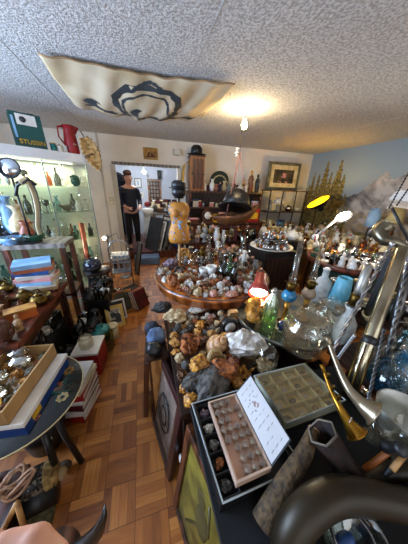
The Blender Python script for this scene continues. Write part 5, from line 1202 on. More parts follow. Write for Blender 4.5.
# ------------------------------------------------------------------ front rock table
TZ2 = .66
t = thing('rock_table', 'long dark table covered with minerals in front of the round table', 'table', (.36, .90, 0))
obj('tabletop', G().box((0, .0, TZ2 - .02), (.54, .72, .04)), 'darkwood', t); obj('cloth', G().box((0, 0, TZ2 - .003), (.5, .68, .01)), 'brown', t)
for sx in (-1, 1):
    for sy in (-1, 1): obj('leg', G().box((sx * .23, sy * .31, TZ2 / 2 - .02), (.05, .05, TZ2 - .04)), 'darkwood', t)
Z2 = TZ2 + .003
def on_t2(kd, name, lab, cat, px, py, top, mats, r, sc_=None, rz=0, tilt=None, z=Z2):
    v = P(px, py, z=z); keep(v, r); o = item(kd, name, lab, cat, v, height(v, top), mats, rz, None, sc_, tilt); return o
on_t2('shellk', 'spiral_shell', 'large cream and tan spiral sea shell in the middle of the rock table', 'shell', 213, 350, 326, mat('shellmat', 'd3a878', 'a06c40', 9, .4), .055, (.55, .55, 1), .4, (.5, 0))
on_t2('ammonite', 'ammonite', 'ribbed tan ammonite in front of the large spiral shell', 'fossil', 215, 368, 350, mat('ammo', 'b99a66', '80633a', 12, .5), .045, (.85, 1, 1), .2)
on_t2('rock:lump:80', 'large_stone', 'large pale grey stone with a crust at the right of the rock table', 'mineral', 243, 358, 330, 'quartz', .075, (.95, .85, 1))
on_t2('rock:slab:81', 'slate_slab', 'big dark layered slate at the front of the rock table', 'mineral', 213, 390, 366, 'slate', .06, (1.1, .9, 1.5), .9)
on_t2('rock:slab:82', 'slate_slab', 'dark slate behind the yellow stickers at the front left of the rock table', 'mineral', 199, 383, 368, 'slate', .045, (1.1, 1, 1.5), .4)
on_t2('rock:nodule:83', 'glossy_stone', 'glossy reddish brown stone beside the pale grey stone', 'mineral', 231, 368, 356, mat('glossred', '7c3418', '3c150a', 6, .15, coat=.5), .033)
on_t2('rock:lump:84', 'orange_block', 'angular orange brown block right of the ribbed ammonite', 'mineral', 224, 378, 361, 'rust', .04)
on_t2('rock:rosette:85', 'gypsum_rosette', 'orange brown bladed rosette left of the large spiral shell', 'mineral', 189, 352, 336, 'rust', .06)
on_t2('rock:lump:86', 'cream_rock', 'cream and yellow rock at the far left corner of the rock table', 'mineral', 176, 322, 309, 'sand', .07, (1.3, 1, 1))
on_t2('rock:lump:87', 'dark_rock', 'black rough rock hanging over the far left corner of the rock table', 'mineral', 164, 312, 301, 'darkrock', .06, (1.2, 1, 1))
on_t2('rock:slab:88', 'blue_white_slab', 'pale bluish slab near the far edge of the rock table', 'mineral', 196, 312, 303, 'chalk', .06)
on_t2('box', 'tan_box', 'small tan card box standing at the far right of the rock table', 'box', 232, 322, 311, ('tan', 'tan'), .04, (.5, .5, 1))
on_t2('clock', 'dial_gauge', 'black gauge with a white dial behind the large pale stone', 'gauge', 228, 334, 318, ('black', 'white'), .045)
on_t2('rock:lump:89', 'honey_rock', 'honey yellow crusted rock right of the large spiral shell', 'mineral', 228, 346, 333, 'honey', .045)
on_t2('rock:lump:90', 'honey_rock', 'honey yellow crusted rock left of the ribbed ammonite', 'mineral', 199, 372, 357, 'honey', .045)
on_t2('rock:crystal:91', 'amber_cluster', 'amber crystal lump below the glossy reddish stone', 'mineral', 242, 376, 364, 'honey', .03)
on_t2('rock:lump:92', 'dark_dome', 'round blackish mound on the front left of the rock table', 'mineral', 197, 392, 382, 'darkrock', .035)
# cloche
v = P(263, 374, z=Z2); keep(v, .05)
item('dome', 'glass_cloche', 'small glass dome over a brown cluster, beside the large pale stone', 'dome', v, height(v, 344), ('clear', 'black'), 0, None, (.75, .75, 1))
item('rock:rosette:93', 'brown_cluster', 'spiky brown cluster under the small glass dome', 'mineral', v + Vector((0, 0, height(v, 344) * .085)), height(v, 344) * .42, 'sand')
for i, (px, py) in enumerate(((207, 352), (203, 369), (200, 391), (201, 399), (214, 400))):
    v = P(px, py, z=Z2 + .035); tag(obj('yellow_sticker', G().lathe([(0, 0), (.007, 0), (.007, .0015), (0, .0015)], 14, Matrix.Rotation(.5, 4, 'X')), 'yellow', loc=v), 'round yellow price sticker on a rock table stone', 'sticker', 'yellow stickers on the stones')
v = P(192, 389, z=Z2 + .03); tag(obj('white_tag', G().box((0, 0, 0), (.035, .022, .002), rz=.5, rx=.3), 'white', loc=v), 'small white paper tag on the dark slate at the rock table corner', 'tag')
rect = lambda x0, x1, y0, y1: (lambda: (R.uniform(x0, x1), R.uniform(y0, y1)))
NOT3 = lambda f, h=0: (lambda: next(q for q in iter(f, None) if (q[0] - .992) ** 2 + (q[1] - 1.045) ** 2 > .40 ** 2))
rocks(40, rect(.12, .32, .57, 1.16), Z2, ['honey', 'rust', 'brownrock', 'sand', 'ochre', 'slate'], ['lump', 'lump', 'crystal', 'rosette', 'nodule'], .028, .042, 'along the aisle side of the rock table', 'minerals along the aisle side of the rock table', seedo=10, shrink=.82)
rocks(30, NOT3(rect(.12, .6, 1.17, 1.24)), Z2, ['quartz', 'sand', 'greyrock', 'chalk', 'darkrock'], ['slab', 'slab', 'nodule'], .025, .03, 'at the far end of the rock table', 'minerals at the far end of the rock table', seedo=50, shrink=.8)
rocks(160, NOT3(rect(.12, .6, .56, 1.16)), Z2, ['quartz', 'sand', 'honey', 'greyrock', 'rust', 'brownrock', 'chalk', 'ochre', 'darkrock', 'pinkrock'], ['lump', 'lump', 'crystal', 'rosette', 'nodule', 'slab'], .022, .04, 'on the rock table', 'minerals on the rock table', seedo=20, shrink=.78)
PL2 = len(PLACED)
rocks(34, rect(.14, .54, .6, 1.3), Z2 + .5, ['sand', 'honey', 'brownrock', 'quartz', 'ochre', 'rust'], ['lump', 'crystal', 'nodule'], .02, .032, 'heaped', 'x', seedo=30) if 0 else None
# black and blue bundles at the left edge of the rock table, on a crate
t = thing('tea_crate', 'plain wooden crate beside the rock table carrying dark bundles', 'crate', (.015, 1.08, 0), .05)
for s in (-1, 1): obj('side', G().box((s * .054, 0, .3), (.012, .3, .6)), 'walnut', t)
for s in (-1, 1): obj('end', G().box((0, s * .144, .3), (.096, .012, .6)), 'pine', t)
obj('lid', G().box((0, 0, .606), (.125, .31, .012)), 'darkwood', t)
for (x, y, m, lb, r_) in ((.0, .97, 'black', 'fluffy black bundle on the crate beside the rock table', .05), (.02, 1.07, mat('bluecloth', '5d7390', '2d3b54', 12, .9), 'crumpled blue grey cloth bundle on the crate', .06), (.0, 1.18, 'navy', 'dark navy bundle at the back of the crate', .05)):
    tag(obj('cloth_bundle', G().ball((x, y, .613 + r_ * .8), r_, 16, 11, (1, 1, .85), fn=lambda q: q * (1 + .3 * noise.noise(q * 3 + Vector((x * 50, 0, 0))))), m), lb, 'bundle')
framed('pine_picture', 'light wooden framed picture leaning on the crate behind the first dark picture', 'picture', .22, .52, .025, Matrix.Translation((-.1, 1.1, 0)) @ Matrix.Rotation(-PI / 2, 4, 'Z') @ Matrix.Rotation(-.1, 4, 'X'), 'walnut', 'darkprint', .03)
# leaning pictures at the left of the rock table
oval = G().tube([(.09 * math.cos(a), -.012, .3 + .12 * math.sin(a)) for a in [2 * PI * i / 28 for i in range(28)]], .004, 5, closed=True).tube([(.05 * math.cos(a), -.012, .28 + .06 * math.sin(a)) for a in [2 * PI * i / 20 for i in range(20)]], .004, 5, closed=True).tube([(-.05, -.012, .42), (0, -.012, .38), (.05, -.012, .42)], .004, 5)
framed('framed_drawing', 'dark wooden framed drawing of an oval figure leaning on the rock table side', 'picture', .4, .6, .03, Matrix.Translation((-.01, .79, .0)) @ Matrix.Rotation(-PI / 2 + .2, 4, 'Z') @ Matrix.Rotation(-.15, 4, 'X'), mat('plumwood', '3a1c1c', '1e0d0e', 5, .35), mat('dimdrawing', '7d6a5c', '54453b', 12, .8), .045, (T('brown'), .02), None, [('oval_drawing', oval, T('black'))])
fig = G().ball((-.03, -.004, .43), .04, 12, 8, (.8, .06, 1)).ball((.0, -.004, .33), .06, 12, 8, (.8, .04, 1.4)).tube([(-.09, -.004, .12), (-.03, -.004, .25), (.05, -.004, .36), (.02, -.004, .5)], .006, 6)
framed('framed_painting', 'green and yellow painting in a brown wooden frame at the bottom middle', 'picture', .42, .62, .03, Matrix.Translation((.085, .305, .0)) @ Matrix.Rotation(-PI / 2 + .2, 4, 'Z') @ Matrix.Rotation(-.13, 4, 'X'), 'walnut', 'greenart', .04, None, None, [('painted_figure', fig, T('olive'))])
tag(obj('porcelain_ball', G().ball(P(181, 459, y=.575), .022, 14, 10, (.5, 1, 1)), 'white'), 'round white porcelain ball held between the two leaning pictures', 'ball')

# ------------------------------------------------------------------ display cases on a black clad table
TZ3 = .70
t = thing('black_table', 'black cloth covered table carrying the specimen cases', 'table', (.53, .265, 0))
obj('tabletop', G().box((0, 0, TZ3 - .015), (.80, .57, .03), ), mat('blackcloth', '0c0b0b', '050505', 5, .95), t)
g = G().box((.06, -.28, TZ3 / 2 - .02), (.67, .008, TZ3 - .05)).box((-.28, 0, TZ3 / 2 - .02), (.008, .55, TZ3 - .05)).box((.39, 0, TZ3 / 2 - .02), (.008, .55, TZ3 - .05))
obj('cloth_drape', g, mat('blackcloth', '0c0b0b', '050505', 5, .95), t)
def caseframe(name, lab, cat, quad, zb, h, mfloor, mwall, mlid=None):
    """quad: four world corners (near-left, near-right, far-right, far-left) -> local frame"""
    a, b, c, d = quad; u = ((b - a) + (c - d)) / 2; v = ((d - a) + (c - b)) / 2; W_ = u.length; D_ = v.length; an = math.atan2(u.y, u.x)
    cc = (a + b + c + d) / 4; t = thing(name, lab, cat, (cc.x, cc.y, zb), an)
    obj('floor_panel', G().box((0, 0, .004), (W_, D_, .008)), mfloor, t)
    for s in (-1, 1): obj('side', G().box((s * (W_ / 2 - .003), 0, h / 2), (.006, D_, h)), mwall, t)
    for s in (-1, 1): obj('end', G().box((0, s * (D_ / 2 - .003), h / 2), (W_ - .012, .006, h)), mwall, t)
    return t, W_, D_, Matrix.Translation((cc.x, cc.y, zb)) @ Matrix.Rotation(an, 4, 'Z')
Q = lambda pts, z: [P(x, y, z=z) for x, y in pts]
# long black case (under), five compartments on its left
quad = Q(((223, 503), (304, 466), (246, 388), (192, 404)), TZ3 + .05)
ct, W_, D_, MC = caseframe('black_specimen_case', 'long black specimen case with clear rim and one row of stones', 'case', quad, TZ3, .05, 'black', 'black')
obj('clear_rim', G().tube([MC.inverted() @ q for q in quad], .004, 6, closed=True), mat('rimplastic', 'aab0ac', '7d8480', 4, .2), ct)
cw = .062; n5 = 5
for i in range(n5 + 1): obj('divider', G().box((-W_ / 2 + cw / 2 + .004, -D_ / 2 + .01 + i * (D_ - .02) / n5, .026), (cw, .002, .034)), 'darkgrey', ct)
obj('divider', G().box((-W_ / 2 + cw + .006, 0, .026), (.002, D_ - .01, .034)), 'darkgrey', ct)
for i in range(n5):
    v = MC @ Vector((-W_ / 2 + cw / 2 + .004, -D_ / 2 + .01 + (i + .5) * (D_ - .02) / n5, .009)); co = ('slate', 'rust', 'greyrock', 'chalk', 'mauve')[i]
    item('rock:lump:%d' % (60 + i), 'mineral', '%s stone in the %s compartment of the black specimen case' % (col_lab[co], ('nearest', 'second', 'middle', 'fourth', 'farthest')[i]), 'mineral', v, .032, co)
# pink lined tray with small boxes and its white lid
quad = Q(((243, 484), (292, 462), (246, 385), (208, 400)), TZ3 + .075)
quad = Q(((237, 482), (270, 469), (237, 392), (208, 402)), TZ3 + .085)
zt = TZ3 + .055
tr, W3, D3, MT_ = caseframe('pink_lined_tray', 'flat tray lined in pale pink with rows of tiny clear boxes', 'tray', quad, zt, .028, mat('pinklining', 'd8ab90', 'c2937a', 5, .8), mat('trayedge', 'c9ab94', 'a88a74', 5, .6))
for i in range(4):
    for j in range(8):
        if (i == 0 and j < 3) or (i == 3 and j == 7) or (i == 2 and j == 5): continue
        v = MT_ @ Vector((-W3 / 2 + .02 + i * (W3 - .04) / 3.0 + .003 * (j % 2), -D3 / 2 + .02 + j * (D3 - .04) / 7, .0085))
        s_ = .0105; b = thing('specimen_box', 'tiny clear box with a grey crumb in the pink lined tray', 'box', v, R.uniform(-.3, .3) - .5, 'tiny boxes in the pink lined tray')
        obj('clear_shell', G().box((0, 0, s_), (s_ * 2, s_ * 2, s_ * 1.8)), glass('boxplastic', 'fbf4ee', .1, .3), b); obj('crumb', G().ball((0, 0, s_ * .8), s_ * .6, 7, 5, smooth=False), 'chalk' if (i + j) % 3 else 'greyrock', b)
# lid, open, leaning to the right of the tray
la, lb_, lc, ld = P(267, 466, z=zt + .02), P(290, 440, z=zt + .10), P(252, 373, z=zt + .13), P(235, 396, z=zt + .02)
la = MT_ @ Vector((W3 / 2, -D3 / 2, .03)); ld = MT_ @ Vector((W3 / 2, D3 / 2, .03))
lb_ = P(291, 440, z=zt + .085); lc = ld + (lb_ - la)
ln = (lb_ - la).cross(ld - la).normalized()
t = thing('tray_lid', 'open white paper lined lid hinged beside the pink lined tray', 'lid')
g = G(); g.add([la, lb_, lc, ld] + [q - ln * .007 for q in (la, lb_, lc, ld)], [(0, 1, 2, 3), (7, 6, 5, 4), (0, 4, 5, 1), (1, 5, 6, 2), (2, 6, 7, 3), (3, 7, 4, 0)]); obj('board', g, 'black', t)
li = lambda a, b: la + (lb_ - la) * a + (ld - la) * b + ln * .0006
g = G(); g.add([li(.03, .02), li(.97, .02), li(.97, .98), li(.03, .98)], [(0, 1, 2, 3)]); obj('paper_lining', solidify(obj('paper_lining', g, mat('lidpaper', 'c9c6c4', 'b4afad', 3, .9), t), .0005).data, 'lidpaper', t) if 0 else solidify(obj('paper_lining', g, mat('lidpaper', 'cfcdcc', 'bab6b4', 3, .9), t), .0005)
g = G()
for i in range(14): q = li(R.uniform(.35, .7), R.uniform(.55, .75)) + ln * .001; g.ball(q, R.uniform(.0025, .006), 6, 4, (1, 1, .15))
obj('stain', g, mat('foxing', 'b39a8e', 'a08478', 8, .9), t)
g = G()
for j in range(9):
    for i in range(3):
        if R.random() < .75:
            a0 = .2 + i * .24; b0 = .08 + j * .1; L0 = R.uniform(.08, .16); q0 = li(a0, b0); q1 = li(a0 + L0, b0 + .01); g.tube([q0 + ln * .0006, q1 + ln * .0006], .0006, 4)
obj('handwriting', g, 'grey', t)
# sixteen compartment case on the right
quad = Q(((286, 424), (338, 401), (300, 366), (257, 379)), TZ3 + .06)
quad = Q(((287, 424), (345, 401), (302, 365), (254, 377)), TZ3 + .06)
cc_, W4, D4, MR = caseframe('compartment_case', 'clear lidded case of sixteen sandy compartments', 'case', quad, TZ3 + .02, .045, mat('casebase', 'f6e4a8', 'd8bc78', 5, .7), mat('caseplastic', 'b4b49c', '8e8e78', 5, .3))
obj('clear_rim', G().tube([MR.inverted() @ (q + Vector((0, 0, .006))) for q in quad], .004, 6, closed=True), 'rimplastic', cc_)
for i in range(1, 4):
    obj('divider', G().box((-W4 / 2 + i * W4 / 4, 0, .024), (.003, D4 - .014, .032)), mat('divider', 'c9bd92', 'a89a6c', 5, .4), cc_); obj('divider', G().box((0, -D4 / 2 + i * D4 / 4, .024), (W4 - .014, .003, .032)), 'divider', cc_)
lidg = obj('clear_lid', G().box((0, 0, .0475), (W4 - .002, D4 - .002, .003)), glass('lidplastic', 'fbf8ee', .12, .03), cc_)
for i in range(4):
    for j in range(4):
        dk = (i + j * 2) % 3 == 0; v = MR @ Vector((-W4 / 2 + (i + .5) * W4 / 4, -D4 / 2 + (j + .5) * D4 / 4, .009))
        co = 'greyrock' if dk else 'chalk' if (i + j) % 2 else 'sand'
        item('rock:slab:%d' % (94 + (i + j) % 4), 'mineral', '%s chip in the sixteen compartment case' % ('grey' if dk else 'pale' if (i + j) % 2 else 'sandy'), 'mineral', v, .02, co, 0, 'chips in the sixteen compartment case', (1.1, 1.1, 1))
t = thing('under_case', 'black box under the sixteen compartment case', 'case', (MR.translation.x + .03, MR.translation.y - .0, TZ3), math.atan2(MR[1][0], MR[0][0])); obj('body', G().box((0, 0, .008), (W4 * .96, D4 * .96, .015)), 'black', t); obj('catch', G().box((0, -D4 / 2 - .0, .009), (.03, .01, .012)), 'silver', t)

# ------------------------------------------------------------------ round silver tray stand with jars and oil lamps
T3 = Vector((.992, 1.045, 0)); R3 = .38; TZ4 = .70
t = thing('mirror_tray_table', 'round silver rimmed glass topped stand with apothecary jars', 'table', T3)
obj('tabletop', G().lathe([(0, TZ4 - .03), (R3 - .02, TZ4 - .03), (R3, TZ4 - .02), (R3, TZ4 + .008), (R3 - .012, TZ4 + .008), (R3 - .018, TZ4), (0, TZ4)], 56), mat('traytop', '9a9a90', '6c6a60', 3, .18, .7), t)
obj('pedestal', G().lathe([(.27, 0), (.27, .03), (.26, TZ4 - .1), (.27, TZ4 - .03), (0, TZ4 - .03)], 32), 'darkwood', t)
def on_t3(kd, name, lab, cat, px, py, top, mats, sc_=None, rz=0):
    v = P(px, py, z=TZ4); o = item(kd, name, lab, cat, v + Vector((0, 0, .001)), height(v, top), mats, rz, None, sc_); return v, height(v, top)
on_t3('apothecary', 'apothecary_jar', 'big squat glass apothecary jar with lid at the front of the round stand', 'jar', 300, 346, 307, ('clear', 'clear'), (1.05, 1.05, 1))
on_t3('apothecary', 'apothecary_jar', 'second glass apothecary jar behind the big squat one', 'jar', 323, 331, 296, ('clear', 'clear'), (.8, .8, 1))
on_t3('vase', 'white_oil_lamp_base', 'white porcelain oil lamp base at the right of the round stand', 'lamp', 339, 342, 306, 'milkglass', (.75, .75, 1))
on_t3('shade', 'blue_cone', 'pale turquoise cone standing behind the apothecary jars', 'cone', 336, 306, 278, mat('turq', '7cc8dc', '62b2c8', 4, .35), (.65, .65, 1))
on_t3('bottle', 'white_flask', 'white doll like porcelain bottle behind the second oil lamp', 'bottle', 318, 300, 268, ('milkglass', 'white'), (1.3, 1.3, 1))
v = P(281, 330, z=TZ4); t = thing('cobalt_ball', 'cobalt blue glass ball in a small silver ring at the front of the stand', 'ball', v)
obj('ball', G().ball((0, 0, .04), .034, 20, 14), mat('cobaltglass', '14286e', '0a1440', 3, .08, coat=1), t); obj('ring', G().lathe([(.02, .0), (.034, .0), (.034, .012), (.03, .012)], 18), 'silver', t)
v = P(267, 329, z=TZ4); t = thing('green_glass_cloche', 'tall pale green iridescent glass bottle lit by the red lamp', 'bottle', v + Vector((0, 0, .001))); h = height(v, 291)
obj('body', G().lathe([(0, 0), (.045, 0), (.05, .01), (.05, h * .55), (.04, h * .75), (.015, h * .93), (.012, h), (.008, h), (.012, h * .9), (.036, h * .74), (.046, h * .5), (.046, .012), (0, .01)], 24), glass('irid', 'd3ebc6', .18, .35), t)
obj('neck_collar', G().lathe([(.013, h * .96), (.018, h), (.013, h * 1.06), (0, h * 1.06)], 14), 'silver', t)
v = P(253, 322, z=TZ4); item('rock:rosette:97', 'golden_cluster', 'knobbly golden cluster at the left edge of the round stand', 'mineral', v, height(v, 297), 'honey', 0, None, (.7, .7, 1))
def oil_lamp(lab, px, py, top, z, mfont, s=1, mch='clear', yb=None):
    v = P(px, py, z=z); H = height(v, top); t = thing('oil_lamp', lab, 'lamp', v + Vector((0, 0, .001)))
    h1 = H * .28; h2 = H * .42; h3 = H * .52
    obj('foot', G().lathe([(0, 0), (.045 * s, 0), (.045 * s, .008), (.018 * s, .02), (.014 * s, h1 * .6), (.02 * s, h1), (0, h1)], 18), 'brass', t)
    obj('font', G().lathe([(.018 * s, h1), (.045 * s, h1 + (h2 - h1) * .3), (.05 * s, h1 + (h2 - h1) * .55), (.035 * s, h2 - .004), (.015 * s, h2), (0, h2)], 22), mfont, t)
    b = obj('burner', G().lathe([(.016 * s, h2), (.03 * s, h2 + .01), (.032 * s, h3 - .01), (.024 * s, h3), (0, h3)], 18), 'oldbrass', t)
    obj('wick_knob', G().lathe([(.0, .03 * s), (.003, .03 * s), (.003, .05 * s), (.01, .05 * s), (.01, .055 * s), (0, .055 * s)], 10, Matrix.Translation((0, 0, (h2 + h3) / 2)) @ Matrix.Rotation(PI / 2, 4, 'Y')), 'brass', b)
    solidify(obj('chimney', G().open_lathe([(.021 * s, h3), (.028 * s, h3 + .03), (.019 * s, h3 + .07), (.017 * s, H)], 18), mch, t), .0015)
    g = G()
    return t
oil_lamp('oil lamp with a bright blue glass font and tall clear chimney on the round stand', 283, 322, 239, TZ4, mat('bluefont', '3f9cc4', '1d6c98', 3, .15, coat=.6))
oil_lamp('oil lamp with a pale floral font and tall clear chimney beside the blue one', 302, 318, 241, TZ4, mat('floralfont', 'c9b49a', '8c6a54', 9, .35))
# brass burner and frosted chimney on the white base
v = P(339, 342, z=TZ4); zb = height(v, 306); zc = height(v, 296); t = thing('lamp_burner', 'old brass burner with a frosted tall glass chimney on the white porcelain base', 'lamp', (v.x, v.y, TZ4 + zb + .002))
obj('burner', G().lathe([(.016, 0), (.03, .01), (.03, zc - zb), (.02, zc - zb + .012), (0, zc - zb + .012)], 16), 'oldbrass', t)
hh = height(v, 266) - zb; solidify(obj('chimney', G().open_lathe([(.02, zc - zb + .01), (.024, zc - zb + .04), (.02, hh)], 18), glass('frosted', 'e4e8e6', .4, .45), t), .0015)
t = thing('dark_floor_crate', 'dark crate on the floor under the round glass topped stand', 'crate', (.88, .66, 0)); obj('body', G().box((0, 0, .22), (.5, .2, .44)), 'darkwood', t); obj('lid', G().box((0, 0, .45), (.52, .22, .02)), 'black', t)
for i in range(6): item('rock:lump:%d' % (20 + i), 'mineral', '%s rough rock on the dark crate below the glass topped stand' % col_lab[('brownrock', 'darkrock', 'sand')[i % 3]], 'mineral', (.69 + i * .075, .66, .461), .05, ('brownrock', 'darkrock', 'sand')[i % 3], None, 'rocks on the dark crate')
# red spot lamp shining on the stand
def spot_lamp():
    c = P(259, 290, z=TZ4 + .21); d = (P(262, 305, z=TZ4 + .10) - c); d = Vector((-.5, -.72, -.5)).normalized()
    t = thing('red_spot_lamp', 'red metal desk lamp with its lit face turned down beside the stand', 'lamp')
    M = rigid(c, c + d) @ Matrix.Scale(1.25, 4)
    solidify(obj('lamp_head', G().open_lathe([(.012, -.115), (.032, -.11), (.034, -.06), (.05, -.02), (.06, .03)], 26, M), mat('lampred', 'b84434', '8c2c20', 4, .35), t), .003)
    obj('bulb', G().ball((0, 0, .012), .046, 18, 10, (1, 1, .35), M), emit('spot_glow', 'fff3dc', 22), t)
    j = M @ Vector((0, 0, -.11)); f = Vector((T3.x - .1, T3.y + .22, TZ4 + .012))
    obj('arm', G().tube([j, j + Vector((.02, .08, -.02)), f + Vector((0, 0, .06)), f], .006, 8), 'silver', t); obj('base', G().lathe([(0, 0), (.05, 0), (.05, .012), (0, .016)], 20, Matrix.Translation(f - Vector((0, 0, .01)))), 'iron', t)
    p = M @ Vector((0, 0, .06)); l = bpy.data.lights.new('red_lamp_light', 'SPOT'); l.energy = 20; l.color = (1, .9, .72); l.spot_size = 2.4; l.spot_blend = .8; l.shadow_soft_size = .04
    o = bpy.data.objects.new('red_lamp_light', l); COL.objects.link(o); o.matrix_world = M @ Matrix.Translation((0, 0, .06)) @ Matrix.Rotation(PI, 4, 'X')
spot_lamp()


# ------------------------------------------------------------------ tray of silver and jewellery on a dark cabinet
JZ = .88; jc = P(271, 246, z=JZ); JC = Vector((jc.x, jc.y, 0)); JR = .28
t = thing('dark_cabinet', 'dark cabinet carrying the big white tray of jewellery', 'cabinet', JC)
obj('body', G().box((0, 0, .42), (.44, .44, .84)), 'iron', t); obj('top', G().box((0, 0, .85), (.47, .47, .02)), 'black', t); d_ = obj('door', G().box((0, -.225, .42), (.38, .012, .72)), 'darkwood', t); obj('knob', G().ball((.15, -.24, .45), .014, 8, 6), 'brass', d_)
t = thing('jewellery_tray', 'wide round white tray heaped with glittering jewellery', 'tray', (JC.x, JC.y, .861))
obj('tray', G().lathe([(0, 0), (JR - .05, 0), (JR, .022), (JR, .03), (JR - .05, .012), (0, .012)], 40), 'white', t)
obj('upper_tier', G().lathe([(0, .0), (.025, 0), (.02, .1), (.16, .11), (.17, .125), (.16, .12), (0, .12)], 30, Matrix.Translation((0, 0, .012))), 'silver', t)
jw = [('trinket', 'silver', 'silver trinket', 'jewellery', .045), ('cup', 'silver', 'silver cup', 'cup', .045), ('trinket', 'copper', 'copper coloured trinket', 'jewellery', .05), ('bowl', 'silver', 'small silver bowl', 'bowl', .025), ('goblet', 'silver', 'little silver goblet', 'goblet', .075), ('trinket', 'brass', 'brass trinket', 'jewellery', .045), ('bell', ('silver', 'silver'), 'silver bell', 'bell', .06), ('trinket', 'white', 'pearly trinket', 'jewellery', .04), ('jug', 'silver', 'silver cream jug', 'jug', .06)]
c = 0; pl = []
for k in range(2500):
    a = R.uniform(0, 2 * PI); q = math.sqrt(R.uniform(.03, 1)) * (JR - .055); x, y = q * math.cos(a), q * math.sin(a)
    if c >= 58 or any((x - u) ** 2 + (y - w) ** 2 < .034 ** 2 for u, w in pl): continue
    pl.append((x, y)); kd, ms, lb, ct, h = jw[c * 4 % 9]; c += 1
    item(kd, ct, lb + ' on the big white jewellery tray', ct, (JC.x + x, JC.y + y, .875), h * (1.3 if q > .165 else .95), ms, None, 'jewellery on the white tray')
for k in range(22):
    a = k * 2.4; q = .14 * math.sqrt((k + .5) / 22); kd, ms, lb, ct, h = jw[(k * 5 + 2) % 9]
    item(kd, ct, lb + ' on the upper tier of the jewellery tray', ct, (JC.x + q * math.cos(a), JC.y + q * math.sin(a), .861 + .0135 + .12), h * 1.25, ms, None, 'jewellery on the upper tier')
item('jug', 'white_coral', 'white porcelain branch ornament behind the jewellery tray', 'ornament', (JC.x - .08, JC.y + .4, .92), .3, 'white', 0) if 0 else None

# low shelves between the round table and the dark cabinet
t = thing('side_table', 'low dark side table with boxes and stones right of the round table', 'table', (1.2, 2.5, 0)); obj('tabletop', G().box((0, 0, .70), (.4, .62, .03)), 'walnut', t)
for sx in (-1, 1):
    for sy in (-1, 1): obj('leg', G().box((sx * .18, sy * .28, .34), (.04, .04, .68)), 'walnut', t)
sdi = [('box', ('white', 'grey'), 'white and grey flat box', 'box', .05), ('box', ('darkgrey', 'silver'), 'grey flat box', 'box', .05), ('rock:nodule:2', 'pinkrock', 'pink round stone', 'mineral', .06), ('bowl', 'copper_paint', 'terracotta bowl', 'bowl', .05), ('figurine', ('white', 'gold'), 'white and gilt figurine', 'figurine', .16), ('tin', ('tan', 'brown'), 'tan tin', 'tin', .08), ('jar', ('clear', 'silver'), 'clear jar', 'jar', .12), ('rock:lump:4', 'rust', 'rusty stone', 'mineral', .06)]
for i in range(3):
    for j in range(5): kd, ms, lb, ct, h = sdi[(i * 3 + j * 5) % 8]; item(kd, ct, lb + ' on the low side table', ct, (1.07 + i * .13, 2.25 + j * .125, .716), h, ms, R.uniform(-.4, .4), 'things on the low side table', (.8, .8, 1) if kd == 'box' else None)

# ------------------------------------------------------------------ crowded tables along the mural
LATER = 1
def wtable(name, lab, x0, x1, y0, y1, z, m='walnut'):
    t = thing(name, lab, 'table', ((x0 + x1) / 2, (y0 + y1) / 2, 0)); w, d = x1 - x0, y1 - y0
    obj('tabletop', G().box((0, 0, z - .015), (w, d, .03)), m, t)
    for sx in (-1, 1):
        for sy in (-1, 1): obj('leg', G().box((sx * (w / 2 - .04), sy * (d / 2 - .04), z / 2 - .015), (.045, .045, z - .03)), m, t)
    return t
wtable('long_table', 'long table of white porcelain running below the mural', 2.42, 3.95, 2.3, 3.75, .74)
WP = [('teapot', 'white', 'white teapot', 'teapot', .15), ('cup', 'white', 'white cup', 'cup', .08), ('vase', 'white', 'white vase', 'vase', .2), ('figurine', ('white', 'skin'), 'white robed figurine', 'figurine', .2), ('jug', 'cream', 'cream jug', 'jug', .16), ('figurine', ('cream', 'hair'), 'cream coloured figurine', 'figurine', .22), ('candlestick', ('brass', 'white'), 'brass candlestick', 'candlestick', .22), ('bottle', ('clear', 'tan'), 'clear corked bottle', 'bottle', .22), ('tin', ('orange', 'yellow'), 'orange tin', 'tin', .1), ('bowl', 'white', 'white bowl', 'bowl', .06), ('jar', ('amberglass', 'gold'), 'amber jar', 'jar', .14), ('goblet', 'clear', 'clear goblet', 'glass', .16), ('trinket', 'copper', 'copper ornament', 'ornament', .09), ('vase', 'tan', 'tan pottery vase', 'vase', .18)]
def fill_rect(x0, x1, y0, y1, z, n, cat, r_, where, grp, mx=1, seed=3, ex=None):
    c = 0
    for k in range(6000):
        if c >= n: break
        x, y = R.uniform(x0, x1), R.uniform(y0, y1)
        if ex and ex(x, y): continue
        kd, ms, lb, ct, h = cat[(c * seed + c // len(cat)) % len(cat)]
        if not free(x, y, r_, z): continue
        c += 1; item(kd, ct, lb + ' ' + where, ct, (x, y, z + .001), h * R.uniform(.8, 1.1) * mx, ms, None, grp)
fill_rect(2.5, 3.85, 2.4, 3.68, .74, 150, WP, .05, 'on the long table below the mural', 'porcelain and brass on the long table', 1.0, 5)
wtable('middle_table', 'dark table of bottles and boxes standing between round table and dresser', .62, 1.95, 3.05, 3.55, .74, 'darkwood')
BK = [('bottle', ('clear', 'tan'), 'clear corked bottle', 'bottle', .28), ('box', ('walnut', 'tan'), 'wooden casket', 'box', .1), ('tallbox', ('darkred', 'yellow'), 'dark red carton', 'box', .2), ('figurine', ('tan', 'skin'), 'tan robed figurine', 'figurine', .25), ('candlestick', ('brass', 'cream'), 'brass candlestick', 'candlestick', .3), ('clock', ('walnut', 'cream'), 'wooden clock', 'clock', .2), ('vase', 'white', 'white vase', 'vase', .22), ('jar', ('amberglass', 'brass'), 'amber jar', 'jar', .2), ('bottle', ('dkgreen', 'black'), 'dark green bottle', 'bottle', .28), ('bust', 'grey', 'grey bust', 'bust', .24), ('tin', ('orange', 'brown'), 'orange tin', 'tin', .13), ('camera_box', ('black', 'grey'), 'black camera', 'camera', .12)]
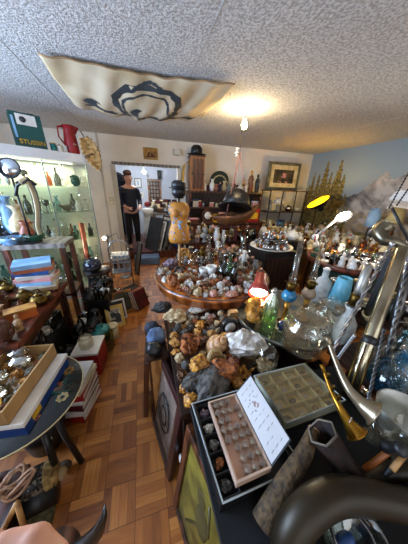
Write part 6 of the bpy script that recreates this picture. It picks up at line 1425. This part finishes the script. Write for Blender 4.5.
fill_rect(.68, 1.9, 3.1, 3.5, .74, 44, BK, .052, 'on the middle table', 'bottles and boxes on the middle table', 1.0, 5)
for i in range(7): kd, ms, lb, ct, h = BK[(i * 5) % 12]; item(kd, ct, lb + ' on the floor below the middle table', ct, (.7 + i * .17, 2.98, 0), h * 1.5, ms, None, 'things on the floor below the middle table')
item('bust', 'white_coral', 'tall white branching porcelain ornament beside the jewellery tray', 'ornament', (2.2, 3.3, .0), .95, 'white', .4, None, (.5, .5, 1))
t = thing('white_teapot', 'white teapot standing on a dark stand right of the jewellery tray', 'teapot', (0, 0, 0)); bpy.data.objects.remove(t)
v = P(305, 237, y=2.75); item('teapot', 'white_teapot', 'white teapot on a black pedestal right of the jewellery tray', 'teapot', (2.3, 2.62, v.z if .7 < v.z < 1.2 else .95), .17, 'white', 0)
t = thing('black_pedestal', 'black square pedestal under the white teapot', 'pedestal', (2.3, 2.62, 0)); PZ = v.z if .7 < v.z < 1.2 else .95
obj('column', G().box((0, 0, PZ / 2 - .01), (.2, .2, PZ - .02)), 'black', t); obj('top', G().box((0, 0, PZ - .01), (.22, .22, .018)), 'iron', t)

T5 = Vector((2.42, 1.7, 0)); R5 = .47; TZ5 = .8
t = thing('brown_tray_table', 'round brown rimmed tray table of green and silver trinkets', 'table', T5)
obj('tabletop', G().lathe([(0, TZ5 - .03), (R5, TZ5 - .03), (R5 + .015, TZ5 - .01), (R5 + .01, TZ5 + .035), (R5 - .005, TZ5 + .03), (R5 - .008, TZ5), (0, TZ5)], 48), 'redwood', t)
obj('drum', G().lathe([(0, 0), (.36, 0), (.36, TZ5 - .03), (0, TZ5 - .03)], 30), mat('greendrum', '14301e', '0b1d12', 3, .5), t)
GT = [('trinket', 'silver', 'silver trinket', 'ornament', .07), ('cup', 'silver', 'silver cup', 'cup', .07), ('trinket', 'green', 'green ornament', 'ornament', .08), ('teapot', 'silver', 'silver teapot', 'teapot', .13), ('goblet', 'clear', 'clear goblet', 'glass', .13), ('box', ('green', 'silver'), 'green box with a silver lid', 'box', .05), ('figurine', ('white', 'white'), 'white figurine', 'figurine', .13), ('bottle', ('dkgreen', 'silver'), 'dark green bottle', 'bottle', .16), ('bowl', 'silver', 'silver bowl', 'bowl', .045), ('tin', ('yellow', 'orange'), 'yellow tin', 'tin', .08), ('candlestick', ('brass', 'orange'), 'brass candlestick', 'candlestick', .17), ('jug', 'white', 'white jug', 'jug', .12)]
c = 0
lampb = P(325, 262, z=TZ5); PLACED.append((lampb.x, lampb.y, .06, TZ5))
for k in range(4000):
    x, y = disc(T5, R5 - .06)()
    if c < 56 and free(x, y, .045, TZ5): kd, ms, lb, ct, h = GT[(c * 5) % 12]; c += 1; item(kd, ct, lb + ' on the brown tray table', ct, (x, y, TZ5 + .001), h * R.uniform(.9, 1.3), ms, None, 'trinkets on the brown tray table')
# white articulated lamp
hd = P(343, 216, d=2.45); j1 = P(315, 237, d=2.5); bs = Vector((lampb.x, lampb.y, TZ5 + .001))
t = thing('white_arm_lamp', 'white articulated desk lamp shining in front of the mural', 'lamp')
for s in (-.012, .012): obj('arm', G().tube([j1 + Vector((0, 0, s)), hd + Vector((0, 0, s + .03))], .006, 8), 'white', t)
obj('lower_arm', G().tube([j1, bs + Vector((0, 0, .02))], .009, 8), 'white', t); obj('joint', G().lathe([(0, -.02), (.035, -.02), (.035, .02), (0, .02)], 18, Matrix.Translation(j1) @ Matrix.Rotation(PI / 2, 4, 'X')), 'white', t)
obj('red_spring', G().tube([j1 + Vector((-.02, -.02, .02)), j1 + Vector((-.01, -.02, -.06))], .009, 8), 'red', t); obj('base', G().lathe([(0, 0), (.055, 0), (.055, .018), (0, .022)], 22, Matrix.Translation(bs)), 'white', t)
Ml = rigid(hd, hd + Vector((-.25, -.65, -.5))); solidify(obj('lamp_head', G().open_lathe([(.02, -.13), (.045, -.11), (.06, -.04), (.1, .03)], 24, Ml), 'silver', t), .003)
obj('bulb', G().ball((0, 0, .0), .07, 16, 10, (1, 1, .4), Ml), emit('arm_glow', 'fff6e6', 30), t)
point('arm_lamp_light', Ml @ Vector((0, 0, .09)), 10, (1, .9, .74), .05)
# lamps behind: pale blue and cream shades
def shade_lamp(lab, px, py, ptop, pshade, y, msh, mb, tilt, r0=.11):
    b = P(px, py, y=y); H = height(b, ptop); hs = height(b, pshade); t = thing('table_lamp', lab, 'lamp', b)
    obj('lamp_base', G().lathe([(0, 0), (.05, 0), (.055, .01), (.035, .03), (.06, hs * .35), (.05, hs * .7), (.015, hs * .85), (.012, hs), (0, hs)], 20), mb, t)
    M = Matrix.Translation((0, 0, hs)) @ Euler((0, tilt, 0)).to_matrix().to_4x4()
    solidify(obj('lamp_shade', G().open_lathe([(r0, -.02), (r0 * .55, H - hs)], 24, M), msh, t), .003); return b
wtable('corner_table', 'narrow dark table of lamps close to the mural at the right', 2.98, 3.95, 1.2, 2.24, .8)
for (px, py, pt, ps, msh, mb, lb, tl) in ((367, 240, 209, 224, mat('blueshade', 'b4cfe0', '93b2c8', 3, .8), 'pewter', 'lamp with a tilted pale blue shade before the mural', -.25), (386, 240, 208, 222, mat('creamshade', 'd8c48c', 'b89f60', 3, .8), 'amber', 'lamp with a cream shade right behind the pale blue one', .15)):
    b = P(px, py, z=.801); b = Vector((min(b.x, 3.72), b.y * min(b.x, 3.72) / b.x, .801)); shade_lamp(lb, px, py, pt, ps, b.y, msh, mb, tl, .12); PLACED.append((b.x, b.y, .09, .8))
fill_rect(3.08, 3.86, 1.28, 2.16, .8, 55, WP, .05, 'on the narrow corner table', 'ornaments on the corner table', 1.0, 3)

# big white hanging shade with beaded rods, upper right
c = P(408, 200, d=1.75); t = thing('beaded_frame_shade', 'tilted white lamp shade with two dark beaded rods in front of the mural', 'lamp', group=None)
M = Matrix.Translation(c) @ Euler((.1, .3, .3)).to_matrix().to_4x4()
obj('shade', G().box((0, 0, 0), (.24, .2, .09), M, taper=.8), 'white', t)
for a, b in (((410, 170), (389, 208)), ((420, 172), (397, 205))):
    p, q = P(*a, d=1.62), P(*b, d=1.62); obj('rod', G().tube([p, q], .004, 6), 'black', t); g = G()
    for i in range(14): g.ball(p.lerp(q, i / 13), .008, 6, 4)
    obj('beads', g, 'black', t)
obj('dark_arm', G().tube([P(392, 208, d=1.7), P(402, 228, d=1.72), P(414, 250, d=1.72), Vector((P(414, 250, d=1.72).x, P(414, 250, d=1.72).y, .76))], .012, 8), 'iron', t)

# ------------------------------------------------------------------ right foreground: glass table, tubes, horns
wtable('right_table', 'dark table in the right foreground carrying glassware and the tall tubes', .985, 2.0, .02, .64, .72, 'darkwood')
wtable('vessel_table', 'dark table with silvered vessels behind the tall chrome tubes', 1.42, 1.92, .68, 1.2, .74, 'darkwood')
def organ_tubes():
    b0 = P(349, 397, z=.722); b0 = Vector((max(b0.x, 1.0) if 0 else b0.x, b0.y, .722))
    return b0
# lower brown gold ribbed tube + chrome upper tube as one standing instrument case
ya = .42
def between(name, lab, cat, a, b, da, db, prof, m, extra=None, roll=0):
    A, B = P(*a, d=da), P(*b, d=db); L = (B - A).length; t = thing(name, lab, cat); M = rigid(A, B, roll)
    obj('tube', G().lathe([(r, z * L) for r, z in prof], 26, M), m, t)
    return t, M, L, A, B
dl = .86
t, M, L, A, B = between('chrome_tube', 'thick polished chrome and brass tube with a black band, leaning at the right', 'tube', (349, 398), (402, 248), .90, 1.02, [(0, 0), (.026, 0), (.026, .34), (.028, .36), (.028, .98), (.024, 1), (0, 1)], 'brushed')
obj('black_band', G().lathe([(.026, .33 * L), (.031, .335 * L), (.031, .375 * L), (.026, .38 * L)], 26, M), 'black', t)
for k in range(5): a = k * 2 * PI / 5; obj('rib', G().tube([M @ Vector((.026 * math.cos(a), .026 * math.sin(a), .02 * L)), M @ Vector((.026 * math.cos(a), .026 * math.sin(a), .32 * L))], .004, 6), 'oldbrass', t)
def twisted(lab, a, b, da, db, r_, m):
    A, B = P(*a, d=da), P(*b, d=db); L = (B - A).length; t = thing('twisted_bar', lab, 'bar'); M = rigid(A, B)
    for k in range(2):
        pts = [M @ Vector((r_ * .6 * math.cos(q * .55 + k * PI), r_ * .6 * math.sin(q * .55 + k * PI), L * q / 70)) for q in range(71)]
        obj('strand', G().tube(pts, r_ * .62, 6), m, t)
    obj('finial', G().ball(M @ Vector((0, 0, L)), r_ * 1.5, 12, 8), m, t)
twisted('thick silver twisted bar leaning left of the chrome tube', (332, 352), (392, 244), 1.0, 1.16, .010, 'silver')
twisted('silver twisted bar right of the chrome tube', (384, 372), (410, 256), .98, 1.1, .011, 'pewter')
twisted('thin silver rope twist hanging down beside the chrome tube', (368, 400), (384, 330), .78, .86, .006, 'pewter')
twisted('thin silver twist slanting by the round stand', (338, 358), (354, 336), .86, .9, .006, 'silver')
# grey flat strap tube behind
t, M, L, A, B = between('grey_tube', 'tall matt grey tube behind the twisted bars', 'tube', (392, 330), (414, 250), 1.2, 1.3, [(0, 0), (.025, 0), (.025, 1), (0, 1)], 'pewter'); obj('end_cap', G().lathe([(.026, .97 * L), (.03, .975 * L), (.03, L), (0, 1.01 * L)], 20, M), 'silver', t)
def horn(name, lab, pts, rr, m, mi, extra=None):
    t = thing(name, lab, 'horn'); Pp = [P(x, y, d=d) for x, y, d in pts]; n = 26; fine = []; fr = []
    for i in range(n + 1):
        s = i / n * (len(Pp) - 1); k = min(int(s), len(Pp) - 2); f = s - k; p0, p1, p2, p3 = Pp[max(k - 1, 0)], Pp[k], Pp[k + 1], Pp[min(k + 2, len(Pp) - 1)]
        fine.append(.5 * (2 * p1 + (p2 - p0) * f + (2 * p0 - 5 * p1 + 4 * p2 - p3) * f * f + (3 * p1 - p0 - 3 * p2 + p3) * f ** 3)); fr.append(rr[k] + (rr[k + 1] - rr[k]) * f)
    g = G().tube(fine, fr, 20); g.f.pop(); g.sm.pop(); solidify(obj('body', g, m, t), .002)
    dr = (fine[-1] - fine[-2]).normalized(); Mx = rigid(fine[-1], fine[-1] + dr)
    obj('bell_rim', G().tube([Mx @ Vector((fr[-1] * math.cos(2 * PI * i / 30), fr[-1] * math.sin(2 * PI * i / 30), 0)) for i in range(30)], .003, 6, closed=True), m, t)
    obj('inner_wall', G().open_lathe([(fr[-1] * .05, -fr[-1] * 1.1), (fr[-1] * .4, -fr[-1] * .6), (fr[-1] * .9, -.002)], 24, Mx), mi, t)
    obj('mouthpiece', G().lathe([(.0, -.012), (rr[0] * 1.6, -.012), (rr[0] * 1.3, .0), (rr[0] * 1.1, .02), (0, .02)], 14, rigid(fine[0], fine[1])), m, t); return t, fine
t, fine = horn('silver_horn', 'long silvery brass horn with its dark bell turned to the viewer', [(328, 340, .80), (336, 362, .76), (347, 386, .71), (360, 402, .68), (374, 413, .655)], [.008, .010, .0135, .021, .042], mat('horngold', 'b8a98c', '84735a', 4, .3, .85), mat('bellinner', '1c1813', '0a0806', 6, .6, .3))
t, fine = horn('brass_horn', 'smaller golden brass horn lying below the long silvery horn', [(323, 368, .78), (330, 388, .74), (338, 404, .70), (347, 420, .675), (357, 434, .655)], [.006, .008, .0105, .016, .033], mat('horngold2', 'b8842c', '7c5414', 4, .28, .9), 'bellinner')
for i in (4, 8, 12): obj('valve', G().lathe([(.005, 0), (.005, .028), (.008, .03), (0, .034)], 10, Matrix.Translation(fine[i])), 'oldbrass', t)
obj('paper_tag', G().box(fine[18] + Vector((-.006, -.02, .017)), (.014, .002, .014), rz=.4), 'white', t)
t, fine = horn('curled_brass_horn', 'curled brass instrument horn lying on top of the right table lamps', [(408, 250, 1.2), (398, 243, 1.22), (385, 240, 1.25), (379, 232, 1.28), (385, 226, 1.28)], [.02, .028, .035, .042, .05], mat('tarnish', '9c9278', '4c4636', 4, .3, .9), 'bellinner')
t = thing('horn_stand', 'dark shelf post carrying the curled brass horn at the right edge', 'stand', (P(398, 250, d=1.22).x, P(398, 250, d=1.22).y + .02, .722)); hz_ = P(398, 250, d=1.22).z - .722 - .035
obj('post', G().box((0, 0, hz_ / 2), (.03, .03, hz_)), 'iron', t); obj('plate', G().box((0, 0, hz_), (.16, .08, .012)), 'walnut', t)
# big curved horn ring
t = thing('great_curved_horn', 'great dark curved horn arching across the bottom right corner', 'horn')
pp = [P(x, y, d=d) for x, y, d in ((288, 600, .50), (286, 565, .50), (293, 532, .50), (311, 508, .51), (338, 495, .53), (372, 498, .55), (404, 505, .56), (440, 512, .58), (480, 520, .6))]
fine = []
for i in range(49):
    s = i / 48 * 8; k = min(int(s), 7); f = s - k; p0, p1, p2, p3 = pp[max(k - 1, 0)], pp[k], pp[k + 1], pp[min(k + 2, 8)]
    fine.append(.5 * (2 * p1 + (p2 - p0) * f + (2 * p0 - 5 * p1 + 4 * p2 - p3) * f * f + (3 * p1 - p0 - 3 * p2 + p3) * f ** 3))
obj('horn', G().tube(fine, [.043 - .004 * i / 48 for i in range(49)], 26), 'hornmat', t)
t = thing('second_curved_horn', 'slimmer dark curved horn just behind the great one at the right edge', 'horn'); obj('horn', G().tube([P(x, y, d=d) for x, y, d in ((362, 492, .66), (372, 480, .66), (388, 472, .67), (406, 470, .68), (430, 474, .7))], [.02, .026, .03, .032, .034], 20), 'hornmat', t)
# boot and branch like trunk
t = thing('leather_boot_shaft', 'old dark leather boot shaft with a hexagonal open top', 'boot'); A, B = P(352, 478, d=.62), P(322, 432, d=.62); M = rigid(A, B, .3)
L = (B - A).length
solidify(obj('shaft', G().open_lathe([(.04, -.04), (.038, L * .4), (.043, L)], 6, M), 'leather', t), .004)
obj('top_edge', G().tube([M @ Vector((.044 * math.cos(2 * PI * i / 6), .044 * math.sin(2 * PI * i / 6), L)) for i in range(6)], .0035, 6, closed=True), mat('paleedge', '6c6154', '40382e', 9, .6), t)
obj('lining', G().lathe([(0, L * .5), (.03, L * .5), (.03, L * .52), (0, L * .52)], 6, M), 'blackcloth', t); obj('sole', G().lathe([(0, -.03), (.034, -.03), (.034, -.018), (0, -.018)], 6, M), 'black', t)
t = thing('mottled_branch', 'mottled brown horn trunk running down to the left from the boot', 'horn'); pts = [P(x, y, d=d) for x, y, d in ((314, 430, .66), (305, 452, .62), (292, 474, .59), (277, 498, .57), (262, 524, .55))]
obj('trunk', G().tube(pts, [.018, .024, .028, .031, .032], 18), 'bark', t); obj('cut_end', G().lathe([(0, -.002), (.019, -.002), (.017, .004), (0, .006)], 16, rigid(pts[0], pts[0] + (pts[0] - pts[1]))), 'tan', t)
# mallet
t = thing('wooden_mallet', 'hammer with an iron head and an orange wooden handle beside the horns', 'hammer'); a, b = P(364, 470, d=.62), P(388, 452, d=.62)
obj('handle', G().tube([a, b, b + (b - a) * .25], .009, 10), mat('hammerwood', 'a8622c', '7c3f16', 5, .4), t); hdv = P(388, 456, d=.62), P(402, 441, d=.62); 
obj('head', G().lathe([(0, 0), (.018, 0), (.02, .01), (.016, .02), (.016, .04), (.02, .05), (.018, .062), (0, .062)], 16, rigid(P(384, 446, d=.62), P(400, 449, d=.58))), 'iron', t)
t = thing('iron_pliers', 'dark iron tool with an orange grip at the right edge', 'tool'); obj('shank', G().tube([P(385, 476, d=.6), P(398, 458, d=.62), P(410, 446, d=.63)], [.007, .009, .006], 8), 'iron', t); obj('grip', G().tube([P(392, 470, d=.59), P(404, 455, d=.6)], .008, 8), 'pine', t)
# scalloped glass plate, decanter, vases
def rz_item(kd, name, lab, cat, px, py, top, mats, sc_=None, z=.722, rz=0):
    v = P(px, py, z=z); PLACED.append((v.x, v.y, .05, z)); return item(kd, name, lab, cat, v, height(v, top), mats, rz, None, sc_)
c = P(386, 402, d=.93); nrm_ = (CAM - c).normalized() + Vector((-.1, 0, .5)); M = rigid(c, c + nrm_); t = thing('lace_glass_plate', 'clear glass plate with a beaded scalloped rim below the chrome tube', 'plate')
obj('plate', G().lathe([(0, 0), (.05, 0), (.085, .008), (.086, .011), (.05, .003), (0, .003)], 32, M), glass('plateglass', 'e8f0ee', .08, .3), t); g = G()
for k in range(40): a = 2 * PI * k / 40; g.ball(M @ Vector((.09 * math.cos(a), .09 * math.sin(a), .011)), .0052, 7, 5)
obj('beaded_rim', g, mat('milk', 'd0d4d0', 'a4aaa6', 5, .25), t); obj('price_label', G().box((.0, .03, .006), (.022, .014, .002), M), 'white', t)
rz_item('flask', 'blue_decanter', 'pale blue glass decanter behind the scalloped glass plate', 'decanter', 388, 388, 348, ('blueglass', 'clear'), (1.2, 1.2, 1))
rz_item('flask', 'clear_decanter', 'clear glass carafe right of the pale blue decanter', 'decanter', 403, 378, 340, ('clear', 'clear'))
rz_item('bowl', 'milky_bowl', 'milky glass bowl in front of the scalloped glass plate', 'bowl', 392, 436, 412, 'frosted', (.55, .55, 1))
rz_item('tallvase', 'cut_glass_vase', 'cut glass vase at the right edge below the blue decanter', 'vase', 404, 420, 380, 'clear')
for i, (px, py, top, kd) in enumerate(((396, 452, 428, 'tumbler'), (406, 440, 412, 'goblet'), (372, 438, 420, 'tumbler'), (408, 405, 372, 'bowl'))): rz_item(kd, 'glass_piece', ('clear tumbler in front of the milky bowl', 'clear goblet at the right edge before the cut vase', 'clear tumbler beside the silvery horn bell', 'wide clear bowl at the right edge')[i], 'glass', px, py, top, 'clear', None if kd != 'bowl' else (.5, .5, 1))
GC = [g_ for g_ in gk if g_[3] in ('glass', 'bottle', 'decanter', 'vase', 'bowl', 'jug')]
fill_rect(1.1, 1.9, .08, .56, .722, 34, GC, .045, 'on the right foreground table', 'glassware on the right foreground table', 1.0, 5)
SV = [('vase', 'darkgreen', 'dark green lacquered vase', 'vase', .17), ('jug', 'silver', 'silver jug', 'jug', .15), ('bowl', 'cream', 'cream pottery bowl', 'bowl', .06), ('teapot', 'silver', 'silver teapot', 'teapot', .13), ('jar', ('darkgreen', 'gold'), 'dark green jar with a gilt lid', 'jar', .17), ('box', ('tan', 'cream'), 'tan casket', 'box', .06), ('candlestick', ('silver', 'white'), 'silver candlestick', 'candlestick', .2), ('bowl', 'pewter', 'pewter bowl', 'bowl', .06)]
fill_rect(1.47, 1.87, .74, 1.15, .742, 22, SV, .05, 'on the vessel table', 'vessels on the vessel table', 1.0, 3)
# glass with blue inside the great horn
t = thing('glass_beaker', 'clear glass bowl with a blue stopper inside the curve of the great horn', 'bowl', P(345, 545, z=.702)); obj('bowl', G().lathe([(0, 0), (.04, 0), (.075, .04), (.08, .07), (.076, .07), (.07, .042), (0, .006)], 26), glass('beak', 'e0ecec', .06, .25), t); obj('blue_stopper', G().ball((-.02, 0, .05), .022, 12, 8, (1.3, .8, .8)), 'blue', t); obj('inner_ring', G().tube([(.05 * math.cos(a), .05 * math.sin(a), .06) for a in [2 * PI * i / 24 for i in range(24)]], .004, 6, closed=True), 'silver', t)

# ------------------------------------------------------------------ unique labels: name the order where nothing else differs
ORD = 'first second third fourth fifth sixth seventh eighth ninth tenth eleventh twelfth thirteenth fourteenth fifteenth sixteenth seventeenth eighteenth nineteenth twentieth'.split()
def ordn(i): return ORD[i] if i < 20 else 'twenty-' + ORD[i - 20] if i < 29 else 'thirtieth' if i == 29 else 'thirty-' + ORD[i - 30] if i < 39 else '%dth' % (i + 1)
bpy.context.view_layer.update()
by = {}
for o in bpy.data.objects:
    if o.parent is None and 'label' in o: by.setdefault(o['label'], []).append(o)
for lab, L in by.items():
    if len(L) < 2: continue
    L.sort(key=lambda o: proj(o.matrix_world.translation)[0])
    for i, o in enumerate(L): o['label'] = '%s, %s such from the left' % (lab, ordn(i)) if len(lab.split()) <= 11 else '%s, %s from left' % (lab, ordn(i))
